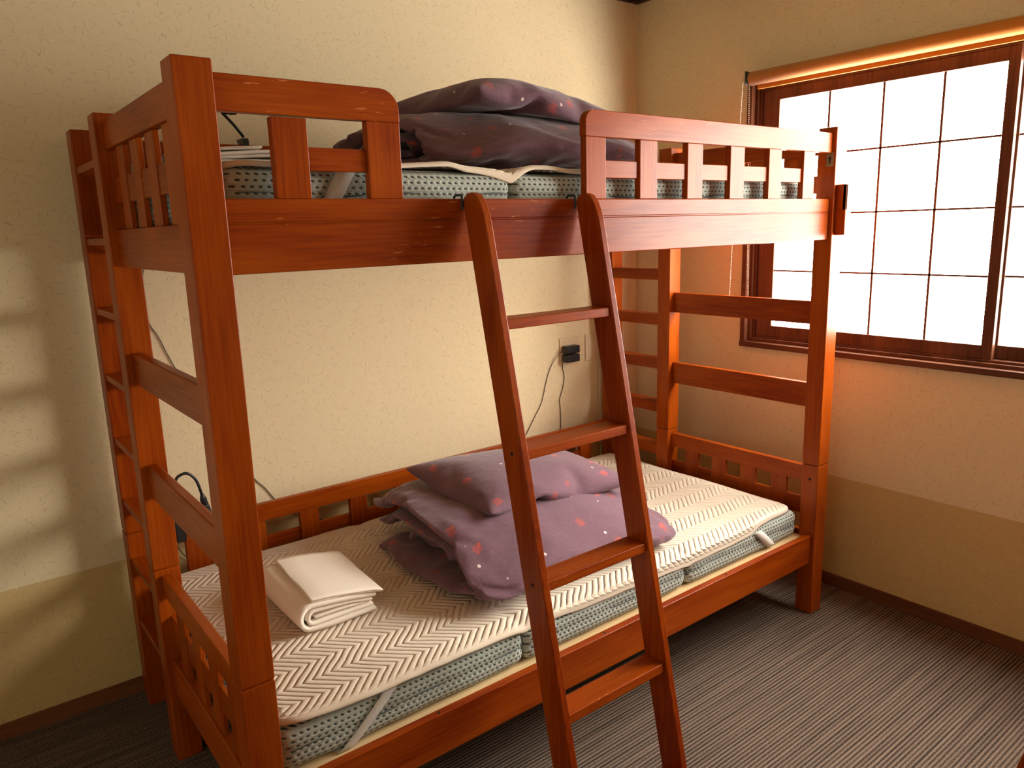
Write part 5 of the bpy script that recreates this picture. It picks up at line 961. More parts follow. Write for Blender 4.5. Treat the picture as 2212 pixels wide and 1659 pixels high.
3,1,-6,5,1,-6,5,2,0,5,1,-4,5,2,-1,5,1,5,3,2,-1,2,2,-1,0,1,-5,-1,-1,6,-2,2,-3,0,2,-1,-1,2,1,0,1,-4,0,2,4,1,1,-4,0,2,2,0,1,-4,0,2,0,-1,2,3,-3,0,-7,-1,2,2,-3,-1,7,-4,1,-6,
-2,1,1,-3,-8,12,-3,1,-4,-5,-8,14,-3,8,-8,-1,-743,72,12,-18,-13,-1,-1,-9,-3,-2,-11,-2,-1,0,-2,-5,-14,0,1,-2,4,1,-6,3,2,-2,5,2,0,4,2,-2,6,2,-1,5,1,-2,5,1,-4,5,2,-1,2,2,1,0,
-1,4,-4,2,3,0,1,-2,-1,2,-2,0,1,-3,0,2,0,0,1,-4,2,1,1,-1,2,-1,1,2,0,-1,1,2,-2,1,-2,-1,2,1,-5,1,1,-2,-1,6,-5,1,-2,-5,1,1,-3,0,1,0,0,-3,-5,-10,15,-2,1,-4,-4,-741,70,18,-5,
-11,-2,-1,-9,-6,-3,-13,-5,-2,1,7,-9,-15,-1,-1,4,1,0,-7,4,-1,-4,5,2,-2,5,2,0,5,2,-1,5,2,0,5,1,-4,4,1,1,0,2,0,1,0,2,-2,0,-3,2,2,-2,-1,2,0,0,2,0,-1,1,0,0,2,-1,-1,1,-2,2,2,0,
0,2,1,-1,2,-2,-1,0,3,-4,1,-4,-2,2,0,-3,2,-1,-5,1,-3,-6,-2,11,-3,1,5,-3,-1,-9,-3,1,1,-4,0,-1,-5,-743,77,18,0,-9,-4,-4,-6,3,-27,-19,-8,-3,-5,4,1,1,4,1,-4,2,2,-1,4,1,-3,5,2,
-1,5,2,-1,5,2,-2,5,1,-1,5,1,1,1,2,-1,1,1,1,2,0,2,-4,2,-2,-1,1,-2,1,1,-1,2,2,0,-1,2,0,1,1,-1,-1,2,-2,1,2,-1,1,1,0,-1,2,-1,0,1,1,-5,2,-1,-4,0,1,-6,1,-2,-6,1,-4,-2,1,0,-2,1,
-1,-4,-4,8,-5,-1,0,-6,8,-5,-2,-753,70,22,10,2,-2,-30,-18,-8,-1,-4,3,-8,-6,4,2,0,4,1,-3,0,2,-2,5,1,-2,2,2,-1,7,2,-1,5,1,-2,1,2,-1,5,1,0,5,1,0,-1,1,1,-2,0,-3,3,2,0,-1,2,0,
1,1,0,-2,2,0,0,2,0,0,1,-2,2,1,-1,-1,2,-1,2,2,-1,0,2,0,-1,1,-1,-4,2,-2,-4,2,-2,-6,1,0,-7,1,-2,-4,1,1,-8,2,-1,-4,2,-1,0,-1,-2,-7,-11,4,-7,-752,57,16,3,14,12,-6,-17,-5,-15,
-11,3,0,1,-2,1,0,5,0,-1,5,2,-2,3,1,-2,4,2,-2,2,2,-1,3,0,-1,7,2,-1,1,1,1,6,1,-1,-2,2,-1,2,1,-1,-2,1,0,1,2,-1,1,2,0,1,1,0,-2,2,0,3,2,-1,0,1,-1,-4,1,-1,1,2,-1,-1,2,-1,-3,1,
-2,-5,2,0,-3,2,-2,-4,1,0,-8,2,-2,-3,2,0,-5,1,-2,-4,0,0,-7,2,-2,-3,-6,-6,-7,-755,62,9,-23,-7,9,-4,-1,8,3,0,0,0,3,8,1,0,4,2,-2,3,2,-2,-1,1,-1,6,2,-2,2,2,-1,3,1,-1,5,2,-1,2,
1,-2,-2,1,1,4,1,-2,-3,2,0,-1,1,0,4,2,0,-1,2,0,2,1,-2,-4,1,0,1,2,-1,1,2,1,0,1,-2,-1,2,-1,-1,1,0,1,2,-2,-4,2,0,-5,1,-1,-4,2,-1,-7,1,-2,-5,2,-1,-7,1,-1,-3,1,0,-6,2,-2,-4,-7,
-6,-8,-772,48,9,-2,3,12,-7,2,10,1,0,5,2,1,0,2,-1,2,1,-1,4,1,0,6,2,-3,-1,1,0,7,2,-2,0,2,-1,2,2,-1,2,1,-1,0,1,1,5,1,-2,-4,2,0,0,1,0,1,2,-1,0,1,0,2,2,-1,-1,2,-1,0,1,0,-3,1,
0,0,2,-2,-1,1,0,1,2,-1,-1,2,-1,-5,1,0,-1,2,-2,-8,1,0,-3,2,-2,-8,2,-1,-5,2,-1,-6,1,-1,0,0,-1,-7,-4,-6,-8,-767,52,17,-13,-1,10,-2,1,8,2,-1,0,-2,2,8,2,-1,3,2,-1,-1,2,-1,1,2,
-1,2,1,-2,4,2,-1,0,2,-1,2,2,0,4,1,-2,-3,1,-1,0,2,0,-1,1,1,4,1,-1,-2,2,0,2,1,0,1,2,-2,-1,2,0,2,1,-1,-4,1,1,3,1,-2,-3,2,0,1,1,-2,-3,2,-1,-4,2,-1,-4,2,-1,-6,1,0,-3,2,-2,-7,
1,0,-3,2,-1,-5,2,-1,-3,-3,-1,-8,2,-7,-4,-789,50,18,6,2,7,-2,1,8,1,-1,3,2,-1,2,2,-1,2,0,1,7,1,-1,2,2,-1,0,2,-1,2,1,-1,-1,2,-1,2,1,-1,1,2,-1,-1,1,-1,-2,2,-1,1,1,1,3,1,-1,
-3,2,0,0,2,0,0,1,-1,1,1,0,2,2,-1,1,1,-1,-4,1,0,0,2,0,2,1,-2,-3,2,-1,-4,2,-1,-5,1,-1,-5,2,-1,-6,1,0,-3,2,-2,-7,2,-1,-5,1,-1,-2,2,-1,-3,4,-4,-6,-795,48,19,5,2,8,2,0,4,-2,
-1,8,2,0,-1,1,-1,3,0,0,5,2,0,0,2,-1,2,2,-1,1,2,-1,-2,1,-1,2,2,-1,2,2,-1,0,1,-1,-3,1,-1,0,1,0,-2,1,0,2,2,0,-1,1,-1,-1,1,0,4,2,-1,-2,1,0,3,2,0,-2,1,-2,-2,1,-1,-1,2,-1,-3,2,
-1,-3,1,-1,-4,2,-1,-6,1,0,-3,2,-1,-6,2,-1,-4,2,0,-3,1,-2,-6,1,-2,-4,3,-2,-1,-793,49,20,2,0,9,2,-1,5,1,0,4,2,0,-1,2,-1,1,0,0,6,2,-1,0,2,-1,1,1,0,1,2,-1,-1,1,-2,-2,2,0,2,2,
-2,-1,1,-1,-2,1,0,3,2,-1,-1,2,1,1,0,-2,-5,0,1,5,2,-1,-1,2,-1,-3,1,0,3,0,-2,-5,2,0,2,2,0,0,2,-1,-2,1,-1,-5,2,-1,-2,2,-1,-6,1,-1,-5,2,0,-4,2,-1,-5,2,-2,-6,1,0,-1,1,-2,-4,
-1,-5,-5,-781,50,22,-5,2,11,0,0,6,2,-1,3,2,-1,1,1,-1,4,2,0,0,1,0,-1,2,-1,1,2,-1,1,1,-2,-4,2,-1,0,1,-1,0,2,0,2,1,-1,-2,1,0,4,2,-2,-3,2,0,-1,1,-1,-2,0,2,5,1,-2,-4,2,0,2,2,
-1,0,0,-2,-5,1,0,-1,2,0,3,1,0,-2,2,-1,-3,2,-2,-5,2,0,-4,1,-1,-6,2,-1,-5,2,-1,-5,1,-2,-5,1,1,1,0,-3,-6,8,-5,-1,-787,51,23,-5,2,10,-1,0,7,2,-1,-1,1,-1,3,2,-1,1,2,0,1,2,-1,
1,1,-1,0,2,-1,0,2,-1,-3,1,-2,-3,2,-1,1,1,-1,-1,1,1,3,2,-1,1,1,-1,0,2,0,0,1,-1,0,1,0,-2,2,-1,0,1,-2,-2,1,2,3,1,-2,-5,1,-2,-3,1,1,3,2,0,-1,1,-2,-5,2,-1,-3,2,0,-4,1,-1,-7,2,
-1,-4,1,-1,-5,2,0,-3,2,-1,-2,0,-2,-5,7,-4,-1,-790,50,27,-2,2,7,0,0,7,1,-2,-2,1,0,4,2,-1,3,2,-1,0,2,-1,-3,1,-1,1,2,-3,-3,2,0,0,2,0,-1,1,-1,1,2,-1,1,1,-1,-3,1,0,2,2,-2,-1,
1,-1,0,1,2,4,2,-1,-3,1,-1,-3,2,-2,-1,1,2,4,0,-3,-5,1,0,0,2,-2,-3,1,-1,-2,2,0,-2,1,0,-2,2,-1,-5,1,1,-2,1,-2,-8,2,0,-3,1,-2,-5,2,-1,-2,2,-1,-3,7,-3,-2,-792,51,29,0,1,6,0,
-2,4,2,-1,1,1,-1,1,2,-1,2,0,1,4,2,-2,0,1,-1,-4,2,-2,1,2,0,-1,1,0,1,2,-2,-2,1,-1,-2,1,0,1,2,0,1,2,-2,0,1,-1,2,2,0,-2,1,1,3,2,-2,-2,1,-2,-4,1,2,4,0,-3,-5,1,0,3,1,-1,-6,2,
-1,1,1,0,-3,2,0,-5,1,-2,-7,2,0,-3,1,0,-4,2,-1,-5,1,-1,-3,2,-1,-3,1,-2,-4,8,-3,-2,-788,52,32,-5,2,8,1,-3,1,1,-1,5,1,-2,-1,2,-1,1,1,1,3,2,-1,1,1,-2,-2,2,-1,-2,2,-1,-1,1,-1,
-3,2,0,2,0,-1,-3,2,-1,3,0,-1,-3,2,-1,0,1,0,4,2,0,-3,2,-1,1,1,-1,-2,2,-1,-2,1,-1,0,2,-1,-2,1,-1,1,1,1,1,1,-1,-2,1,-2,-7,2,0,-3,1,0,-3,1,-1,-7,2,0,-4,1,-1,-4,2,0,-3,2,-1,
-2,0,-4,-6,9,-2,-1,-789,60,36,-1,-6,4,1,-3,-1,-3,0,9,1,-2,-2,2,-1,-1,2,-1,1,1,0,2,2,-1,0,1,-1,0,2,-1,1,2,-2,-1,-1,0,-6,2,-1,-1,0,-1,4,2,-1,-3,1,0,3,2,0,0,2,0,1,1,-2,-4,2,
-1,-1,1,0,-1,2,-1,0,2,-1,-1,1,-1,0,2,0,-1,1,-1,-2,1,-2,-7,1,0,-3,1,1,-2,2,-1,-4,2,-1,-7,1,0,-2,1,-1,-5,2,-2,-3,2,-2,-3,6,-3,-4,-781,51,28,-11,2,11,0,-2,6,1,0,5,1,-2,-3,2,
-1,1,1,1,5,1,-1,-3,2,-1,1,2,-2,-1,2,-1,-1,1,-1,-1,2,-1,1,0,-1,-4,1,0,4,0,-1,-6,2,-1,1,2,0,1,2,-1,-1,1,0,1,2,-1,-2,2,0,2,1,-1,-4,1,-1,0,2,-1,0,2,0,2,0,-2,-7,2,-1,-4,1,0,
-2,2,-1,-6,1,0,-5,2,0,-3,1,-2,-6,2,1,-2,2,-2,-2,1,-2,-5,8,-3,-2,-786,48,34,-9,5,10,2,-2,0,0,-1,5,1,-1,-3,2,-1,1,1,0,2,2,-1,1,1,-1,-2,2,-1,1,2,-1,1,1,-2,-3,2,-1,-2,1,0,3,
0,-2,-5,1,0,1,2,0,1,1,-1,0,2,-1,-2,1,1,2,2,-1,-2,1,-1,0,2,0,0,1,-1,-2,2,-1,3,1,-1,-4,2,-1,-5,1,-1,-5,2,0,-1,1,-1,-5,2,-1,-5,1,-1,-6,2,0,-3,1,0,-3,2,-1,-3,2,-2,-2,6,-2,-4,
-796,48,33,4,0,6,2,0,3,-2,0,7,2,0,-2,0,-1,4,2,0,-2,2,-1,3,1,-1,-1,1,-2,-4,2,-1,0,1,-1,1,2,-1,-1,1,-1,0,1,-2,-4,1,1,-1,2,-2,-1,1,1,4,2,-1,-3,1,0,1,2,0,2,2,-1,0,1,-1,-4,1,
0,4,2,-1,-2,2,-1,-1,1,-1,-7,1,-1,-2,2,-1,-6,2,0,-4,1,-2,-6,2,0,-4,1,-2,-6,1,2,1,1,-3,-6,2,0,0,-5,-5,-7,-787,52,38,9,-2,2,-3,1,9,1,-1,2,1,0,4,2,0,-1,2,0,2,0,-2,-5,1,-1,0,
2,-1,0,1,-1,-2,2,-1,1,1,-2,-2,2,0,2,1,-2,-3,1,0,2,2,0,0,1,0,-3,2,-1,-1,1,0,1,2,0,1,2,-1,1,1,-1,-3,2,-1,1,1,-1,0,2,0,-2,1,-1,-3,2,-1,-6,1,-1,-5,2,-1,-5,2,-2,-6,1,0,-3,1,
-1,-7,2,-1,-2,2,0,-1,1,-2,-4,7,-5,-3,-798,57,37,5,-5,6,2,-2,0,0,1,5,1,0,3,0,1,5,2,-1,-3,0,-2,-5,1,-1,-1,1,-1,1,1,-1,-3,2,-1,2,1,-1,3,2,-1,-3,2,-1,-2,1,1,4,2,-2,-2,1,1,1,
2,-1,0,1,-1,-3,2,0,-1,2,0,2,1,-1,-1,2,-1,1,1,-1,-1,2,-2,-5,1,0,-2,2,0,-4,2,-1,-4,1,-2,-7,2,0,-4,1,-1,-4,1,-2,-6,2,0,-3,2,-1,-2,0,-3,-5,10,-3,-1,-786,52,32,-8,-1,9,1,-1,3,
0,0,4,1,0,3,1,1,2,2,0,1,2,-3,-1,0,-1,-6,1,0,4,-1,-2,-7,1,-2,1,2,-1,0,2,0,0,1,-1,0,2,-1,-1,2,1,3,1,-1,-2,2,1,3,1,-1,-3,2,-1,-2,1,1,3,2,-1,-1,2,-1,-1,1,-1,0,2,-2,-4,1,0,-4,
2,-1,-2,2,-1,-6,1,-1,-6,2,-1,-3,2,0,-3,1,-1,-6,1,-1,-4,2,-2,-3,2,-2,-3,7,-1,-3,-786,49,38,1,-4,-1,-7,3,12,2,-1,-2,0,1,5,1,0,1,2,-3,-4,0,1,5,2,-2,0,2,1,0,-3,-2,-9,1,-3,2,
2,0,0,1,-1,-3,2,0,1,2,-1,-1,1,1,3,2,0,0,1,-2,-2,2,0,0,2,0,-1,1,-1,-1,2,1,3,2,-1,-1,1,-1,-1,1,-2,-5,2,-1,-3,2,-1,-4,2,-1,-4,1,0,-5,2,-1,-4,2,-1,-4,1,-1,-4,2,-1,-4,2,-1,-3,
1,-2,-3,-2,-3,-6,-784,51,39,2,-6,8,2,0,-2,0,3,5,0,1,5,0,-3,-5,2,-1,-1,1,0,3,1,0,2,0,-2,-4,1,2,4,-1,-3,-6,2,-1,-1,1,0,0,2,-1,0,2,1,2,1,-1,-1,2,-2,-2,1,1,1,2,-1,-2,2,-1,-1,
1,1,2,2,-1,-1,1,0,2,2,-2,-4,1,0,-1,2,-1,-3,1,-2,-6,2,0,-3,2,-1,-4,2,-1,-5,2,-1,-5,1,0,-3,1,-2,-5,2,-1,-3,2,-2,-2,-8,-5,-8,-767,50,42,-6,-3,11,1,-3,4,0,5,-6,1,-2,0,-1,1,7,
1,-2,-1,1,1,-5,0,1,5,0,-3,-5,1,2,3,1,-3,-3,0,-1,-4,2,0,1,1,-1,-1,2,-1,-1,2,0,0,1,1,3,1,-1,-2,2,-1,-2,1,0,0,2,-1,-1,1,1,3,2,-2,-3,1,0,1,2,-2,-4,2,-1,-4,1,0,-3,2,-2,-5,2,0,
-4,2,-1,-4,1,-2,-5,2,0,-4,2,-1,-3,1,-2,-4,2,-1,-2,4,-4,-5,-778,52,50,-4,-6,7,2,-3,-1,0,1,4,1,0,-2,-4,-2,-9,1,-2,0,-1,7,4,2,-1,0,-1,-3,-6,1,-1,-1,2,-1,0,1,2,3,0,-1,-4,2,
-2,-2,1,1,2,2,-1,0,1,-1,-1,1,2,3,2,-1,-1,1,-1,-2,2,-1,-2,1,-1,1,2,1,2,1,-2,-4,2,-1,-3,1,-1,-3,2,-2,-5,1,1,-2,2,-1,-5,2,-1,-4,1,-2,-5,2,0,-4,2,-1,-2,2,-1,-4,1,-3,-4,2,-4,
-5,-764,44,43,-15,2,12,2,-2,2,0,1,6,0,-1,-5,0,-1,-4,1,-1,3,-4,0,-9,1,4,4,2,-1,2,-1,-2,-6,1,-1,-2,1,1,3,2,0,-1,1,-1,-1,1,-1,-3,2,-1,0,1,1,2,1,1,2,2,-2,-2,1,-1,-3,1,1,4,2,
-1,-1,2,0,0,2,-1,-1,1,-2,-6,2,0,-1,0,-4,-8,2,1,-3,1,0,-2,2,-2,-5,2,-1,-5,2,0,-3,1,-3,-5,2,1,-1,1,-3,-3,-8,-4,-7,-770,36,51,-1,9,9,2,-1,3,2,1,0,-1,-2,-6,2,0,-2,0,0,5,1,-1,
-4,-2,0,-9,0,2,4,2,0,1,-1,-2,-6,1,1,3,2,-1,-2,1,0,-1,2,0,1,1,-2,-3,1,-1,0,2,-1,-1,1,3,4,1,-2,-4,1,0,1,1,-3,-2,2,-1,-1,1,1,0,2,1,0,1,-1,-4,1,-4,-7,2,-1,-5,2,0,-3,1,0,-1,1,
-2,-6,2,-1,-4,2,-1,-4,2,0,-1,1,-3,-3,-10,-5,-9,-754,32,60,4,-5,-2,-18,19,7,2,-1,-2,0,-1,-4,1,2,3,1,-2,-2,0,-2,-6,1,3,2,1,0,-4,0,-4,-4,1,4,3,0,-2,-4,1,2,2,1,-3,-4,1,1,2,2,
0,1,0,-2,-4,2,0,1,1,0,0,2,0,0,1,-1,-2,1,-2,1,2,0,2,0,-1,-5,2,0,-1,1,-2,-5,1,0,0,2,-1,-4,2,0,-4,1,-1,-5,2,-2,-4,2,0,-3,1,-1,-3,2,-1,-3,0,-3,-5,2,-4,-6,-748,26,62,-8,-10,
-13,-17,18,8,-4,10,4,-1,-2,-6,1,-2,-1,2,-1,-2,1,3,3,1,1,-2,-2,-3,-7,1,0,-1,1,2,1,1,-1,-3,1,2,2,2,-1,1,1,0,-1,1,-2,-2,1,0,-1,1,-1,0,2,-1,-1,1,3,3,2,-1,0,0,-4,-3,1,2,5,2,0,
-1,0,-3,-7,1,0,-3,2,0,-1,1,-3,-6,2,1,-2,2,-1,-4,2,-1,-5,1,-2,-5,2,0,-3,1,-2,-3,2,-2,-3,3,-3,-5,-733,27,68,-27,-8,-17,-2,5,-3,-14,15,9,-3,3,-2,0,-4,-5,1,-1,-1,1,3,1,1,0,
-4,2,1,0,0,-3,-5,1,-5,-4,-1,7,4,1,2,2,0,-6,-4,2,-3,-4,0,7,5,2,-1,-1,2,-1,0,2,-2,-1,1,3,1,1,-6,-3,1,3,4,1,0,1,-1,-7,-5,1,4,-3,2,-1,-2,2,-2,-2,2,0,-4,1,-2,-5,2,2,-2,2,-3,
-5,2,2,-2,1,-1,-4,1,-3,-3,3,0,-4,-8,-4,-5,-739,25,69,1,-11,-4,-21,5,-14,-13,24,3,1,1,-4,1,-2,-2,2,-1,-2,4,-9,0,-4,-6,-8,-3,18,5,4,-2,-5,3,-2,5,0,0,-6,0,-13,-2,-1,14,3,6,
0,1,1,-7,-4,1,-1,-1,0,-5,-1,3,12,3,1,-4,-4,0,0,2,3,-2,1,7,2,1,-7,-13,-7,-3,6,-1,1,2,-1,3,4,1,2,-4,-5,2,3,-2,3,-2,-5,2,-1,-4,2,-4,-5,1,-6,-4,3,-3,-2,3,-2,-4,-13,-15,-9,
-738,-180,2,9,3,7,24,16,1,12,-1,14,9,-24,7,14,30,-1,20,-5,-1,9,-7,-14,10,14,11,26,-1,-5,15,-1,0,24,3,-6,29,3,4,21,11,-4,15,-1,-5,27,-5,-6,22,3,-6,28,2,-1,15,-11,-6,-712,
-56,19,7,6,17,21,4,5,16,-9,-5,21,-14,-2,14,15,3,15,6,1,8,-8,-5,16,7,4,21,6,-3,19,2,3,22,3,-2,22,0,1,22,2,-5,23,2,-1,22,1,-7,23,1,-5,22,-3,-6,25,3,-7,-714,-66,22,1,9,19,
17,9,-7,18,-6,1,14,-16,-6,14,13,6,20,-1,2,16,0,0,15,2,-2,20,2,-8,21,3,6,22,2,1,22,1,-5,21,2,4,21,2,-9,22,2,0,23,0,-6,22,-4,-7,23,0,-7,-725,-31,36,13,-13,-4,20,0,1,7,-1,
10,24,2,-1,18,-4,-14,8,-2,-5,17,1,0,22,3,4,21,-1,-7,19,-1,3,22,3,-2,21,-2,6,22,5,-5,19,2,5,23,0,-8,23,0,-4,22,-3,-4,25,-1,-5,-721,-32,34,18,5,-13,2,-13,0,22,9,-2,12,-8,
11,23,-1,1,9,-5,-16,21,1,-1,21,3,-1,21,-4,1,20,6,-2,21,-1,3,15,-2,9,22,5,-4,23,0,-4,22,1,0,22,-2,-3,21,-3,-4,20,-3,-8,-711,-33,36,20,19,-1,8,-16,-9,18,13,-5,14,-10,3,12,
-7,0,9,-9,-9,21,1,-2,20,4,0,20,-5,0,22,6,-3,19,-1,3,20,3,5,21,2,6,21,2,-7,19,-2,-1,20,-1,-4,22,-5,-1,23,-4,-8,-692,-8,12,9,1,11,19,2,10,16,-5,-13,18,4,-7,-4,-23,15,21,-3,
-6,8,-9,-7,13,7,-2,20,-3,-5,23,1,0,23,0,1,24,2,0,15,7,9,23,-2,-4,16,5,8,17,-4,-1,21,15,-5,14,1,-11,-681,-38,9,12,16,0,17,-9,12,22,1,6,6,-2,-12,1,-17,-10,21,-5,8,14,-7,1,
11,0,-9,23,-4,-1,23,-1,3,23,0,-2,23,5,-6,12,12,9,21,3,3,18,-1,-4,17,3,8,22,1,-6,17,1,-4,-686,-7,1,18,2,15,3,3,-10,15,-10,9,19,-9,2,23,-4,3,11,-17,-16,17,-3,-10,14,-7,7,
19,2,7,16,-16,-15,23,0,3,13,15,11,20,7,-7,15,3,14,13,1,2,21,0,-14,23,-2,-2,32,3,3,-695,-1,-7,-5,16,21,19,1,9,14,-21,-9,21,-2,-5,24,-7,1,5,-9,-2,20,11,-1,22,-6,0,14,-2,4,
15,-16,-1,21,2,0,22,11,1,24,3,1,14,-4,1,22,2,-2,20,3,-6,10,-1,6,12,-5,-9,-686,23,13,3,-16,6,23,-2,3,23,-4,5,0,-7,-6,22,4,4,14,-5,2,20,-9,-5,22,1,0,16,-12,0,21,6,3,24,0,
-3,21,-12,-2,22,4,0,21,-3,-5,18,14,5,19,-1,-4,19,2,-4,19,6,-3,-730,7,1,21,-10,10,18,-1,-2,17,13,3,13,-15,10,19,-4,0,21,-3,4,20,8,1,21,-6,-2,19,-2,-3,20,-6,5,21,-7,-5,21,
5,0,22,-8,-1,21,-6,-8,21,5,-4,22,0,-2,26,2,-5,20,0,1,-753,28,3,25,5,9,22,-5,0,15,10,2,14,-9,10,20,-5,2,22,-2,1,24,3,3,14,-9,-2,23,1,-3,24,-9,4,22,0,-4,22,1,-1,21,-2,-3,
21,-6,-7,22,3,-4,21,-4,-2,19,-4,-5,26,11,6,-758,39,-5,24,-3,5,20,-2,9,22,8,1,11,-7,8,19,-6,0,22,0,2,22,1,-2,17,-5,3,26,-3,-1,22,-4,3,19,-6,-11,24,0,9,18,-2,-13,20,-4,-6,
21,2,3,23,0,-3,21,-3,-4,25,12,4,-748,57,-6,14,0,12,19,-4,1,21,3,2,16,-6,-1,22,-2,3,22,0,2,20,1,-1,21,-5,7,23,-2,0,19,-6,-3,23,-3,-3,22,-2,-1,21,-2,-6,22,-3,-4,23,-2,-7,
20,2,1,24,-2,-2,18,-3,6,-761,78,2,22,-1,-1,20,-3,4,19,-2,3,22,-1,-3,23,-2,-1,21,2,7,22,1,2,20,-6,3,21,-5,-2,21,-3,-2,22,-3,-5,22,0,3,22,-4,-7,23,-2,-2,23,-3,-9,22,-1,-2,
22,-1,-2,23,-5,4,-777,86,8,28,-5,2,21,-4,-1,21,-1,6,21,-1,1,22,-1,-4,22,0,2,20,-1,8,20,-6,-6,22,-4,-2,23,-2,-1,24,-3,-1,21,-1,0,23,-2,-3,22,-3,-8,23,-1,-3,23,-1,-4,23,-3,
-4,28,-5,1,-779,88,20,19,-7,-3,23,-2,2,21,-3,0,23,0,0,22,-1,-4,22,-2,1,18,0,10,21,-6,-5,22,-4,-6,24,-2,-1,23,-3,0,23,-1,1,23,-2,-3,22,-2,-9,23,-3,-3,23,-2,-4,23,-2,-2,27,
-2,1,-777,77,24,19,3,-1,20,-3,-7,21,-1,8,23,0,1,21,-2,-6,22,-3,-2,21,-4,1,21,-2,1,23,-3,-3,22,-2,-1,24,-3,0,23,-2,-1,23,-2,-4,23,-2,-5,23,-2,-3,23,-4,-7,23,-1,-1,22,1,3,
-774,73,14,25,-4,12,14,3,-4,23,-1,2,20,3,1,22,-3,-5,20,-3,-2,23,-4,-1,23,-2,0,22,-3,-3,23,-2,-1,23,-2,2,23,-1,1,23,-2,-3,23,-3,-6,22,-3,-7,23,-3,-6,25,-3,-2,21,2,6,-765,
70,18,12,-9,-6,20,7,2,19,2,10,20,4,-2,22,-3,-2,20,-1,-1,23,-4,-3,23,-4,-2,23,-1,1,23,-2,0,23,-3,-2,23,-1,0,23,-3,-4,23,-4,-5,23,-1,-4,23,-4,-8,24,-3,-2,23,0,3,-770,45,-1,
17,10,5,22,0,3,19,5,8,12,16,8,22,-4,-2,23,-2,-4,22,-2,0,23,-3,-2,23,-3,-1,23,-1,0,23,-3,0,23,-2,-2,23,-2,-2,22,-3,-4,24,-3,-6,23,-3,-4,23,-4,-5,23,0,2,-774,44,-8,23,5,3,
18,7,12,22,0,1,23,-1,2,16,15,6,21,-7,-3,21,0,-3,23,2,5,22,-2,-1,23,-4,-4,22,-1,3,23,-4,-6,22,-2,-2,22,-5,-4,22,-2,-4,23,-2,-3,23,-4,-4,22,2,1,-765,46,-9,19,3,5,20,3,9,20,
-1,-3,22,3,5,22,3,5,23,2,1,19,-2,-3,17,5,2,23,0,1,23,-1,1,22,-3,1,22,-3,-7,23,-2,0,21,-7,-6,22,0,-1,21,-6,-7,21,-4,-3,23,-6,-2,-747,54,-4,-4,10,3,24,-1,12,23,1,-1,18,1,4,
21,4,1,28,2,3,21,-3,3,20,3,5,25,2,-1,16,9,-2,21,-12,0,24,-3,-1,24,-5,-7,19,-7,-9,17,3,-4,24,-7,-1,20,-4,-9,-6,-25,6,-703,-105,15,1,21,5,26,-4,3,15,11,11,5,-12,9,14,8,-3,
13,15,2,19,-7,-15,3,5,8,22,4,-3,22,1,-1,24,4,-5,22,0,5,21,2,-6,21,1,-6,24,-4,-6,23,0,-6,21,-1,3,22,-5,-8,-720,-60,20,688,23,-16,-724,-64,22,681,21,-18,-730,-33,36,688,-9,
-30,-724,-29,35,683,-16,-34,-721,-29,37,677,-13,-33,-701,-12,14,645,-4,-10,-682,-29,8,653,-9,-1,-692,-12,-4,651,-33,4,-699,10,-7,652,-30,10,-703,25,13,679,-37,-4,-741,9,
1,706,-40,5,-755,30,6,721,-19,7,-759,41,-2,712,-24,6,-753,59,-7,725,-33,9,-773,76,1,739,-35,-12,-777,78,11,742,-37,-17,-782,81,19,748,-39,-24,-781,82,22,746,-39,-27,-777,
77,17,737,-32,-18,-778,72,16,745,-31,-24,-780,45,0,741,-3,-7,-784,43,-6,744,-5,-4,-779,48,-7,734,-11,-5,-758,50,-5,5,4,9,19,11,7,20,-4,1,22,5,2,23,-3,7,24,9,-2,22,-4,2,
22,-2,10,22,5,0,21,-3,-5,21,0,-1,24,-4,1,22,-3,-8,21,-5,-10,18,-10,-3,24,5,-4,23,-7,-8,-8,-32,-1,-702,-110,19,4,30,0,20,-12,4,17,5,11,4,-11,4,8,9,0,16,25,0,25,-8,-13,-5,
3,8,21,8,-4,26,1,-2,24,3,-4,19,0,4,20,-8,-3,25,1,-4,18,6,-8,26,-2,-6,18,-4,4,17,-10,-5,-712,-58,16,25,5,4,5,21,5,20,-12,-4,12,2,-5,5,3,12,20,5,-3,17,-8,-2,21,2,1,19,8,-6,
21,2,2,23,-1,-1,23,0,0,20,0,-3,20,3,0,20,-1,-6,25,-2,-2,21,-1,-4,27,-1,-3,-717,-63,21,3,21,-3,12,3,5,16,-7,6,17,-1,-10,18,2,3,18,4,-6,16,-6,1,19,-1,4,23,5,-3,20,3,-1,21,
-1,3,22,0,-4,20,3,4,19,0,-2,22,-1,-6,22,-1,-3,24,1,-3,25,0,-2,-728,-40,34,11,-4,-16,20,4,-3,11,-1,13,15,-8,-14,19,3,7,16,3,-11,20,-3,2,23,1,-1,17,1,0,22,0,0,23,1,-1,23,0,
0,17,1,6,20,1,-6,23,0,-2,22,0,0,23,1,-3,21,-3,0,-730,-26,35,10,-7,-18,20,-3,-9,19,1,6,20,2,3,19,-5,1,12,-1,-11,21,-2,-7,20,0,0,20,0,0,20,0,0,20,0,0,20,0,0,19,3,7,23,-2,
-1,21,0,4,20,-1,-9,23,1,-1,24,-4,1,-717,-20,35,20,7,-10,4,-14,-12,20,4,4,15,-7,-9,11,-6,7,16,1,-11,20,-2,-5,20,0,-1,20,0,0,20,0,0,20,0,0,20,0,1,22,1,8,19,4,5,21,-8,-6,20,
3,1,22,-2,-6,24,-6,3,-707,-14,13,23,8,5,12,4,-11,13,-9,3,10,-13,1,10,2,-6,19,-6,1,12,-4,-11,20,0,0,20,0,-1,20,0,0,20,0,0,20,0,1,20,0,10,24,3,3,19,8,-8,16,0,0,24,-13,-3,5,
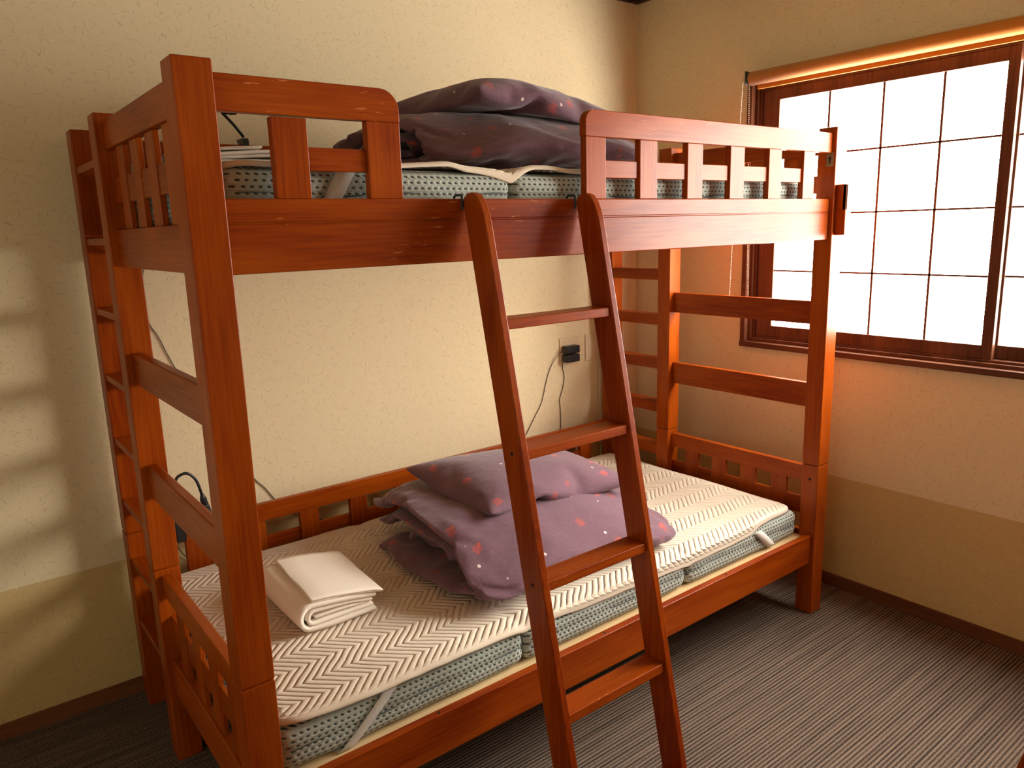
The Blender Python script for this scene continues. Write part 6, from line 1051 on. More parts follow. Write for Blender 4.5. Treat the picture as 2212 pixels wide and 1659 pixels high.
13,9,-676,-15,5,16,3,-9,16,-5,13,6,-2,-11,7,-9,12,13,-2,-10,14,-19,-1,16,-2,-10,20,0,0,20,0,0,20,0,-1,20,0,0,20,0,1,22,6,8,17,2,5,23,3,-4,14,10,5,23,2,-2,25,-3,4,-683,
-16,-2,17,11,10,9,-22,-7,0,10,-3,10,-16,10,15,-5,-8,6,-20,-11,22,-2,-5,20,0,0,20,0,0,20,0,-1,20,0,0,20,0,0,21,1,6,21,5,0,17,4,11,19,7,-6,22,4,-1,13,-7,8,-679,7,-5,16,-6,
7,2,16,10,11,-24,-10,15,-5,-5,7,-15,11,16,-15,-7,18,-2,-3,21,9,2,21,-13,-3,22,4,1,23,1,-2,18,-7,-1,20,-1,1,21,9,5,21,6,-1,20,6,-2,17,11,3,13,-1,2,-712,22,12,26,-14,-5,14,
-10,2,17,-5,10,7,-11,-11,22,-1,6,12,-10,3,21,-12,-1,19,-5,-7,23,-2,1,22,8,5,21,-3,-4,19,-5,1,21,1,1,21,-4,-4,21,5,-1,23,2,-7,21,7,-1,19,22,7,-734,8,4,12,-23,-6,20,-15,1,
15,12,12,19,-7,5,21,-9,4,21,-2,7,21,-5,2,14,10,-3,21,-9,-3,22,-3,1,23,-9,-2,21,-3,1,23,1,-1,21,-4,-5,21,-4,-8,21,9,-1,23,4,-3,10,22,5,-743,23,6,17,-15,3,21,0,7,16,14,9,
19,-13,6,24,1,5,23,-2,4,20,-8,6,21,-2,-5,19,-5,1,22,-1,0,22,1,-2,22,-7,2,20,5,-5,22,-6,-3,18,-1,-9,21,0,-6,23,8,-2,26,11,-2,-749,51,3,9,-6,15,21,0,8,22,1,-1,19,-4,6,19,3,
5,24,1,3,21,-1,2,18,-5,-3,23,-6,2,22,-2,0,22,-1,-4,24,-2,2,23,0,-3,21,-5,-13,14,0,-2,22,-2,-6,14,7,-5,22,-2,0,-750,62,-3,16,-1,18,20,1,10,23,0,1,22,-2,-3,20,1,6,24,1,-3,
22,-4,0,25,-4,12,16,-4,-2,24,-1,-7,21,-2,0,24,-2,-2,18,-2,-7,22,-5,-3,22,-1,-10,20,2,-2,21,0,-8,24,-6,4,-775,69,3,28,0,11,21,2,9,23,-1,-2,19,-2,-1,22,1,0,22,1,1,24,-3,2,
23,-5,1,25,-4,-2,22,-1,0,27,-4,6,18,0,-8,21,-2,-2,20,-6,-10,20,1,-7,22,0,-3,22,-1,-5,24,-7,-2,-768,73,8,14,1,15,23,-1,0,22,2,6,22,-3,-3,23,1,2,22,9,-1,20,-11,10,20,-10,
-9,26,1,-1,23,-2,-4,22,-4,4,26,3,5,18,-6,-15,23,-3,-5,22,0,-4,23,-2,-8,23,-1,-2,13,-8,-7,-776,77,24,30,-1,2,22,1,6,22,-1,4,23,-1,-2,22,0,-4,24,0,0,19,0,12,20,-6,-10,24,
-4,-3,22,-3,-1,24,-3,-1,23,-1,0,22,0,-2,23,-5,-10,21,-1,-6,23,0,-4,22,-4,-5,20,-6,-4,-783,84,24,28,-7,4,23,0,2,22,0,4,22,-2,-2,23,1,1,21,-4,1,22,-2,-2,23,-2,-2,23,-3,-1,
22,-3,-4,23,-2,3,22,-1,-1,23,-2,-5,23,-2,-6,23,-2,-5,23,-3,-9,21,-1,-3,25,-6,-3,-774,77,17,11,2,15,22,-2,1,23,0,3,22,-3,-1,23,1,-2,21,-4,-2,23,-2,-3,23,-1,2,23,-3,-3,23,
-3,3,22,-2,0,24,-2,-3,23,-1,-4,22,-3,-8,24,-2,-7,22,-2,-8,22,-1,-1,23,-3,-1,-782,77,19,22,-3,6,20,-1,6,22,2,5,24,-6,4,19,9,-3,24,-11,-7,23,-1,-2,23,-2,0,23,-3,-2,22,-3,0,
23,-1,2,23,-1,-1,23,-2,-6,23,-3,-7,23,-2,-8,23,-3,-6,23,-1,-4,24,-4,-3,-783,51,0,21,10,12,19,6,10,23,0,3,22,2,6,20,5,2,23,-3,-5,25,-4,2,22,-3,-3,23,-1,3,22,-3,-2,23,-1,
-1,23,-3,-2,23,-1,-5,23,-2,-6,23,-2,-5,24,-3,-6,22,-2,-6,24,-3,-5,-788,45,-5,23,8,11,22,6,9,23,2,4,21,4,7,23,0,1,22,2,0,23,-1,2,21,-2,0,23,-5,-4,21,-3,0,24,-1,-1,23,-2,
-2,24,0,-1,23,-4,-10,23,-2,-4,23,-2,-5,23,0,-4,24,-6,-7,-778,45,-6,13,8,13,21,7,9,21,-1,0,23,2,3,23,3,4,23,5,3,22,0,5,23,-5,-5,20,-5,2,23,1,1,24,-2,-3,23,-2,-2,23,-2,-4,
23,-4,-8,22,-3,-5,23,-1,-6,23,0,-4,18,-8,-9,-766,46,-6,13,-7,9,14,24,9,20,-2,1,25,4,3,26,0,4,19,4,2,22,-3,1,26,3,6,18,-2,3,26,-14,-5,20,12,0,25,-1,-1,23,-5,-7,22,-6,-9,
19,-9,-4,22,5,-5,23,-9,-7,0,-24,-8,)
COMFORTER_B = (
-8,604,19,-3,-7,-9,-14,12,8,4,3,3,5,6,2,1,-11,-3,2,4,-2,-2,4,3,3,-1,2,4,-4,1,0,-6,-2,3,7,3,-6,-24,1,0,9,-3,-3,7,6,4,-8,-3,3,-3,3,-8,3,-11,-5,9,3,1,-5,3,-3,-7,-3,-17,17,
12,9,2,-4,3,-5,-2,1,4,-2,2,0,1,2,0,0,3,1,1,3,8,-2,2,-5,-2,0,-6,-6,-5,-7,-4,-11,3,11,3,6,-3,-5,-3,-3,3,-13,4,-9,22,-3,-726,-34,0,4,9,1,-1,3,5,1,0,2,0,6,5,2,-1,-1,0,-2,-5,
2,-5,-1,-1,5,6,2,-1,2,2,-2,0,1,-1,2,0,-4,4,0,0,-5,-5,-13,-4,3,-3,-1,3,-4,0,-5,16,1,0,-2,-4,-6,7,9,-2,-10,-5,-4,4,8,3,4,-2,1,2,-2,2,2,-1,2,0,-1,2,0,1,2,0,0,0,0,-5,2,0,-2,
2,-2,-2,2,2,-1,0,-5,-5,-12,2,7,-4,-2,-7,-2,-4,-6,-1,10,7,-726,-32,-3,-9,10,10,-1,5,7,2,1,2,1,0,-2,2,-1,-1,1,-1,-2,2,1,4,0,0,2,1,-2,-2,1,-1,3,1,-1,3,-2,-4,-7,0,-1,4,0,-2,
5,1,0,0,1,1,0,-1,2,-5,-2,-6,-6,0,7,1,-5,-5,9,0,-2,-5,1,4,3,0,1,-5,1,2,1,1,0,0,2,0,-2,1,1,2,1,1,-5,1,2,2,2,1,1,-5,-4,-9,2,-2,-2,-2,2,0,1,2,1,1,5,-4,3,2,-5,-744,-34,1,-7,4,
12,-1,5,6,2,1,-2,0,0,3,4,-1,-7,2,0,2,-1,-1,4,1,1,0,0,-1,6,1,-2,-3,-1,0,6,1,-2,-2,0,-3,-6,-4,-3,9,2,0,0,-2,4,-8,2,0,-1,-2,-2,5,-2,2,-6,2,-1,0,-2,-5,7,1,3,0,0,2,-5,1,1,3,0,
0,-5,2,0,3,1,1,-3,1,3,2,1,0,0,-1,3,-6,1,-2,1,1,-2,-3,0,-3,-2,2,5,-3,1,4,-1,-5,3,-7,-743,-22,11,-1,-8,4,-4,4,8,-1,0,-6,1,0,3,2,-4,-7,1,3,5,0,4,5,-1,-4,-3,2,0,1,-1,-2,6,0,
0,-2,1,-2,-2,1,-4,-1,-1,-2,5,2,0,0,-1,3,-7,1,0,-2,-1,-2,8,0,4,-9,-1,-3,2,0,-2,0,0,0,6,1,2,-3,0,2,4,0,-1,-5,1,-1,-2,-1,5,6,1,1,-4,0,1,-4,2,0,0,1,-1,-3,2,-2,-1,0,0,-1,2,3,
-2,1,3,-3,-5,4,-8,-747,-25,12,-8,-1,10,2,-1,-2,1,0,-1,0,-5,-1,5,3,0,1,1,5,-2,2,1,2,0,1,0,-2,-5,-1,-1,7,-1,0,-7,1,-2,-2,-1,-5,4,2,-1,1,0,0,2,-1,4,-7,3,-3,-1,-3,2,3,5,2,-3,
0,-1,6,-4,-4,0,1,3,-5,2,0,1,-5,-3,5,4,2,-1,1,1,3,-1,5,-6,2,-1,2,1,2,-2,0,0,1,2,0,-3,1,-3,-1,2,-2,-3,-2,4,-5,3,3,-1,-4,5,-6,-758,-24,14,6,-1,3,-2,-1,8,-1,-1,-6,2,-2,-2,-1,
1,4,2,2,-2,1,-1,0,0,0,5,2,1,2,-2,-2,-6,2,-2,-1,1,-1,-1,-1,-5,-3,0,-1,4,-1,1,-3,2,1,0,-1,0,-5,3,1,4,-2,0,-2,4,4,0,-2,-6,4,-2,2,-1,4,-1,0,-3,1,5,1,0,-4,1,1,1,1,3,0,1,0,3,1,
1,-3,1,1,-2,3,-1,-1,-1,0,-4,1,-1,-2,1,1,1,2,2,-4,-5,3,-7,-753,-27,15,1,3,1,-5,0,9,1,1,1,1,-1,-1,1,0,2,2,1,-3,1,0,2,0,0,-5,-1,-1,5,0,-2,-5,2,-1,-1,1,-1,-4,-1,-3,5,-3,-2,
-7,2,1,2,-2,-2,-1,2,2,2,-1,-2,-4,3,3,3,0,0,-4,1,-2,0,0,0,4,0,1,-2,1,0,2,0,0,0,1,2,2,1,3,-2,1,1,1,2,0,2,2,0,-1,1,0,1,1,0,-3,1,0,-3,2,0,-3,2,1,-2,-6,3,-8,-756,-25,8,-5,3,
10,1,-1,4,1,1,3,1,-1,1,1,1,-4,1,0,3,2,-1,1,1,1,-3,2,0,-2,-1,-2,6,0,-1,-3,-1,-2,-6,0,-2,-2,3,-4,-1,0,0,-1,0,0,0,0,0,0,0,0,0,0,1,5,3,1,0,-2,0,1,0,-1,-9,-2,-1,7,1,0,-4,0,0,
0,1,4,1,1,2,3,1,2,-1,3,-1,0,2,0,0,2,0,1,0,1,-6,3,0,0,1,0,-3,3,0,-1,-3,3,-7,-761,-23,12,-7,1,9,1,0,5,2,0,-3,1,1,-5,1,-1,5,0,3,-6,2,0,1,2,-2,0,1,0,0,0,-3,6,2,-2,0,-5,0,-10,
6,0,-3,0,-5,2,0,0,0,0,0,0,0,0,0,0,0,0,0,0,0,0,0,0,-2,1,5,2,1,-4,0,0,2,-3,1,0,3,-3,-3,0,4,6,2,0,-2,1,2,0,2,-1,-1,3,1,-1,2,0,-1,2,0,-2,2,-1,-1,2,1,0,0,1,-5,0,3,-5,-765,-24,
9,-3,2,7,2,1,2,0,-1,6,-1,1,-6,1,1,-3,1,1,5,2,0,-1,2,-2,-1,1,-1,0,1,-1,1,1,1,-4,2,-2,4,-5,-6,-7,4,0,0,0,0,0,0,0,0,0,0,1,0,0,0,0,0,0,0,0,0,0,0,-1,0,0,0,0,0,0,-1,-1,6,2,1,
-5,2,4,1,-1,-1,5,2,1,-2,2,-1,-2,2,1,-1,2,0,-1,2,0,-1,2,0,-3,2,0,0,1,1,-2,6,2,-5,-777,-20,12,5,0,-3,-1,0,8,0,-1,5,-1,1,-6,2,1,-1,0,2,5,2,-1,0,2,-1,-2,1,-1,-1,1,-2,-3,0,2,
3,-1,-3,-5,1,-1,0,3,-4,-1,0,0,0,0,0,0,0,0,0,0,0,0,0,0,0,0,0,0,0,0,0,0,0,0,0,0,0,0,0,-1,0,0,0,1,3,2,2,0,2,2,1,0,1,-1,2,2,0,-3,2,0,-2,2,0,-1,2,0,-1,2,0,-1,2,1,-3,7,0,-4,
-779,-20,9,1,4,4,-1,-1,7,1,0,-4,2,0,-1,1,1,-1,2,2,1,1,1,-2,1,-3,1,1,-3,2,2,-1,-4,-4,4,4,7,-2,1,-4,-5,-6,4,-1,-1,0,0,0,0,0,0,0,0,0,0,0,0,0,0,0,0,0,0,0,0,0,0,0,0,0,0,0,0,0,
0,0,0,-1,3,3,2,0,0,3,2,0,1,1,0,-3,2,-1,-2,2,0,-1,2,0,0,1,-1,-1,3,1,-2,2,0,-2,7,0,-5,-771,-20,12,-9,6,8,1,-2,-3,2,-1,1,1,1,2,1,0,-3,3,3,-2,1,1,-1,0,-3,2,0,-4,1,1,0,-3,0,2,
-2,5,3,-1,-2,-6,4,1,-2,-4,0,0,0,0,0,0,0,0,0,0,0,0,0,0,0,0,0,0,0,0,0,0,0,0,0,0,0,0,0,0,0,0,0,5,3,-4,1,-2,1,2,4,2,0,-3,4,2,0,-1,2,-2,-2,2,0,0,1,0,-1,2,0,-2,2,0,-2,-4,-1,-7,
-765,-15,12,-3,2,7,0,2,7,2,-1,0,2,-2,-3,2,0,-1,-1,2,-7,2,1,4,1,-2,0,0,-3,-4,2,-1,1,1,1,-1,4,2,-2,-2,-3,2,1,-2,-3,0,0,0,0,0,0,0,0,0,0,0,0,0,0,0,0,0,0,0,0,1,0,0,0,0,0,0,0,
0,-1,0,0,0,2,-1,1,2,0,2,0,2,-3,2,1,-1,3,-2,2,2,-2,-2,2,0,-1,2,1,-2,3,-1,-2,1,0,1,-2,-2,-5,-774,-12,16,2,2,7,2,1,-3,2,0,-3,1,-1,-3,2,0,-1,1,0,1,1,0,4,3,-2,0,-3,-4,-5,2,0,
-1,2,1,0,2,3,-3,2,-2,2,-2,-3,-1,0,0,0,0,0,0,0,0,0,0,0,0,0,0,0,0,0,1,0,0,0,0,0,0,0,0,0,0,0,0,0,0,0,3,2,0,1,-2,1,1,0,-1,1,1,-1,4,-2,0,1,-2,-1,4,-1,-2,1,1,0,2,2,-3,2,-2,1,
-5,0,-8,-758,-13,14,-5,3,7,0,2,6,0,-2,-5,1,2,1,1,-2,-3,1,-1,-2,2,1,1,1,-2,-1,0,0,6,2,-1,-1,1,-1,-2,-3,-1,-8,0,-4,1,3,2,-2,0,0,0,0,0,0,0,0,0,0,0,1,0,0,0,0,0,1,0,0,0,0,0,0,
0,0,0,0,0,0,0,0,0,2,-1,1,1,-1,0,1,1,0,1,0,-1,4,-2,-1,2,-1,0,2,-1,0,1,1,-2,2,0,-1,1,0,-4,4,1,-3,-760,-13,12,-8,3,8,1,1,2,0,-2,-4,1,2,4,2,2,0,0,-4,-5,-1,4,6,3,-2,-1,-2,-3,
-7,3,0,-1,2,-1,-1,2,4,5,-5,-10,-8,1,2,-1,0,0,0,0,0,0,0,0,0,0,0,0,0,0,1,0,0,0,0,0,0,0,0,1,0,0,0,0,0,-1,0,0,0,2,-2,2,2,-2,0,1,2,2,1,-1,-4,2,-1,-1,2,-1,1,2,0,-3,2,-1,-1,2,1,
0,1,-1,-4,2,-1,-4,-756,-10,10,-3,6,5,-1,-2,5,1,1,2,-2,1,-6,1,4,-1,-5,-5,8,1,1,-3,2,-1,-3,0,0,6,2,0,-1,2,0,1,0,-1,-5,0,4,6,2,1,-2,-6,-12,-8,0,4,4,2,-1,-2,1,-4,-3,1,1,2,1,
-2,-3,-5,7,8,1,-1,-2,0,-5,-4,1,0,0,2,1,2,1,-3,-2,1,-1,4,2,0,-1,2,1,-1,1,-2,-4,2,-2,-2,1,1,2,2,0,0,2,-1,-3,1,-1,-4,-1,0,-5,-744,-6,12,-6,9,8,-2,-9,-6,0,0,6,1,3,-3,0,4,-1,
2,2,-1,-5,-2,9,1,3,1,-2,-9,-5,0,0,-2,2,0,-1,2,-1,-1,0,3,7,2,2,-1,2,-1,-1,-2,-4,-7,-3,1,8,1,-3,-2,0,-5,-5,-2,6,7,0,1,-5,1,0,4,2,0,1,-3,-7,-8,2,0,-1,0,0,6,0,-3,-6,2,-1,0,3,
1,-1,0,0,3,0,-4,-5,2,1,-2,2,0,-1,2,-2,1,1,-1,-4,-1,0,-5,-747,6,21,5,3,1,2,4,1,-10,-18,-6,1,3,-2,2,5,2,1,5,3,2,-1,-1,1,1,3,-6,2,9,0,5,-2,1,-1,1,-1,-9,-4,-1,-7,-3,2,2,1,0,
-1,-5,-5,10,7,-4,-12,-7,0,-3,-1,2,-1,3,0,1,-4,2,0,-1,2,2,3,1,-1,-1,1,-4,2,0,-3,-5,1,0,1,1,0,3,2,-1,-1,0,-3,-5,1,0,1,1,1,2,1,-1,-3,2,-1,-2,0,-3,-5,2,-1,0,-3,0,-6,-742,5,
22,4,11,4,-4,13,5,-1,-3,-4,-1,-10,-3,0,-3,0,-2,-5,-4,0,7,5,1,2,3,-3,-3,-6,-1,0,6,1,1,3,1,-6,0,1,-4,-1,-3,-5,-8,2,2,2,0,8,2,2,4,2,0,-8,-3,-6,-13,-7,2,1,0,-2,7,5,2,-1,1,0,
-4,-4,0,-5,-5,0,2,6,2,-3,-1,1,-2,-5,2,-1,-1,-1,3,4,2,-3,-1,-2,-1,-7,2,-1,-1,1,-1,-3,1,-2,3,1,-3,-4,-2,-1,-4,-731,12,22,6,8,2,-6,15,7,1,5,1,-15,-19,-8,2,-1,2,-2,-5,-4,2,1,
2,0,1,-1,-1,8,6,-2,-10,-4,-2,4,7,-1,-9,-3,1,-5,-2,0,9,2,1,5,4,1,-3,-4,2,0,-1,-2,-9,-5,0,2,3,2,0,0,1,-4,-1,-1,-4,-6,0,0,5,-5,-8,-8,1,2,3,1,-4,-3,2,0,1,2,3,1,1,-3,0,2,-3,
-2,-1,1,-4,1,1,0,-4,-5,-6,2,-1,-3,1,-5,0,0,0,-4,-719,17,22,-10,22,9,0,-2,-1,0,5,3,2,-2,-1,-9,-17,-6,-8,-8,-6,2,1,3,-5,14,7,2,-3,1,0,-5,1,2,-1,2,0,2,5,1,-5,-3,-2,-3,-5,1,
4,0,1,1,3,0,-4,-4,2,1,1,-4,-9,-7,2,0,-1,0,-2,4,-1,-5,-6,1,0,1,1,3,3,-3,-9,-6,1,1,3,1,-2,-1,0,0,-4,1,-3,-3,1,-1,-3,2,0,-3,2,3,-1,-3,0,5,-5,-8,-6,1,-7,-3,-4,2,-5,-694,23,
26,-23,18,-2,0,-5,3,-4,6,1,-2,0,5,-20,-15,-8,2,5,3,1,-1,3,1,-3,-1,1,1,5,2,1,4,-2,-9,-3,2,2,4,-2,-6,-5,2,-1,0,0,7,2,1,-4,-1,1,-2,-2,0,3,3,1,-1,-3,1,-3,-2,-4,-12,-5,2,-2,
-2,2,-2,-1,1,3,0,0,4,4,-4,-12,-5,1,-2,-3,1,2,1,2,2,0,2,1,-2,2,2,-3,1,-4,-4,1,-1,-3,1,0,2,-15,-18,-6,4,4,-1,-726,45,19,-7,17,7,-3,6,4,2,-7,0,-2,-10,1,-2,1,-2,-9,-19,-5,2,
-1,2,0,6,6,1,-8,-1,1,1,4,-1,-9,-2,2,0,2,-1,11,5,1,-4,-2,2,-1,-1,-2,-9,-5,1,2,2,1,-3,-3,1,6,3,0,-6,-3,2,1,0,1,-2,-1,2,1,-1,0,-6,-2,0,-6,-4,1,0,2,1,0,-3,-4,-11,-5,2,0,-3,1,
2,-2,2,2,-1,1,0,0,0,-3,-4,1,-2,-3,5,-1,-1,-20,-15,-5,-728,62,23,-8,20,7,1,-1,2,-2,-10,-4,-1,-9,1,0,2,1,1,-5,1,-4,-14,-1,0,5,5,1,6,3,-3,-13,-2,1,1,4,2,-1,2,0,0,-1,2,-4,-1,
1,3,2,1,-3,-3,0,-7,-2,0,7,1,2,-4,-1,1,0,0,1,-2,-2,-1,-7,-4,1,4,1,-1,-8,-4,1,-4,-1,1,-1,-1,2,-2,-2,1,4,0,1,0,-4,1,0,-2,-1,-9,-4,1,-1,-2,-2,-3,-4,2,-1,-3,4,-3,0,-1,-10,-5,
-751,82,27,0,0,4,1,-4,-1,0,5,2,-7,-17,-1,1,7,3,-1,-10,-1,1,-2,2,-1,-10,1,0,7,5,-3,-13,-2,1,5,4,2,4,3,1,-1,0,2,-3,-1,-1,-11,-3,1,2,0,1,-7,-3,1,4,1,1,-1,0,1,-3,-2,2,-1,-1,
0,-4,-3,1,3,1,1,-1,-3,-2,-11,-2,1,2,0,2,-1,-2,1,-1,-2,0,-3,-5,1,2,-1,-1,-9,-4,1,-3,-3,1,2,-3,1,7,-2,-6,-15,-2,7,2,-1,-748,82,29,-1,8,2,-3,-18,-4,-1,9,4,-5,-14,-1,1,2,2,
-2,-11,-1,1,-3,2,-1,-9,1,1,6,5,0,-9,0,1,-5,0,0,7,5,2,0,0,-1,-6,-3,1,-5,0,2,1,0,1,-3,-2,1,-1,0,1,-1,-1,1,-3,-2,1,-3,-1,1,0,-1,1,-2,-2,1,5,0,-1,-10,-3,1,-3,-1,1,-2,-3,0,-4,
-2,1,1,-4,2,2,-1,0,-2,-3,1,1,-4,0,-5,-3,0,-1,-3,2,-1,-2,3,-14,-2,-758,83,29,-1,16,3,1,-11,-1,-1,10,4,-2,-11,-1,1,-4,1,-6,-16,-2,2,-1,2,0,-6,3,1,-1,3,1,-3,1,1,-1,1,0,-6,2,
2,2,1,0,0,-1,0,-9,-1,2,-1,-1,1,5,0,0,-7,-1,2,-1,-1,1,-3,-2,1,-4,-1,0,6,-1,2,0,-1,1,-2,-1,0,-6,-2,1,0,-2,0,-8,-3,1,-1,-2,1,-3,-4,1,-4,-3,1,4,-2,1,1,-4,0,-1,-3,0,1,-3,1,-2,
-1,-9,-19,-2,-748,99,29,1,12,4,-1,-13,0,0,5,2,1,-3,0,-6,-15,-1,0,-7,0,1,-4,2,0,-8,2,1,2,4,1,-4,1,0,-2,1,2,-3,2,1,-3,1,1,2,-1,-1,-10,-1,2,1,-1,1,-4,-1,1,-3,-1,1,7,0,1,-8,
-2,1,0,-1,1,-2,-1,1,-2,-2,1,-2,-1,1,-3,-2,1,-1,-2,0,-8,-3,1,-2,-3,1,-1,-3,1,1,-4,1,-4,-2,1,4,-3,1,1,-3,-1,3,-4,0,-8,-1,-5,-17,-1,-748,113,34,0,8,2,-3,-12,-2,1,-5,1,1,3,2,
-8,-16,-2,-1,-9,0,1,-4,2,1,-5,3,1,3,3,-1,-9,1,2,-1,2,1,-1,1,2,-2,1,0,-4,-1,1,-5,-1,1,0,-1,1,-2,-1,2,-4,-1,1,4,0,1,-5,-2,1,0,-2,0,-6,0,1,-2,-2,2,-2,-2,1,-3,-1,1,-1,-3,0,
-8,-3,1,0,-3,1,-2,-3,1,1,-4,1,-1,-3,-1,7,-3,2,-1,-3,0,-3,-3,1,-3,-2,-7,-18,0,-749,105,35,-3,13,2,-1,-9,0,2,-1,0,1,-2,2,-8,-17,-3,0,-6,0,2,-2,3,1,-6,2,1,2,4,-1,-10,1,1,2,
1,1,-2,1,1,-5,1,1,-4,0,2,-2,-2,1,-3,-1,1,-1,-1,1,-1,-1,2,0,0,1,-3,-2,1,0,-2,1,-6,-1,1,-1,-1,1,-3,-2,1,-4,-2,1,-1,-2,0,-6,-3,1,-2,-4,1,-2,-4,1,2,-4,1,-2,-2,0,4,-4,1,1,-3,
1,-2,-3,3,2,-2,-8,-16,0,-755,104,40,-1,8,1,1,-3,-1,-1,-8,0,-2,-11,-3,-1,-6,2,0,-5,0,0,-5,3,1,-3,2,1,1,4,0,-8,1,1,0,1,1,-3,1,1,-5,1,2,-3,-1,1,-1,-1,1,-3,-1,1,0,-2,1,-4,-1,
2,1,0,1,-4,-2,1,-1,-1,1,-4,-2,2,-3,-1,0,1,-3,1,-7,-1,1,-1,-3,0,-1,-5,1,-4,-2,1,-1,-4,1,1,-5,2,-3,-2,0,3,-4,1,2,-3,1,-7,-2,2,4,-2,4,-12,0,-769,108,45,1,5,-1,1,-5,-1,-1,-9,
0,-2,-8,-4,-3,-8,2,1,-4,0,1,-4,3,1,-3,2,1,-4,4,1,-3,1,1,-1,1,1,-4,1,1,-3,0,1,-4,0,1,-1,-2,2,-3,-1,1,-2,-2,1,-3,0,1,-1,-1,1,-3,-1,2,-1,-2,1,-3,-2,1,-2,-1,1,0,-3,1,-5,-2,0,
-1,-4,1,-2,-4,1,-5,-2,0,1,-5,1,-1,-4,1,0,-4,0,3,-4,1,-7,-2,2,-3,-2,2,1,-1,8,-6,0,-778,114,52,6,-1,-4,1,-10,-2,0,-5,-1,-2,-6,-5,-4,-8,4,1,-4,-1,0,-4,3,2,-4,2,1,-2,3,1,-4,
2,1,-2,2,1,-3,0,1,-3,0,1,-4,-1,2,-2,-1,1,-2,-2,1,-2,-2,1,-3,0,2,-3,0,1,-1,-2,1,-2,-2,1,-3,-1,1,-2,-3,1,-2,-2,1,-3,-2,1,0,-4,0,-2,-5,1,-5,-3,0,1,-5,1,-2,-4,1,-1,-4,1,0,-3,
0,-1,-5,2,-3,0,2,0,0,8,-4,0,-776,116,58,6,-7,-6,0,-7,-4,1,-6,0,-2,-6,-6,-6,-8,4,0,-4,0,1,-5,3,1,-2,1,1,-3,4,2,-3,1,1,-4,2,1,-2,0,1,-4,-1,1,-2,0,2,-3,-2,1,-2,-2,1,-2,-2,1,
-3,-1,2,-2,1,1,-2,-3,1,-2,-1,1,-2,-3,1,-3,0,1,-2,-3,1,-3,-3,1,-1,-4,1,-2,-4,1,-4,-4,0,1,-5,0,-2,-5,2,-1,-4,1,-1,-3,-1,0,-5,2,-2,-2,-1,-1,2,9,0,1,-769,115,63,2,-8,-8,0,-7,
-6,0,-7,-2,0,-7,-4,-9,-8,6,1,-3,-1,2,-5,3,0,-2,-1,1,-3,5,1,-3,2,2,-3,1,1,-4,0,1,-3,-1,1,-3,0,2,-2,-2,1,-3,-2,1,-1,-3,1,-3,1,2,-3,-1,0,-1,-2,2,-2,-1,1,-3,-3,1,-3,0,1,-2,
-3,1,-2,-3,1,-3,-4,1,-1,-5,1,-3,-4,0,-1,-6,1,-2,-4,-1,1,-6,1,-1,-3,1,-1,-4,1,-1,-2,1,0,-1,-3,1,6,-742,100,61,-13,5,-9,2,-6,-2,-1,-9,0,-2,-5,-6,-9,-8,6,1,-4,0,2,-3,2,0,-3,
-2,1,-3,5,1,-3,3,2,-3,1,0,-3,-2,2,-3,-2,1,-3,1,1,-3,-3,1,-2,-1,2,-3,-1,1,-2,0,1,-2,0,0,-2,-5,1,-2,-2,2,-3,-1,1,-2,-1,1,-2,-2,1,-3,-3,1,-3,-5,2,-2,-3,0,-2,-6,2,-2,-4,0,-1,
-5,-3,1,-7,1,-1,-4,2,-1,-3,1,0,-3,2,-3,1,7,1,3,-763,103,55,5,7,8,0,-3,-1,-13,-12,-14,-4,-4,8,1,-4,-1,1,-3,2,1,-4,1,1,-2,1,1,-3,3,2,-3,2,1,-3,1,1,-3,-1,1,-3,-3,1,-4,2,0,
-2,-4,1,-2,-3,2,-3,0,1,-2,-1,1,-3,-1,2,-2,-1,0,-1,-4,1,-3,-2,1,-3,-2,1,-2,-3,2,-2,-1,1,-3,-5,1,-2,-5,1,-2,-5,1,-2,-2,-1,-1,-7,1,-1,-5,-2,1,-6,1,-1,-3,-1,0,-4,0,-2,1,7,
-12,-5,-761,120,75,2,3,2,-9,-11,-12,1,-5,0,-1,-3,3,0,-4,-2,1,-4,3,1,-3,3,1,-2,1,1,-4,-1,2,-3,1,1,-3,0,0,-3,-2,2,-2,0,0,-4,1,1,-3,-4,1,-1,0,1,-2,-2,2,-3,-1,1,-2,0,1,-3,-2,
2,-1,-1,0,-3,-6,1,-3,1,1,-2,-4,1,-2,-4,1,-3,-3,2,-2,-4,0,-2,-6,1,-2,-2,0,-1,-7,0,-1,-6,1,-1,-4,-3,0,-8,1,0,1,3,-2,-2,7,-6,-1,-771,112,72,-2,-6,-9,1,0,5,0,-4,-4,1,-3,4,-1,
-4,-3,0,-3,5,2,-4,2,2,-2,0,2,-2,2,1,-4,-1,2,-5,-1,-1,-1,0,1,-3,0,0,-5,-6,1,-2,-1,1,-2,-2,1,-2,-1,1,-3,1,2,-2,-2,1,-2,0,2,-2,-1,0,-3,-4,-1,-4,-1,4,-1,-1,0,-3,-4,2,-1,-7,2,
-2,-2,0,-2,-7,1,-2,-4,1,-1,-4,-2,-1,-8,1,-1,-4,0,-1,-7,0,-1,-4,1,-1,2,2,-5,0,-767,112,70,-3,-6,-8,2,-2,-1,-1,-3,4,1,-3,-3,1,-4,4,1,-2,2,2,-3,3,-1,-3,1,3,-1,-1,3,-4,1,0,
-6,-3,0,-2,-1,0,-2,-1,2,-4,-1,1,-3,-3,1,-2,0,1,-2,0,1,-2,-3,1,-2,1,0,-4,-3,2,-1,0,1,-3,1,1,-2,-5,1,-2,-1,2,-3,-5,2,-2,-4,1,-2,-4,0,-2,-8,1,-2,-4,-1,-1,-6,3,-2,-4,-2,-1,
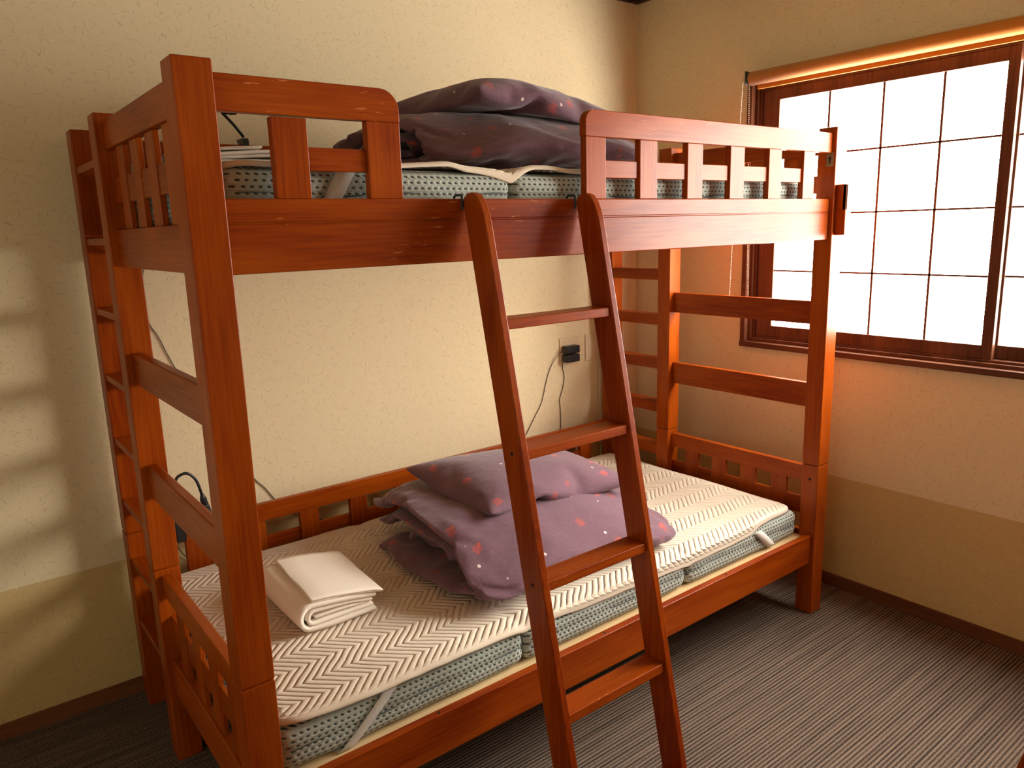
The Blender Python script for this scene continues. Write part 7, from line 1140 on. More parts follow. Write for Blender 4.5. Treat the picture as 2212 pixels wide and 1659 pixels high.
-6,2,-2,-3,2,-2,-4,0,0,-4,-2,-3,5,-765,112,68,-6,-6,-9,2,-2,0,1,-3,1,1,-4,0,1,-4,-2,1,-2,3,2,-5,1,3,-5,-1,-2,0,-3,3,-1,4,1,-3,2,-1,-6,-2,2,-2,-2,1,-2,2,0,-3,-4,2,-1,2,0,
-3,-5,1,-2,2,1,-2,-2,1,-2,1,2,0,-1,1,-5,-1,2,-2,-1,0,-4,-4,2,-2,-4,1,-2,-4,1,-2,-5,1,-2,-6,2,-3,-5,0,-2,-7,1,-1,-5,2,-2,-3,0,-1,-4,1,-1,-5,2,-1,-2,-2,-3,5,-772,114,63,-2,
-7,-8,1,-4,-4,2,-3,1,1,-4,0,0,-2,5,1,-3,-1,2,-4,0,5,-6,-4,-1,3,1,0,-1,-1,-1,-6,5,4,-4,-2,0,-2,3,0,-5,-5,1,-1,-2,1,-3,0,1,-2,-1,2,-2,0,2,-2,-1,2,-1,4,0,1,-12,-3,-3,0,3,2,
2,2,-10,2,2,-3,-2,1,-2,-6,1,-2,-4,1,-2,-6,1,-2,-6,2,-2,-5,1,-2,-4,1,-2,-6,0,-1,-5,2,-2,-1,2,-2,0,1,-1,3,-775,111,58,-2,-4,-7,2,-4,-1,0,-4,-4,1,-3,3,1,-2,3,2,-3,1,1,-3,0,
0,-2,-1,2,-4,-5,0,-2,0,-1,-3,-2,2,-3,10,3,-5,-3,-1,-3,-5,2,-1,3,1,-3,-4,1,-2,2,2,-2,0,0,-3,-2,2,-1,1,0,-4,-3,-2,-6,-6,4,7,-3,5,-2,3,-1,-8,-2,2,-1,-2,0,-3,-7,2,-1,-3,0,-3,
-7,0,-1,-5,2,-3,-5,1,-2,-5,2,-1,-2,2,-1,-1,2,-2,-2,-3,-2,6,-770,113,55,-1,-5,-6,0,-5,-5,1,-3,-1,1,-4,-1,2,-3,2,0,-1,4,2,-4,-2,0,-2,4,2,-6,-5,-2,-1,-4,-1,-6,2,2,2,7,2,-4,
-4,1,-3,-2,1,-3,1,1,-2,-3,1,-3,-2,2,-1,3,1,-2,-2,1,-2,2,1,-2,-4,1,-4,1,-2,-1,-3,5,-3,-2,1,-2,-3,2,-2,-3,1,-3,-6,1,-2,-6,1,-2,-4,2,-3,-4,0,-2,-6,1,-1,-3,1,-1,-5,3,-2,1,2,
-1,-1,-3,-2,6,-770,113,52,-1,-6,-6,0,-4,-6,1,-4,1,1,-3,1,1,-4,-1,1,-2,1,0,-2,4,1,-3,2,1,-3,-2,-1,-4,2,3,-3,-2,2,-2,0,-1,-3,-4,1,-3,2,1,-2,0,1,-3,-2,1,-2,-1,1,-2,-3,1,-2,
0,2,-2,1,0,-2,-3,2,-3,0,1,-1,1,1,-2,-4,2,-3,-4,1,-3,-4,1,-2,-4,2,-3,-5,1,-2,-7,2,-2,-2,1,-3,-4,-1,-1,-7,1,-1,0,2,-1,-1,3,-1,-1,-1,-3,4,-768,114,53,-7,-8,-9,2,-3,0,2,-3,1,
-1,-5,-6,2,-2,2,1,-2,3,0,-2,4,1,-4,0,1,-2,1,1,-5,-1,1,-1,0,2,-3,-1,-1,-3,-5,2,-4,0,1,-1,3,0,-3,-4,2,-3,0,1,-1,0,1,-2,-3,2,-2,1,1,-2,0,1,-3,-1,1,-2,-4,2,-2,1,1,-3,-5,1,-2,
-3,1,-3,-6,1,-3,-6,2,-1,-3,1,-2,-5,1,-3,-4,2,-3,-3,-1,-1,-6,2,-2,-1,2,1,4,-2,-2,5,-765,113,50,-3,-9,-7,-2,-5,-8,0,-1,4,0,-3,-4,0,-3,5,1,-1,4,1,-4,-3,1,-2,3,1,-4,-3,1,-3,
2,1,-3,-3,1,-2,2,1,-3,1,1,-3,-4,1,-1,2,1,-3,-3,2,-3,1,1,-2,-1,2,-2,1,0,-2,-4,2,-2,-1,1,-3,-2,1,-2,2,2,-1,-4,1,-3,-3,1,-3,-5,2,-2,-3,0,-3,-7,1,-2,-5,1,-3,-6,1,-2,-3,1,-3,
-3,2,-1,0,2,-1,-2,2,-2,-3,-3,-2,7,-761,110,54,-8,-5,-9,-2,-3,-8,1,-1,5,1,-5,0,1,-2,0,1,-2,-1,-1,-3,4,1,-2,0,1,-4,1,1,-2,0,1,-4,-1,1,-2,-2,1,-2,2,1,-5,-4,1,1,1,1,-4,0,2,
-2,-1,0,-3,-4,1,-1,3,2,-2,-1,1,-3,-2,1,-2,-1,2,-2,-1,1,-2,-3,2,-3,-2,1,-2,-5,0,-4,-7,1,-2,-5,2,-1,-4,1,-3,-3,0,-3,-7,2,-3,-3,1,-1,-1,2,-2,-3,0,0,4,8,-4,1,-772,92,45,5,9,
-3,-2,-5,5,-4,1,-9,0,-3,2,-2,2,7,0,-2,-4,-1,-4,5,2,-1,0,0,-5,-4,1,-4,-1,1,-1,4,0,-2,-2,0,-3,1,1,-1,-9,1,-1,0,3,-6,4,1,-3,-3,1,-1,4,1,-2,0,2,-2,-1,1,-2,-3,2,-3,2,1,-1,-3,
1,-2,-5,1,-3,-1,0,-3,-6,2,-3,-4,1,-2,-6,1,-2,-2,0,-3,-7,1,-2,-4,1,-3,-4,2,-2,-2,2,-1,-2,1,-1,3,9,-3,2,-784,95,45,11,4,3,-4,-7,-8,1,4,-2,1,-2,2,-3,2,7,1,-3,-1,0,-5,-3,2,
-2,0,0,-3,4,0,-4,-5,2,-1,2,1,-2,0,3,-3,1,-1,-6,-10,-1,-2,-1,1,-2,6,2,0,0,1,-2,0,2,-2,0,2,-2,1,1,-2,-2,2,-3,-1,1,-1,1,1,-2,-5,1,-2,-2,0,-3,-7,2,-3,-4,1,-3,-5,1,-1,-5,0,-4,
-6,1,-2,-1,0,-3,-7,2,-1,0,1,-2,-4,-1,0,6,0,-1,-1,-774,92,43,9,-2,-3,1,-3,-3,-2,5,7,0,-1,-5,0,1,5,0,-5,-3,0,-2,5,2,-1,1,-1,-6,-5,2,-1,0,1,-2,0,1,-2,-1,1,-2,3,2,-5,0,1,-2,
0,1,-4,-5,1,0,1,1,-1,2,1,-2,-3,2,-2,3,1,-2,-2,1,-3,-2,2,-3,-2,1,0,-1,2,-3,-3,0,-3,-7,1,-2,-4,1,-4,-6,0,-1,-5,2,-3,-3,0,-4,-6,1,-2,-3,2,-2,-3,2,-1,1,2,-2,1,-2,2,4,-778,92,
38,11,-2,0,0,-3,-5,2,-3,1,-2,5,6,-1,-3,-6,-2,1,7,0,-6,-3,1,-2,0,2,-2,-1,1,-2,0,1,-1,3,2,-2,0,1,-2,2,1,-4,-3,1,-2,2,2,-3,0,1,-1,-4,1,-2,3,1,-2,-5,1,-2,3,1,-2,-2,2,-3,-1,1,
-2,0,1,-1,-4,1,-2,-1,1,-3,-6,1,-3,-6,1,-3,-5,1,-2,-4,0,-4,-6,2,-2,-4,2,-2,-2,1,-3,-3,0,-3,-4,-1,0,5,0,1,1,-775,94,40,8,-5,-4,3,0,2,1,-4,-3,-2,5,6,-2,-3,-7,-1,0,6,1,-5,0,
2,-2,-1,1,-2,0,2,-1,2,1,-3,-3,1,-1,3,1,-3,0,1,-2,3,1,-3,-2,2,-2,0,1,-2,-2,1,-1,3,0,-2,-4,1,-2,0,2,-2,0,1,-3,-2,2,-2,-1,1,-2,-2,1,-2,-2,1,-2,-6,1,-4,-3,-1,-3,-9,1,-2,-4,1,
-3,-5,1,-3,-4,2,-2,-2,0,-3,-4,2,-3,2,2,0,1,-3,1,4,-773,92,32,11,-2,2,-1,-5,-6,1,-3,-1,2,-1,2,-5,5,8,-2,-1,-6,2,-4,2,1,-1,2,1,-1,1,1,-3,-2,2,-2,0,1,-1,2,2,-2,3,0,-4,-3,1,
-2,3,1,-2,-2,2,-2,1,0,-2,-2,2,-1,2,1,-2,-2,1,-2,-2,1,-4,-3,0,-1,2,2,-1,-2,1,-3,-6,2,-2,-3,0,-4,-4,1,-4,-4,1,-1,-7,1,-3,-3,1,-3,-5,-1,-2,-6,1,-3,2,1,-3,-2,1,-1,-2,-3,1,5,
-759,91,31,1,-10,-4,0,6,4,1,-5,3,-1,-4,5,-4,2,-9,0,6,5,0,-4,-2,1,-1,3,0,-4,-4,1,0,4,2,-2,2,1,-1,0,2,-3,1,1,-3,2,1,-1,0,1,-3,-3,1,-1,3,1,-3,-3,1,-1,0,1,-2,-1,2,-2,1,-1,-4,
-6,2,-2,0,1,-1,-2,2,-2,-3,0,-2,-5,1,-4,-2,0,-4,-6,2,0,-3,-2,-6,-8,1,-1,-1,2,-2,-2,0,-3,-4,2,-2,-1,2,-2,0,0,0,3,-761,89,28,1,-7,-4,2,-4,-1,2,-3,3,-1,0,7,0,0,6,-8,7,-11,1,
0,3,0,0,4,1,-4,2,0,-1,-5,2,-2,3,1,-1,0,1,-1,3,1,-5,-1,1,0,3,1,-3,-3,1,-3,-1,1,-1,1,2,-2,-1,0,-3,-3,1,-2,0,2,-1,-1,1,-3,-2,1,-1,0,1,-2,-5,1,-1,0,-3,-7,-8,2,-2,-4,0,-1,-4,
1,-5,-2,2,0,-3,-1,-3,-6,1,-3,-2,2,-2,0,2,-1,-1,7,-2,-1,-767,79,22,7,4,7,-1,-6,-5,-1,-1,5,1,-1,4,-1,-1,6,1,0,4,-9,8,-11,1,-2,2,1,-5,1,0,3,5,1,-2,1,1,-1,2,1,-2,-3,1,-3,2,1,
-1,2,1,-2,-3,2,-3,1,1,-2,-2,1,-1,1,1,-4,-4,1,-1,2,0,-3,-5,1,-3,-2,1,-1,-1,1,-1,-3,0,-6,-4,1,-1,-2,0,-2,-5,2,-2,-2,-2,-6,-7,1,1,-1,1,-3,-4,0,-3,-4,2,-2,-1,1,1,2,7,-3,-1,
-767,78,21,5,-2,-1,3,-1,0,1,-4,3,1,-2,3,-2,2,7,2,-3,1,-2,7,6,-7,3,-10,1,-6,0,1,-2,1,1,0,2,2,-2,2,-1,5,6,0,-5,-3,2,-2,0,1,0,3,1,-4,-2,2,-1,0,0,-4,-5,1,0,3,1,-2,1,-1,-3,-7,
1,-2,3,2,-1,-3,1,-2,-4,-1,-6,-7,1,-2,-1,-1,-5,-7,1,1,0,0,-5,-5,1,-2,-4,-1,-3,-5,2,1,2,1,-3,-2,1,1,1,7,-2,-2,-764,73,15,6,2,3,2,-1,2,1,-7,-2,-2,1,7,0,-1,4,0,1,5,2,-1,0,0,
6,4,-4,-3,-9,-2,-1,7,0,0,-4,2,-2,1,-2,4,7,1,-4,-2,1,-2,-2,1,-3,0,1,0,4,1,-2,-1,0,-4,-4,2,-1,0,1,-4,-2,1,1,2,-1,-6,-6,1,-2,-4,1,-3,-4,0,-1,1,2,-2,-3,-1,-5,-7,1,1,0,1,-5,
-2,-3,-3,-8,1,-2,-1,0,-3,-5,1,-3,-1,1,3,2,7,0,0,-760,75,14,4,-3,0,2,-6,-2,-1,2,7,0,-2,4,2,-4,0,1,-2,3,-3,7,6,1,2,0,0,0,-4,-3,0,9,1,0,0,0,-2,-5,2,-2,1,-3,3,8,0,-3,-5,1,-3,
0,1,-1,2,1,-2,-1,1,-3,-4,1,0,4,0,-5,-5,1,-3,-2,2,-2,-1,1,-2,1,1,-3,-3,-2,-4,-9,2,-2,-3,1,-2,-1,1,-2,-5,0,-2,2,-5,-3,-9,2,-2,-1,0,-3,-4,2,-3,1,0,0,-4,5,1,1,-753,77,16,3,
-3,-1,-1,-8,-4,0,0,4,0,-3,3,-1,0,7,1,-1,2,1,2,1,-4,8,7,1,-1,2,0,-3,-4,-1,3,6,1,-1,-3,-1,-3,6,0,-1,-5,0,2,5,0,-4,-5,2,-2,2,1,0,1,1,-4,-5,1,0,2,2,-4,0,-1,-4,-6,1,-2,0,1,-4,
-3,1,-2,0,1,-2,-6,1,-2,-2,-1,-4,-7,1,0,1,0,-4,-2,-4,-2,-8,1,-2,0,1,-2,-1,-5,-9,-6,0,6,2,3,0,-2,-739,77,18,0,-4,-5,-1,-9,-6,-2,2,9,2,-4,0,-1,-1,7,1,-1,1,-3,5,8,0,0,-5,-2,
5,7,0,-2,5,1,2,-3,0,1,3,0,-3,4,-3,-2,-8,1,0,3,1,-1,0,1,-3,2,2,-1,-3,1,-2,-1,2,-2,0,0,-2,3,1,-3,-5,0,-4,-3,2,-3,-2,0,-4,-4,2,-1,-3,1,-3,-3,1,-3,-3,0,-3,-6,2,-4,-1,-1,-3,4,
-11,1,-10,-2,-7,-4,2,-3,1,0,1,-4,-4,6,3,-725,77,17,-4,-4,-4,-1,-13,3,-2,3,-7,0,0,6,2,-7,1,-3,5,8,2,-1,2,-3,4,7,0,2,-6,-5,1,9,1,2,-2,2,1,2,1,-6,-1,-1,-2,9,-2,4,-7,1,0,3,2,
-4,1,1,-1,0,1,-1,-4,2,-3,0,2,-2,1,2,-3,-2,1,-5,-2,0,-7,3,1,-2,-6,-1,2,-8,2,-2,-4,1,-4,-4,1,-4,-1,2,-3,-4,-1,-4,2,1,-8,-4,-20,3,-9,-1,-10,-4,-1,5,-2,3,3,1,-724,85,25,-2,
-6,-2,-4,-15,-7,6,5,5,-7,-6,7,-9,-4,-12,5,7,7,-1,0,5,2,2,3,0,3,5,1,2,2,0,-2,5,-8,-5,7,-1,9,-9,6,-6,3,1,1,2,-2,1,3,-1,3,-7,5,-2,4,1,-9,1,1,-1,0,2,-3,-1,1,-3,-1,-1,-3,-1,
-5,-7,-9,4,-1,-3,4,0,-2,0,-2,-2,1,-2,-5,2,-5,-3,0,-3,-3,-1,4,-3,-16,-23,-7,1,9,-2,-10,-12,-7,-4,0,9,-6,0,-9,-796,-112,-23,-1,2,-7,-7,11,7,2,-1,1,0,1,2,3,-1,-1,2,1,-3,2,
-1,2,2,-1,2,2,0,1,1,-3,0,1,-4,0,1,-9,6,-3,0,-8,-2,-5,8,-2,8,-2,3,-2,5,-9,4,-12,1,4,1,-2,-1,5,3,-8,-4,-17,7,10,3,2,-5,0,4,1,3,2,-4,2,-1,1,2,-2,0,1,0,2,3,2,-2,3,3,-3,0,0,
-3,0,-6,-5,-11,-2,11,1,9,-2,5,2,-3,-13,-16,7,-7,14,-7,-721,-34,-3,698,17,5,-726,-39,-7,696,23,0,-730,-46,1,693,22,-1,-753,-29,9,717,7,-9,-761,-28,10,723,6,-9,-763,-26,12,
724,4,-12,-771,-25,14,732,2,-13,-775,-24,8,736,1,-9,-776,-21,13,733,-1,-12,-775,-22,7,735,0,-5,-775,-21,9,739,-1,-8,-781,-21,7,741,-3,-9,-778,-18,13,739,-3,-11,-781,-21,
7,742,-2,-6,-779,-17,13,736,-5,-17,-773,-16,14,734,-6,-12,-770,-13,14,731,-8,-15,-769,-14,12,730,-8,-10,-762,-12,12,722,-10,-13,-756,-3,18,714,-19,-18,-746,1,19,704,-23,
-18,-737,6,20,696,-28,-21,-726,11,21,677,-33,-24,-700,19,24,660,-39,-21,-721,44,23,685,-64,-24,-738,53,24,701,-70,-22,-754,85,25,718,-78,-22,-754,83,29,718,-99,-28,-749,
91,30,711,-85,-24,-757,96,31,720,-97,-27,-766,115,34,725,-112,-29,-765,109,34,730,-96,-30,-771,105,39,729,-94,-34,-766,107,45,737,-101,-41,-773,115,51,735,-102,-46,-771,
117,57,732,-101,-53,-769,116,65,730,-100,-62,-755,109,67,711,-91,-62,-753,101,58,713,-92,-64,-766,108,73,735,-89,-66,-776,112,71,742,-92,-68,-782,114,72,743,-92,-66,-781,
114,68,745,-92,-63,-784,115,66,750,-94,-64,-785,116,62,747,-94,-59,-786,116,57,748,-93,-55,-785,115,53,749,-94,-55,-785,116,54,743,-94,-50,-777,116,50,738,-95,-53,-772,
119,53,738,-98,-56,-773,96,45,738,-74,-46,-781,97,47,742,-76,-51,-782,96,46,746,-73,-45,-785,95,42,745,-74,-46,-781,96,43,744,-74,-42,-781,94,36,739,-74,-39,-772,93,33,
736,-71,-35,-774,93,28,732,-74,-33,-762,82,24,725,-59,-25,-771,80,22,731,-58,-24,-766,74,15,725,-53,-18,-764,75,14,723,-55,-20,-758,76,16,718,-55,-20,-753,76,18,706,-54,
-18,-737,75,18,698,-53,-25,-729,74,28,0,-6,-1,-4,-5,-10,0,-2,7,3,2,4,-15,-6,-11,0,8,6,2,-1,4,0,2,4,1,1,7,2,2,2,0,2,2,-2,-6,10,-3,-9,-8,1,10,3,2,0,1,0,-3,5,1,0,-7,2,-3,3,
2,1,-2,2,-2,0,1,-2,0,1,-6,2,2,-6,-2,-4,-7,-11,2,4,-4,2,0,-2,2,-5,0,1,-4,-5,1,1,-6,3,-9,0,3,1,-3,-17,-13,-9,3,8,0,-11,-9,-9,-5,-2,6,-7,-8,-10,-795,-122,-26,-11,7,-9,0,16,
6,-1,-1,1,-2,-7,3,2,7,-1,3,1,-3,4,-3,3,2,-3,1,0,3,1,4,-1,0,-2,-16,0,1,5,5,2,5,-6,-5,-20,8,-3,14,-4,-5,-2,4,-9,8,-10,9,1,0,0,-2,5,6,-3,-3,-13,-10,13,-5,5,-7,-2,14,-1,1,1,
-3,4,1,1,2,1,0,2,-2,2,1,-4,-1,2,1,-3,2,6,-5,7,-2,-3,-10,-3,9,-5,7,0,9,2,-4,-23,-17,6,-6,10,-4,-712,-32,-5,2,-2,0,0,10,2,0,0,-3,-1,-4,6,1,1,0,0,4,-6,3,-1,0,0,-2,5,2,-1,-1,
2,0,-2,1,-2,-3,-2,-7,6,-2,5,-7,1,-2,5,2,0,-2,-3,-8,8,-6,8,-8,3,4,-1,-6,-7,10,2,-2,-1,-2,10,1,-1,-8,4,-7,9,-9,2,0,2,2,0,1,1,3,-4,2,1,0,1,2,-2,1,-3,0,-1,-2,3,0,-2,-4,1,9,
-2,-2,-3,6,-4,5,-7,0,2,4,1,2,4,-724,-39,-6,0,2,10,-13,6,-11,1,0,-1,2,-2,1,1,1,-1,1,-1,0,2,0,0,2,-1,0,0,-1,6,1,0,1,2,-1,2,-3,-6,-9,-1,2,7,-1,0,-7,1,-2,0,2,3,0,1,-2,0,-7,5,
9,-3,-1,-8,2,2,-1,-7,-2,10,1,-2,-3,0,3,-4,0,0,3,1,2,-2,1,1,-1,1,1,0,1,2,-2,1,-3,-1,0,-2,4,-1,1,-4,-1,4,4,1,2,-3,0,2,-2,0,3,3,2,7,0,-727,-51,0,2,6,8,-18,9,-10,2,-1,0,0,-1,
5,1,0,-3,2,-1,-2,1,0,0,0,1,5,2,-2,-2,0,-1,5,1,0,-4,-1,-2,5,1,-3,-1,0,0,-6,-2,4,7,-1,-2,-7,0,2,5,-1,3,-6,1,-1,6,-2,-2,-7,-6,-1,8,1,-1,-1,0,3,-2,1,0,-1,1,2,-3,1,0,2,1,1,2,
-1,2,-5,-1,-1,5,-3,-3,-5,2,1,2,2,4,-2,1,2,-1,2,2,2,1,2,-2,6,6,3,-757,-35,8,8,-2,-3,-5,2,-7,1,0,0,1,0,0,1,-1,1,2,-2,0,-1,2,4,2,-1,-4,0,-1,6,1,1,-5,1,-2,0,1,-2,5,-2,1,-7,
-4,0,9,1,0,-3,1,-1,1,-2,4,-6,2,0,0,2,1,0,1,-3,0,-1,-1,5,-2,2,-5,-2,-3,5,1,1,-4,1,2,-2,-1,1,5,-1,2,-5,1,0,0,2,1,0,0,-2,4,-1,0,-4,2,2,0,2,2,-1,1,3,0,1,1,2,8,4,1,-766,-32,8,
1,3,-9,2,-3,-1,2,0,0,2,-1,0,0,1,5,0,-2,-3,1,2,-1,1,-2,1,0,1,-2,2,-1,1,-1,-1,6,-3,3,-6,0,-4,3,1,1,-2,0,0,-2,2,0,0,1,-1,0,1,1,1,1,1,0,1,-3,0,-1,-1,4,-1,2,-4,1,0,0,0,-1,3,0,
1,-4,-1,1,6,1,3,-4,1,0,-2,0,0,3,1,0,-4,1,-1,3,1,2,-1,1,2,0,1,2,-2,2,1,1,6,3,3,-756,-29,13,-9,2,-11,-1,-4,-5,2,1,0,1,-1,3,1,0,3,2,-1,-1,0,1,-5,0,-2,4,-1,2,-4,0,-1,1,1,3,0,
1,-2,-1,0,-3,0,1,0,1,1,0,-1,1,1,0,0,-2,1,0,1,0,1,1,0,0,-2,-1,0,0,0,0,0,0,2,0,0,-1,-1,5,1,2,-1,0,2,-4,1,1,0,1,1,2,1,0,-1,1,1,3,-1,-2,-4,1,1,0,2,2,0,1,2,0,2,1,0,6,3,4,-776,
-22,11,5,-5,-8,3,1,0,2,-1,-1,0,-4,-5,2,1,3,0,0,-4,0,1,5,0,-2,-5,0,1,3,1,1,3,0,-1,-5,1,-1,0,1,-3,-1,1,0,0,2,0,1,0,0,-1,-1,-1,-2,0,1,2,0,0,0,-1,0,-1,0,-1,1,1,1,1,1,-1,0,1,
2,1,1,0,-1,1,1,-1,0,2,3,1,1,-3,2,0,0,-1,0,3,1,-1,-3,2,0,0,1,3,0,2,1,0,2,1,0,6,3,4,-779,-22,7,9,-4,-1,1,0,-3,2,-1,-1,1,-1,2,-3,0,-8,0,0,5,1,-1,1,2,1,0,2,-1,1,2,0,0,-3,0,
-7,3,-2,0,2,-4,-2,0,0,0,0,0,0,0,0,0,0,0,0,0,0,0,0,0,0,0,0,0,0,0,0,0,0,0,0,0,0,0,0,0,2,2,3,1,1,0,1,2,-1,2,1,0,1,0,1,1,2,-2,0,-2,4,1,1,-1,1,1,-3,2,1,0,2,1,3,6,2,2,-782,-20,
10,10,-5,-2,1,0,-5,1,0,-4,2,-1,1,-1,-1,-4,0,1,3,1,1,-3,1,-1,3,1,3,-3,2,-1,1,-1,-1,5,-2,-5,-5,3,-1,-1,4,-1,-2,0,0,0,0,0,0,0,0,0,0,0,0,0,0,0,0,0,0,0,0,0,0,0,0,0,0,0,0,0,0,
0,0,0,3,2,3,1,2,1,1,0,-2,1,1,-1,2,1,1,1,0,-1,1,0,0,1,0,0,2,1,2,1,0,1,6,1,3,-785,-19,6,9,-2,-5,3,-2,1,1,0,-2,-1,1,-5,1,-2,3,1,0,-1,1,1,-2,2,1,0,2,1,2,1,0,-2,1,-1,4,2,-2,1,
-1,-2,-4,2,-2,-3,0,0,0,0,0,0,0,0,0,0,0,0,0,0,0,0,0,0,0,0,0,0,0,0,0,0,0,0,0,0,0,0,0,4,0,3,2,3,0,1,0,-1,1,1,3,1,0,-4,2,0,0,1,0,0,2,0,0,1,1,1,1,0,2,-1,1,4,-775,-20,8,4,-1,
-7,2,0,-5,1,0,-2,2,-1,0,2,-1,0,-1,0,4,1,0,0,2,1,-2,1,1,0,1,0,-1,1,-1,2,0,1,-2,2,-4,0,2,-2,-3,0,0,0,0,0,0,0,0,0,0,0,0,0,0,0,0,0,0,0,0,0,0,0,0,0,0,0,0,0,0,0,0,0,4,1,4,2,2,
-1,2,-1,-1,0,1,3,1,0,-4,1,1,0,2,-1,0,2,0,1,2,1,0,1,0,3,-2,2,4,-771,-20,6,4,-1,-3,2,1,-2,-3,-2,-8,2,-1,0,1,0,0,2,0,0,0,-1,5,0,1,-5,1,2,0,1,0,0,1,-2,3,1,1,-2,2,-2,-1,2,-2,
-2,0,0,0,0,0,0,0,0,0,0,0,0,0,0,0,0,0,0,0,0,0,0,0,0,0,0,0,0,0,0,0,0,0,4,0,3,2,1,0,2,-1,-1,1,1,0,1,1,-1,1,0,0,2,0,0,1,-1,1,1,0,1,2,0,1,-4,2,5,-773,-19,9,9,0,-4,2,0,-3,-4,
-2,-9,2,-1,2,1,0,2,1,0,-4,2,1,1,1,0,3,0,1,-4,1,0,0,1,-1,0,1,0,1,0,-1,0,3,-1,-3,0,0,0,0,0,0,0,0,0,0,0,0,0,0,0,0,0,0,0,0,0,0,0,0,0,0,0,0,0,0,0,0,0,4,-1,3,3,0,1,1,0,1,1,0,
-2,1,1,0,2,1,-2,2,-1,1,2,-1,0,1,0,1,1,0,3,6,2,3,-782,-24,6,10,5,2,2,1,-3,-2,-1,-7,-1,-1,-5,0,-2,4,1,0,-1,2,1,0,0,1,-3,1,0,0,1,0,0,2,0,0,1,0,0,2,-1,-2,0,0,0,0,0,0,0,0,0,0,
0,0,0,0,0,0,0,0,0,0,0,0,0,0,0,0,0,0,0,0,0,0,0,2,-2,2,2,0,2,2,-1,-2,2,1,1,1,0,-1,1,1,0,2,-1,-1,2,0,0,2,0,0,0,-1,3,2,0,2,6,3,3,-773,-21,14,4,3,-2,-2,-1,-8,0,-1,-5,-1,-1,-5,
1,-1,0,1,0,3,0,0,-4,1,2,4,2,1,2,-2,-3,-6,2,1,0,2,0,1,2,0,-3,0,0,0,0,0,0,0,0,0,0,0,0,0,0,0,0,0,0,0,0,0,0,0,0,0,0,0,0,0,0,0,0,0,2,-6,3,2,1,1,2,1,-2,1,1,0,2,0,0,1,0,0,2,0,
-1,1,0,0,2,0,0,1,0,1,-4,0,7,8,0,-3,-778,-17,12,10,1,-1,2,-1,-4,-1,-1,-6,1,2,1,0,-3,-2,1,-1,-2,2,1,1,1,1,0,0,1,4,-4,-2,-7,2,0,1,2,1,0,2,1,-3,0,0,0,0,0,0,0,0,0,0,0,0,0,0,0,
0,0,0,0,0,0,0,0,1,0,0,0,0,0,0,0,0,0,2,-4,1,2,-1,1,2,-1,-1,1,1,0,2,0,0,1,0,2,1,0,-2,2,0,-1,1,0,0,0,0,2,0,0,4,6,-1,1,-775,-15,13,9,0,-4,0,-1,-6,2,0,-1,1,1,-3,0,0,5,0,0,-2,
1,-2,-2,0,0,-4,1,3,-1,0,0,5,-2,-4,-6,2,2,2,2,2,-4,0,0,0,0,0,0,0,0,0,0,0,0,0,0,0,0,0,0,0,0,1,0,0,0,0,0,0,0,0,0,0,0,0,1,-5,1,2,-1,0,1,-1,0,2,0,0,1,0,1,2,1,-2,1,-1,0,2,0,1,
1,0,-1,1,0,2,-3,0,6,7,0,-2,-773,-18,12,10,2,-3,2,0,-4,-2,-1,-6,1,1,2,1,2,-2,2,0,-1,0,-3,5,0,0,-3,-1,6,4,0,-4,-2,1,1,0,2,2,1,-4,-3,-8,1,-1,0,2,-1,1,1,-1,0,1,1,0,0,4,3,0,
-3,-4,0,1,3,0,-2,-3,-2,3,5,1,-1,-2,0,-2,-4,1,-3,1,1,0,3,2,-2,-3,0,1,3,2,0,-4,1,0,0,2,-1,0,1,0,2,2,0,-2,1,0,3,0,1,3,7,1,2,-769,-19,14,5,1,-7,0,0,-4,0,0,-4,1,1,1,1,2,-2,2,
-1,0,1,-1,-1,1,-1,3,-2,7,6,-3,-6,-7,0,2,4,1,2,0,1,2,-2,1,-1,-1,-1,-6,-4,1,3,5,0,-2,-4,1,2,2,-1,-3,-6,1,1,1,2,-3,-1,-3,4,7,2,-1,-1,-1,-3,-6,1,-2,0,0,0,5,2,-1,0,0,0,-5,1,0,
0,2,0,0,2,0,-1,1,0,0,2,-1,2,1,0,1,1,1,2,6,-1,3,-758,-8,18,1,-2,-6,0,2,-4,-4,-4,-5,1,-2,-1,1,4,0,0,-3,-2,2,-1,-1,-5,5,8,2,3,3,2,1,-1,-1,-7,-4,1,5,3,-3,-3,-8,1,0,2,2,0,1,
-2,-5,-6,-1,3,5,1,-1,-3,0,-2,-3,2,0,1,0,1,3,1,0,-2,0,-1,3,-2,-3,-5,1,1,3,2,-2,0,0,-1,-4,2,-1,-1,0,2,4,2,0,-1,0,-2,-4,2,0,0,1,0,2,1,-1,1,1,1,2,6,-1,2,-741,1,20,-8,-8,-7,1,
6,0,-6,-5,-7,-2,10,5,-4,-10,-5,2,2,1,-1,-6,-4,2,1,1,-1,3,4,0,4,4,1,-5,-1,0,1,-2,-1,-3,-5,1,-1,0,0,4,5,-2,-6,-6,0,2,3,2,1,-1,2,1,-1,-4,-7,-6,2,0,2,0,3,3,0,-3,-4,0,-3,-3,1,
0,2,1,-1,1,2,1,0,1,-2,-2,-1,2,4,3,1,-1,0,-2,-3,1,-2,-2,1,0,-2,2,0,0,1,1,3,2,-2,5,-734,5,21,-1,3,-3,-16,-8,-9,2,-2,-1,-1,7,-1,1,-1,3,-4,-7,-5,1,2,3,0,-7,-3,-4,7,7,2,0,2,2,
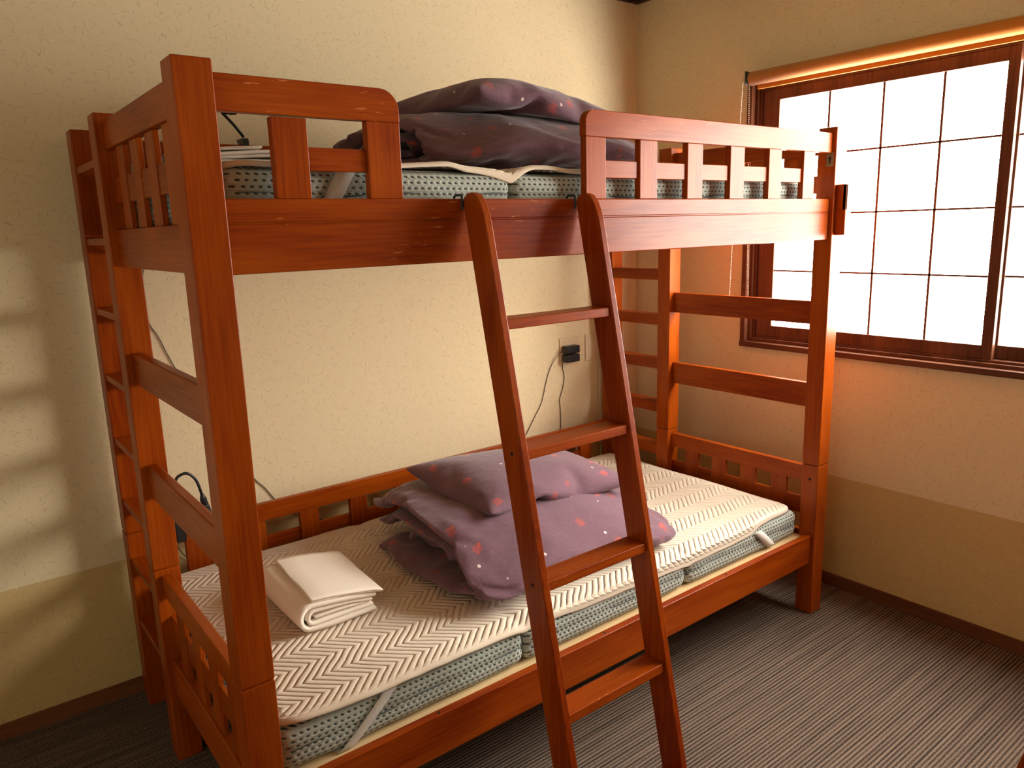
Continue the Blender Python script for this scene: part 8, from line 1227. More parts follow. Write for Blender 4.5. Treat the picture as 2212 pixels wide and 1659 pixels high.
2,3,-5,-5,-7,1,-2,-2,1,2,2,1,-2,0,2,1,-1,-2,-7,-5,0,5,4,2,2,0,-4,-8,-7,2,-1,0,0,3,4,0,-3,-4,1,0,0,1,-3,-2,1,-2,-1,0,2,3,2,1,0,1,-2,-3,1,2,-1,1,-3,0,-2,-1,-5,1,-1,1,1,2,2,
2,-1,0,3,-3,4,-728,10,22,4,4,-3,-19,16,-2,0,-4,0,-1,-8,-3,-9,-13,-6,1,-4,1,0,4,4,-1,-7,-2,-2,6,5,1,2,3,-2,-3,-4,2,1,3,-1,-6,-4,1,5,3,0,-4,-2,1,0,-1,1,2,0,1,-5,-2,1,4,1,
-5,-9,-6,1,3,2,1,-2,0,-1,-4,-5,2,0,1,1,-1,-1,2,1,1,0,-4,-3,1,2,2,2,1,0,-2,-1,-5,0,-4,-3,2,-1,-1,-1,3,4,-2,-1,-5,0,-1,3,6,-5,2,-712,18,23,-32,12,-4,-1,-2,-4,3,0,2,1,-1,1,
-11,-13,-5,1,-3,1,1,1,3,-2,-10,-3,-3,7,6,1,-1,0,0,5,3,0,-5,-2,1,2,1,1,-5,-2,1,-3,-1,1,4,1,0,-3,-3,1,-2,0,1,5,2,0,-3,-3,-5,-8,-6,2,-2,-1,1,-2,0,1,-1,-1,1,-2,-2,1,1,1,0,-3,
-2,1,2,1,0,0,-3,1,4,1,1,0,-1,-3,-6,-4,1,-1,-1,1,0,-1,2,-1,1,-5,-4,4,-716,42,28,-19,-10,-10,-2,13,2,0,-5,1,-10,-11,-6,-2,-11,-1,1,-4,0,1,-2,2,1,-5,1,0,-2,0,0,4,4,1,4,2,1,
1,2,-1,-6,-3,1,2,2,1,-2,0,-3,-5,-6,1,3,2,2,0,1,0,-2,-3,2,-1,0,-3,-8,-5,2,3,1,2,3,0,1,-6,-2,-2,-8,-4,0,7,3,2,-2,-1,1,-4,-2,-1,-1,-4,1,3,1,1,-1,-3,1,-4,-2,-3,-4,-4,2,1,1,
-3,6,3,7,-8,-1,-738,57,29,1,-6,-4,-16,-4,-7,-3,-2,3,0,-7,-1,0,-7,-1,2,-3,2,0,-7,0,-1,-10,0,1,4,2,2,-2,2,-1,8,5,0,-5,-2,-2,-6,-2,2,0,2,0,-3,-3,0,7,1,0,-7,-2,2,-1,0,1,4,1,
-1,-6,-3,1,0,-1,1,2,0,2,-2,-1,-2,-8,-4,1,-3,-1,1,3,1,0,-5,-3,0,-4,-3,2,0,-2,0,6,1,1,-3,-2,-1,-5,-3,0,-3,-3,0,7,2,-5,8,3,0,-14,-3,-747,78,27,-2,-18,-5,4,0,-2,-6,-17,-2,1,
-4,1,1,-3,1,2,-3,1,0,-8,1,0,7,3,0,-8,1,1,0,3,0,-7,-1,1,-2,1,1,3,1,0,-6,0,1,6,0,1,1,0,1,-5,-1,0,-7,-3,0,5,2,1,-1,-2,0,-6,-3,1,3,0,0,-5,-2,2,1,0,0,-4,-1,2,0,0,-1,-6,-4,1,
-3,-2,1,6,-1,0,-7,-3,1,-2,-2,0,-4,-3,1,1,-2,2,0,-1,0,9,1,-7,13,2,-748,77,26,2,-14,-2,-4,-16,-4,-4,-14,-3,0,-9,1,1,-6,1,0,7,3,1,-7,1,1,-3,2,1,-4,2,0,-9,2,0,8,2,2,0,2,1,-1,
1,2,0,0,-1,-10,-2,1,-2,-1,1,0,0,1,4,-1,0,-9,-1,1,-1,-1,1,-1,-2,1,-2,-1,2,4,0,0,-9,-2,1,3,0,-1,-11,-3,1,4,-1,1,-1,-2,1,-2,-3,1,-5,-3,1,-3,-2,1,-2,-3,0,10,-1,0,-8,-2,1,3,0,
-4,10,-3,-729,95,29,-30,-22,-4,-2,-12,-1,3,0,0,1,-4,0,1,-5,1,-5,-17,1,2,-3,3,2,0,3,2,0,3,-1,-11,1,1,-1,2,2,-3,1,1,5,2,2,0,1,1,-5,-1,1,-4,-1,1,-4,-1,0,7,0,0,-9,-1,2,-3,-2,
1,3,-1,2,0,-2,1,-2,0,2,-1,-2,-2,-12,-1,1,6,-1,1,-9,-2,1,1,-3,1,-1,-2,2,0,-3,1,-2,-3,1,0,-3,0,6,-2,1,-6,-2,-3,14,-1,9,0,-2,-748,106,33,-25,-23,-6,1,-7,-2,1,-6,0,2,1,1,-2,
-12,0,-3,-13,1,2,-1,3,2,-3,3,-1,-13,2,1,1,3,2,3,1,2,-4,2,1,-8,3,1,-4,0,1,3,0,1,-8,-1,1,-4,-1,2,-1,-1,2,0,-1,-1,-9,-1,2,1,-2,1,5,-1,1,-8,-1,2,2,-2,1,0,-1,1,-6,-1,1,4,-3,0,
-10,-2,1,0,-3,1,-3,-3,1,-1,-3,1,3,-3,0,7,-2,1,-4,-2,-1,6,-2,7,5,-3,-770,113,32,-5,-13,-1,3,-5,-2,-1,-10,0,-7,-18,-4,0,-8,1,2,-5,3,1,-7,2,2,-4,3,1,3,4,3,-2,3,1,-8,2,1,-3,
2,2,-1,2,2,-5,1,1,-3,-1,0,-9,0,2,-2,-2,2,-3,0,3,0,-1,-1,5,-4,2,-1,-1,1,-7,0,1,-1,-2,1,-3,0,2,-4,-2,1,-4,-1,2,-2,-3,1,-1,-2,2,2,-4,1,-3,-3,0,5,-4,0,-8,-2,2,-1,-3,-5,16,-3,
-1,7,-3,10,-5,-1,-773,109,31,9,-2,1,-16,-18,-3,-3,-14,-3,2,-7,0,2,-3,2,0,-8,3,1,-8,2,2,-2,3,2,-6,3,1,-2,4,2,-1,3,2,2,2,2,-5,2,2,-2,1,1,-7,-1,1,1,-3,2,-4,0,1,0,-2,2,1,-1,
1,-6,-2,2,-5,0,1,4,-2,2,-5,-1,1,0,-2,1,-6,0,2,-1,-3,1,-3,-3,2,-3,-2,1,-3,-3,-1,6,-5,2,-1,-3,1,-3,-3,1,-1,-3,1,1,-3,0,5,-3,3,10,-2,-777,106,37,2,-12,-2,3,-2,0,-4,-13,-2,1,
-5,-1,-3,-10,2,1,-5,2,2,-4,3,1,-7,3,2,-2,3,2,-4,3,1,-5,4,2,-5,2,1,4,2,2,-3,0,2,-2,-2,0,-7,-1,2,0,-2,2,-3,-1,1,-3,-1,2,0,-2,1,-4,-1,2,-2,-1,1,-2,-2,2,-4,-1,1,-3,-2,2,-4,
-2,1,1,-3,2,-4,-3,0,3,-5,1,-4,-4,2,-5,-3,1,0,-3,1,5,-4,1,0,-2,-11,12,-5,-1,5,-1,-762,107,43,-3,-11,-1,1,-7,-1,1,-7,-2,1,-4,0,-3,-10,2,1,-5,2,1,-6,2,2,-3,3,2,-5,3,2,-2,3,
2,-3,2,2,-4,3,0,-7,3,2,-3,-1,2,-2,-2,1,2,-3,1,0,-1,2,-5,-1,2,-2,-2,1,-4,-1,2,-1,-2,1,-5,0,2,-1,-2,1,-3,-2,2,-1,-3,1,0,-4,1,-2,-3,2,-1,-4,1,-2,-4,1,-1,-4,0,-2,-5,0,1,-4,1,
0,-1,2,-1,-2,-5,6,-5,-1,3,-2,-759,115,48,-11,-9,3,2,-5,-2,1,-7,-1,-3,-11,-1,1,-2,1,2,-6,1,-1,-7,3,2,-4,4,1,-4,2,2,-5,4,2,-3,2,1,-3,2,2,-4,0,1,-2,-1,2,-2,-2,2,-2,-1,1,-4,
0,1,-3,-2,2,-2,-1,2,-1,-2,1,-3,-2,2,-2,-2,2,-2,-1,1,-3,-3,1,0,-3,1,-2,-4,2,-3,-3,1,-4,-4,2,-2,-4,2,-1,-5,0,-3,-6,2,-1,-4,-4,10,-3,2,-3,-2,-9,6,-5,3,-3,-1,-755,117,55,-10,
-5,5,-2,-9,-1,-1,-8,-1,-1,-9,-1,1,-5,0,1,-5,1,2,-1,2,0,-5,4,2,-4,2,1,-3,3,2,-3,2,1,-5,2,1,-1,-2,2,-3,-1,2,-2,-1,1,-2,-3,1,-3,-2,2,-3,0,2,-3,-1,1,-2,-2,2,-2,-1,2,-2,-2,1,
-1,-4,2,-4,-1,1,-3,-3,2,-3,-4,0,2,-6,1,-3,-5,1,-2,-5,2,-2,-5,1,-3,-5,1,-2,-5,1,-1,0,-6,8,-4,-7,6,-5,4,-8,-1,-757,116,64,-1,-2,4,0,-7,-2,-1,-9,-5,-7,-7,6,1,-5,0,0,-4,-2,1,
-2,4,1,-4,-1,1,-4,5,1,-4,3,2,-2,1,1,-4,0,2,-3,1,1,-2,-2,1,-2,-4,1,-4,0,2,-3,-1,1,-2,-2,2,-1,-2,2,-2,-2,2,-2,-1,1,-4,-1,2,-4,-2,2,-2,-2,1,-2,-5,2,-3,-3,1,-2,-6,1,-4,-5,2,
-2,-6,1,-1,-6,-1,1,-6,1,-2,-5,-2,-2,-6,0,6,1,-1,-5,-5,5,2,-3,-759,116,70,2,-13,-9,-3,4,10,-16,-12,1,0,-3,-3,1,-4,0,0,-2,5,2,-2,2,0,-5,1,2,-4,2,1,-2,1,2,-3,3,1,-4,-1,1,-3,
1,2,-2,-2,2,-3,-1,1,-3,-4,1,-3,0,2,-2,-1,2,-3,-1,1,-1,-3,2,-3,0,2,-3,-2,0,-3,-6,2,-2,-2,2,-2,-4,1,-3,-7,1,-3,-6,2,-3,-3,1,-1,-6,0,-2,-7,-1,0,-7,1,-2,-5,1,-3,-2,-9,1,-8,1,
1,1,-2,5,-2,-741,106,60,-18,-8,10,-6,-1,7,1,-3,-2,1,-3,4,1,-3,-2,1,-3,1,1,-3,-1,0,-4,5,2,-3,1,1,-3,1,2,-3,2,2,-3,0,1,-3,-3,2,-2,2,0,-4,-6,2,-2,-2,1,-3,0,2,-3,-1,2,-2,-1,
1,-3,-5,2,-3,-1,1,-2,-2,2,-2,-3,1,-2,-2,1,-3,-6,2,-3,-3,2,-2,-5,1,-3,-6,2,-2,-5,0,-1,-7,2,-2,-6,-3,-1,-8,2,-2,-3,-2,-2,-6,0,-2,-5,-14,-1,-8,-761,102,75,6,5,7,-5,0,9,0,-3,
3,0,-4,-5,3,-2,1,0,-3,5,2,-4,0,1,-3,-1,2,-2,5,1,-3,-3,1,-3,2,2,-4,0,1,-3,-4,1,-3,0,2,-3,-2,1,-2,-2,2,-3,-1,2,-2,-1,1,-3,0,2,-2,-2,2,-3,-2,0,-2,-4,1,-2,-4,2,-3,-3,1,-2,-3,
2,-3,-4,1,-3,-7,2,-2,-4,1,-2,-8,1,-2,-7,0,-2,-7,1,-1,-6,0,-3,-6,3,-2,-1,-2,-1,-6,-13,-4,-8,-768,109,75,4,2,8,-2,-1,7,1,-4,-1,2,-3,1,1,-2,3,1,-4,-1,2,-2,4,1,-3,-1,2,-2,3,
1,-4,-1,2,-3,0,1,-3,-1,1,-3,-4,2,-3,0,1,-3,-2,2,-2,1,1,-3,-3,2,-3,-1,2,-2,-1,1,-3,-1,2,-2,-1,1,-3,-5,1,-2,1,2,-3,-5,1,-2,-3,1,-2,-8,2,-3,-5,1,-2,-6,2,-3,-7,2,-2,-4,0,-2,
-8,1,-2,-6,1,-3,-5,0,-1,-5,-4,-1,-7,5,-9,-5,-785,115,74,8,0,2,-4,0,10,1,-4,-1,1,-2,4,1,-3,2,2,-3,-1,1,-2,3,2,-3,-1,1,-3,1,1,-4,-2,2,-2,1,1,-3,0,2,-3,0,1,-3,-3,2,-3,-1,1,
-3,-1,2,-3,-2,1,-2,2,2,-2,-1,2,-3,-1,1,-2,-4,1,-3,0,2,-2,-2,1,-3,-4,1,-2,-5,2,-3,-4,2,-2,-6,1,-3,-8,1,-2,-7,2,-3,-7,1,-2,-5,0,-1,-8,2,-4,-4,2,-2,-2,-1,-3,-6,0,-5,-9,-787,
116,72,8,-1,1,0,-3,5,1,-2,2,-1,-2,7,2,-2,1,1,-4,-3,1,-2,4,1,-3,-2,2,-3,-2,1,-3,4,1,-2,1,1,-4,-4,2,-3,2,1,-3,-4,2,-2,-1,1,-3,-1,2,-3,1,1,-3,-2,2,-3,-1,1,-1,2,2,-2,-1,1,-3,
-2,1,-3,-2,2,-2,-4,2,-3,-2,1,-2,-7,1,-3,-7,2,-2,-6,1,-3,-8,2,-2,-5,1,-2,-7,1,-2,-4,1,-3,-5,0,-3,-5,-3,-2,-7,6,-5,-5,-790,116,69,6,-1,4,2,-3,1,1,-2,2,2,-3,2,1,-2,3,1,-4,2,
1,-2,-3,2,-4,-1,2,-2,0,0,-2,5,0,-4,-6,2,-2,0,1,-3,3,2,-3,-1,2,-3,0,0,-3,-4,2,-2,1,2,-3,0,1,-3,-2,1,-3,-4,2,-1,3,1,-3,-3,1,-2,1,1,-3,-5,2,-2,-2,2,-2,-5,1,-3,-5,2,-2,-7,1,
-3,-7,2,-2,-6,1,-2,-6,1,-2,-6,0,-3,-6,2,-3,-2,-1,-3,-5,4,-4,-6,-789,118,64,6,-4,2,0,-2,5,2,-3,0,1,-3,0,1,-2,2,2,-3,3,1,-3,1,1,-3,-4,0,-2,5,1,-3,-3,1,-3,2,2,-3,-2,1,-2,0,
2,-4,-3,1,-2,1,1,-3,-3,2,-3,-1,2,-3,0,1,-2,2,1,-3,-3,2,-2,-2,1,-2,0,1,-2,1,2,-3,-4,1,-3,-5,2,-2,-5,1,-3,-6,2,-2,-5,1,-2,-7,1,-2,-6,2,-2,-5,1,-3,-6,1,-3,-4,1,-2,-2,-1,-3,
-5,7,-4,-4,-792,119,59,8,-5,0,-2,-3,8,2,-2,0,0,-3,4,2,-3,1,2,-3,0,1,-3,-2,1,-3,3,2,-3,-3,1,-2,5,0,-3,-5,2,-2,3,0,-3,-5,2,-3,1,1,-3,-3,2,-2,3,1,-3,-4,2,-3,0,1,-2,1,2,-3,
-2,1,-2,-1,1,-3,-5,2,-2,0,1,-2,1,2,-3,-5,1,-2,-6,2,-3,-4,1,-2,-6,1,-2,-7,2,-2,-6,1,-2,-4,1,-3,-6,1,-3,-2,2,-2,-3,-2,-3,-5,7,-4,-4,-791,118,55,4,-5,7,1,-2,5,2,-2,0,1,-4,2,
1,-4,-4,2,-2,1,1,-3,2,1,-3,2,1,-2,-2,2,-3,1,1,-3,-1,2,-2,1,0,-3,-4,1,-2,0,2,-3,3,1,-3,-3,1,-2,-1,2,-3,-2,1,-2,1,2,-3,0,1,-2,0,1,-3,-3,2,-3,0,2,-2,-3,0,-2,-7,2,-2,-4,2,-3,
-3,1,-2,-8,1,-2,-6,2,-2,-5,1,-3,-8,1,-2,0,0,-3,-6,2,-3,-3,-1,-2,-5,7,-5,-3,-791,119,55,7,-6,4,1,-4,2,0,-1,2,0,-3,3,2,-4,1,0,-1,3,2,-3,1,1,-3,0,2,-3,0,1,-2,-1,2,-3,0,1,-2,
-1,1,-3,-1,1,-3,1,1,-3,-3,2,-2,0,1,-3,-3,1,-2,0,2,-3,1,1,-2,-3,1,-3,-1,2,-2,1,1,-3,-1,2,-2,-4,1,-2,-5,1,-2,-4,2,-3,-6,1,-2,-6,1,-3,-8,2,-2,-5,1,-2,-3,2,-2,-4,0,-3,-4,1,
-2,-3,2,-4,-2,6,-4,-5,-787,120,55,1,-9,8,1,-3,-1,1,-1,-3,0,-3,5,1,-3,1,2,-3,-2,1,-3,2,0,-1,4,2,-3,-2,1,-3,0,2,-2,-1,1,-3,0,1,-2,0,2,-3,-1,1,-3,0,1,-3,-4,1,-2,0,1,-2,-1,2,
-3,0,2,-3,1,0,-2,-4,2,-2,2,1,-3,-4,2,-2,-1,1,-3,-5,1,-2,-6,2,-2,-5,1,-3,-6,2,-2,-6,0,-2,-7,2,-3,-5,2,-2,-3,1,-2,-1,1,-2,-3,1,-3,-3,4,-2,-6,-773,119,56,-6,-19,0,1,0,1,-3,
4,9,1,-4,-2,0,-3,5,1,-2,-4,1,-3,4,1,-1,-1,2,-3,2,1,-3,-1,2,-2,-1,1,-3,-3,2,-3,2,0,-3,-5,1,-2,3,1,-3,-2,1,-2,1,2,-3,0,1,-2,-2,1,-3,-2,2,-2,-2,1,-2,1,2,-3,-2,1,-3,-4,2,-2,
-2,2,-2,-5,0,-2,-9,2,-2,-3,1,-3,-7,1,-2,-6,2,-3,-5,1,-2,-2,1,-2,-5,2,-3,-2,1,-2,-3,-5,-2,-6,-759,98,44,-16,3,13,1,-1,4,1,0,-1,2,-2,1,-2,-1,8,1,-3,1,2,-2,-2,1,-2,0,2,-2,2,
1,-3,-2,2,-3,-2,1,-3,0,1,-3,-2,2,-2,-3,0,-3,5,0,-3,-5,2,-1,3,1,-3,-1,2,-3,1,1,-2,-2,2,-2,-1,1,-3,-3,1,-2,-1,2,-3,-2,2,-2,-4,1,-2,-5,1,-2,-8,2,-3,-5,1,-2,-7,2,-3,-5,1,-2,
-5,1,-3,-4,2,-2,-2,0,-3,-4,2,-1,-2,-5,-2,-6,-766,96,48,-12,4,12,2,0,4,2,-1,2,1,-1,-4,-1,-2,7,2,-3,-2,2,-2,1,1,-1,2,2,-2,0,1,-4,-5,1,-3,0,2,-2,0,1,-3,2,1,-3,0,2,-2,-1,1,
-3,-1,0,-3,-6,1,-2,4,2,-2,1,1,-2,0,2,-2,-1,1,-3,-2,2,-2,-1,1,-2,-4,2,-3,-6,1,-2,-5,2,-2,-4,1,-3,-7,2,-2,-6,2,-3,-5,0,-3,-7,1,-2,-4,2,-2,-2,0,-3,-3,1,-2,-4,7,-4,-5,-778,
97,45,-9,3,10,1,-1,4,1,1,3,0,0,5,0,-3,-2,2,-2,0,1,-1,2,2,-3,-1,1,-2,-1,2,-3,-1,1,-2,0,2,-4,-1,0,-2,3,2,-2,1,0,-4,-5,1,-2,0,2,-2,1,1,-2,-1,1,-2,3,2,-2,-1,1,-3,-2,2,-2,-1,
2,-2,-1,1,-2,-2,2,-3,-4,1,-2,-8,1,-3,-7,2,-2,-5,1,-3,-6,2,-3,-6,1,-2,-5,2,-2,-3,2,-2,-1,-1,-3,-5,0,-2,-5,8,-2,-3,-779,94,41,-7,2,9,1,0,4,1,0,3,-1,1,6,2,-2,1,-1,-4,-5,1,0,
3,2,-3,-1,1,-2,0,2,-2,1,1,-3,-1,1,-3,2,2,-3,0,1,-2,1,1,-2,-2,1,-3,2,1,-2,-3,2,-2,0,1,-2,1,2,-2,0,1,-3,-2,2,-2,-1,1,-3,-2,2,-2,-2,2,-2,-3,1,-2,-7,1,-3,-7,2,-2,-7,1,-3,-5,
1,-3,-7,2,-2,-4,1,-3,-4,1,-2,-2,2,-2,-2,-3,-2,-6,9,-2,-4,-776,94,41,-10,2,11,2,-1,1,0,1,6,1,-3,-1,0,1,5,0,-3,-4,1,-1,3,1,-2,-1,2,-3,0,1,-1,3,1,-3,-1,2,-4,-2,1,-2,3,1,-2,
0,1,-2,2,2,-2,-1,1,-3,-3,1,-2,3,2,-2,-1,2,-3,-2,1,-2,0,2,-2,-1,1,-3,-2,2,-2,-3,2,-2,-4,2,-2,-4,1,-3,-7,1,-3,-6,2,-2,-6,0,-3,-8,1,-2,-4,1,-3,-5,2,-2,-1,2,-2,-1,-2,-2,-6,9,
-2,-3,-775,92,34,-12,2,11,2,0,2,0,-1,4,1,-1,3,-1,1,6,0,-3,-6,2,-2,0,1,-1,3,1,-1,2,1,-4,-1,2,-3,-1,1,-2,3,1,-2,0,2,-3,0,1,-1,4,1,-3,-4,2,-2,0,1,-3,0,2,-1,2,2,-3,-2,1,-3,
-5,1,-2,2,2,-2,-2,2,-3,-5,1,-2,-1,2,-2,-6,2,-2,-4,1,-2,-6,1,-3,-8,1,-3,-5,2,-2,-4,1,-3,-3,1,-2,-4,1,-2,-2,-2,-3,-6,8,-2,-5,-772,93,34,-12,1,10,-1,1,6,1,-1,4,2,-3,-2,-2,3,
9,0,-3,-7,2,-2,2,1,-1,3,2,-2,1,2,-3,1,1,-3,-2,1,-2,4,1,-3,-2,1,-1,3,2,-3,-1,1,-2,-1,2,-2,0,1,-3,-1,2,-3,-1,2,-1,1,1,-3,-1,1,-3,-4,2,-1,0,1,-4,-6,2,-2,-3,2,-1,-2,1,-2,-6,
2,-2,-4,1,-3,-7,2,-2,-4,1,-3,-4,1,-3,-5,1,-2,-3,0,-2,-4,1,-3,-3,5,-1,-7,-771,91,30,-11,0,10,1,-3,3,-2,3,7,2,-2,1,-1,2,6,1,-2,2,2,-1,-1,0,-3,-4,2,-3,1,1,-3,0,2,-2,1,-1,-1,
5,2,-2,-1,1,-1,3,2,-3,0,1,-2,0,2,-3,-2,1,-2,0,2,-3,-1,1,-3,-2,2,-1,1,1,-3,-4,1,-3,-1,2,-2,-4,2,-2,-3,1,-2,-5,2,-3,-6,1,-1,-3,2,-2,-5,1,-3,-5,2,-2,-3,0,-4,-6,2,-1,-1,0,-3,
-5,0,-3,-5,-7,-4,-9,-750,82,26,-16,7,11,-2,2,7,1,-4,1,1,1,4,-1,3,7,0,1,5,2,0,2,2,-3,0,-1,-4,-6,1,-2,1,2,-2,1,-1,-1,6,2,-3,-2,1,-1,2,1,-3,-1,2,-2,0,2,-3,0,1,-1,1,2,-3,-1,
2,-2,0,0,-4,-5,2,-2,-2,1,-2,2,2,-2,-5,2,-2,-2,1,-3,-6,2,-2,-5,1,-3,-6,1,-2,-6,2,-2,-3,1,-2,-4,1,-3,-5,2,-2,-1,0,-1,-3,0,-4,-6,-8,-5,-8,-764,82,25,-2,6,7,0,0,5,1,-2,4,-2,
3,7,0,1,4,2,1,3,1,-3,0,1,-2,1,1,-3,-4,1,-1,3,0,1,6,1,-3,3,1,-2,-2,2,-4,-3,1,0,4,1,-3,0,2,-2,-1,2,-2,0,1,-3,0,2,-2,0,1,-3,-4,1,-3,-2,1,-1,0,2,-2,-2,1,-4,-7,2,-1,-4,1,-3,
-5,2,-2,-4,0,-3,-7,2,-2,-4,0,-4,-5,2,-1,-2,1,-1,-1,0,-3,-5,1,-3,-4,-8,-4,-9,-756,76,19,-8,8,9,1,-1,4,0,0,6,-2,3,6,1,2,5,1,0,2,1,0,4,1,-3,-1,1,-1,1,1,-4,-3,2,-2,3,-2,1,7,
2,-2,1,1,-3,-3,2,-3,0,1,-3,-1,1,0,3,2,-2,0,2,-2,0,1,-4,-4,1,-2,-1,1,-3,-3,2,-4,-3,1,1,2,0,-4,-8,2,-3,-5,2,-3,-5,1,0,-1,0,-3,-7,2,-2,-5,1,-3,-3,0,-3,-5,2,-3,-2,2,1,0,-1,
-3,-6,-6,-4,-8,-763,74,17,1,8,7,-1,1,7,-3,-1,8,1,1,1,1,1,4,2,-3,0,0,1,5,0,3,5,1,-3,-1,2,-3,-1,1,-2,1,0,-1,6,1,0,3,1,-2,-3,2,-2,3,1,-4,-2,1,-2,-2,1,-1,2,2,-2,0,1,-3,-2,1,
-4,-4,1,-2,0,1,-3,-4,2,-1,-1,1,-3,-5,1,-2,-3,2,-2,-5,1,-3,-5,1,-1,-3,2,-2,-4,1,-3,-4,-1,-3,-5,0,-3,-4,1,0,-1,-3,-6,-7,-8,-3,-9,-751,75,20,7,-4,1,-8,11,9,-1,-10,3,-4,12,7,
0,0,3,1,0,4,2,-3,0,0,2,4,1,0,1,1,-1,5,1,-2,3,1,-4,-2,0,2,5,2,-1,1,1,-4,-1,1,-5,-3,1,1,2,2,-2,-1,1,-2,0,2,-3,-1,1,-3,-3,1,-2,1,0,-4,-6,2,-2,-3,1,-4,-5,1,-1,-3,1,-4,-6,1,1,
0,2,-3,-6,1,-2,-3,2,-2,-2,-4,-4,-7,2,-2,-3,-1,-4,-5,2,-2,-3,-1,-2,-8,-758,75,20,4,-5,5,1,2,-3,-4,-2,9,0,-7,-1,-5,14,5,1,-1,3,0,2,4,-2,5,7,1,0,3,1,-2,2,1,-6,-1,0,1,6,1,0,
1,2,-1,1,0,-6,-4,2,-3,0,2,1,1,1,-1,1,1,-5,-4,1,0,2,2,-2,1,1,-4,-2,2,-2,-3,1,-2,-3,0,-5,-8,1,-2,-4,2,-2,-3,1,-4,-5,1,2,-2,1,-3,-4,0,-6,-4,1,2,-2,-2,-4,-6,-3,-4,-5,1,-2,-3,
1,-1,-7,-748,72,22,3,-11,-3,-5,11,7,-2,-3,6,-3,-10,-6,-1,9,1,-3,5,6,0,0,3,1,-2,3,2,-3,3,-2,9,7,1,-3,2,2,-7,1,-1,5,2,0,-7,-2,2,-4,-2,0,4,6,2,-1,-2,2,0,2,1,-5,-4,2,0,2,1,
-5,-2,1,-4,-2,2,2,1,0,-5,-6,1,-2,-6,1,-3,-4,1,-4,-4,2,-2,-4,2,-1,-3,1,0,-2,2,-5,-3,-5,-6,-7,1,3,-2,-6,-5,-7,-7,-14,-4,1,14,-2,-730,68,27,4,-9,0,-2,7,-9,-8,-9,7,7,4,4,-10,
-15,-12,-12,20,7,4,-1,2,1,1,5,0,3,5,2,-4,4,2,7,3,6,-1,6,-5,-22,-6,-5,16,4,2,2,1,6,0,4,-1,-11,-6,-2,-8,1,3,13,1,3,-2,-1,1,-2,0,4,-3,0,6,-5,-3,-9,-20,-9,0,13,-2,1,-1,-3,4,
1,-3,2,-7,-4,2,-2,-5,3,-2,-2,2,-12,-2,-12,-6,-7,1,6,-1,-16,-11,-8,3,6,3,-8,-7,-9,-723,-196,7,-8,29,-7,-8,20,9,9,1,12,23,-2,3,28,2,9,11,-13,1,21,5,-1,9,-11,3,21,2,0,4,11,
-4,19,13,1,19,-17,-2,21,22,-10,-3,3,-12,23,3,-3,22,23,-5,25,2,-2,13,0,-7,-655,-101,18,10,17,6,1,8,11,21,6,4,5,-13,4,22,-4,-1,20,-4,0,21,-4,4,6,-1,-14,19,5,-4,13,7,13,22,
1,-2,17,-2,5,9,7,-10,19,17,-1,22,9,-5,20,7,-11,20,2,-6,24,9,-7,-683,-95,18,13,12,13,16,3,10,20,5,-2,5,-16,-4,21,-1,6,12,-6,-9,17,8,-5,16,11,-2,15,-7,0,19,-2,5,19,-1,4,19,
6,-5,16,5,6,17,9,-9,22,8,1,19,8,-11,22,4,-6,18,5,-8,-673,-66,40,12,3,2,7,-11,-9,16,2,13,22,-1,-1,1,-15,-13,21,-6,0,1,18,-13,23,1,6,19,-1,-8,18,-6,1,22,2,0,17,-2,9,19,10,
-3,18,6,6,19,9,-10,23,5,-3,22,3,-9,24,2,-10,-688,-52,45,23,6,-14,9,-2,4,21,-4,-3,6,-17,14,19,1,-9,-14,-8,-18,22,6,0,22,4,-1,22,-4,1,21,4,-3,19,0,3,16,-2,10,21,10,-4,15,2,
-3,21,9,2,23,1,-4,21,2,-8,18,1,-11,-692,-36,35,23,-2,10,16,-5,-8,12,-7,-4,19,-6,10,14,-3,-12,-8,-15,-11,19,5,-2,21,4,1,21,-1,-5,18,2,2,19,-1,2,21,3,5,20,5,6,22,2,-7,16,9,
5,17,1,-8,20,2,-8,23,-3,-7,-675,-24,20,2,-7,19,16,-6,-10,20,-7,1,17,6,-9,2,-15,5,17,-2,-7,0,-9,-3,15,7,2,23,0,-4,20,-2,0,24,-1,1,24,2,-2,13,10,9,15,7,5,23,-1,-5,15,6,-5,
23,-3,-10,23,-7,-7,-668,-9,35,14,-7,-9,-4,11,-2,12,-17,7,15,1,-12,15,-4,-2,11,-15,5,8,-10,1,16,2,-8,21,-4,-1,23,-2,4,23,-2,-2,23,3,-6,7,19,7,17,0,5,20,1,-6,21,0,4,19,-1,
-10,24,-9,-8,-676,11,29,15,12,-12,16,-22,0,9,6,15,15,-7,-12,24,4,4,-2,-34,-13,20,5,-9,17,-13,9,10,-6,6,20,-8,-5,22,-4,-1,13,21,11,19,7,-9,10,1,2,11,4,8,19,-3,-13,22,-3,
-6,16,1,-13,-672,9,33,15,24,11,24,0,2,6,-34,-4,22,12,8,21,-9,-4,23,-7,-4,6,-7,-8,18,-5,-5,7,-4,5,17,-14,0,21,-3,0,18,13,6,23,5,-4,16,-2,-11,19,3,5,15,10,-10,18,7,-3,13,
25,-2,-678,-23,20,5,-2,15,22,-4,3,20,-5,5,13,-14,-1,22,8,8,15,-6,-7,21,-10,-8,17,-11,-5,13,-3,2,20,11,1,22,-6,-3,17,-18,-3,22,5,-4,21,9,0,21,12,-8,14,-7,-5,19,2,-8,24,21,
-3,-725,1,31,18,5,13,15,-9,1,19,0,8,20,-6,1,21,-12,0,22,6,-2,13,-13,-8,17,-1,-1,24,2,-1,22,0,3,20,-11,-6,19,2,-2,22,-13,-7,23,0,-7,20,12,-10,21,-2,-8,17,7,-6,27,-1,-2,
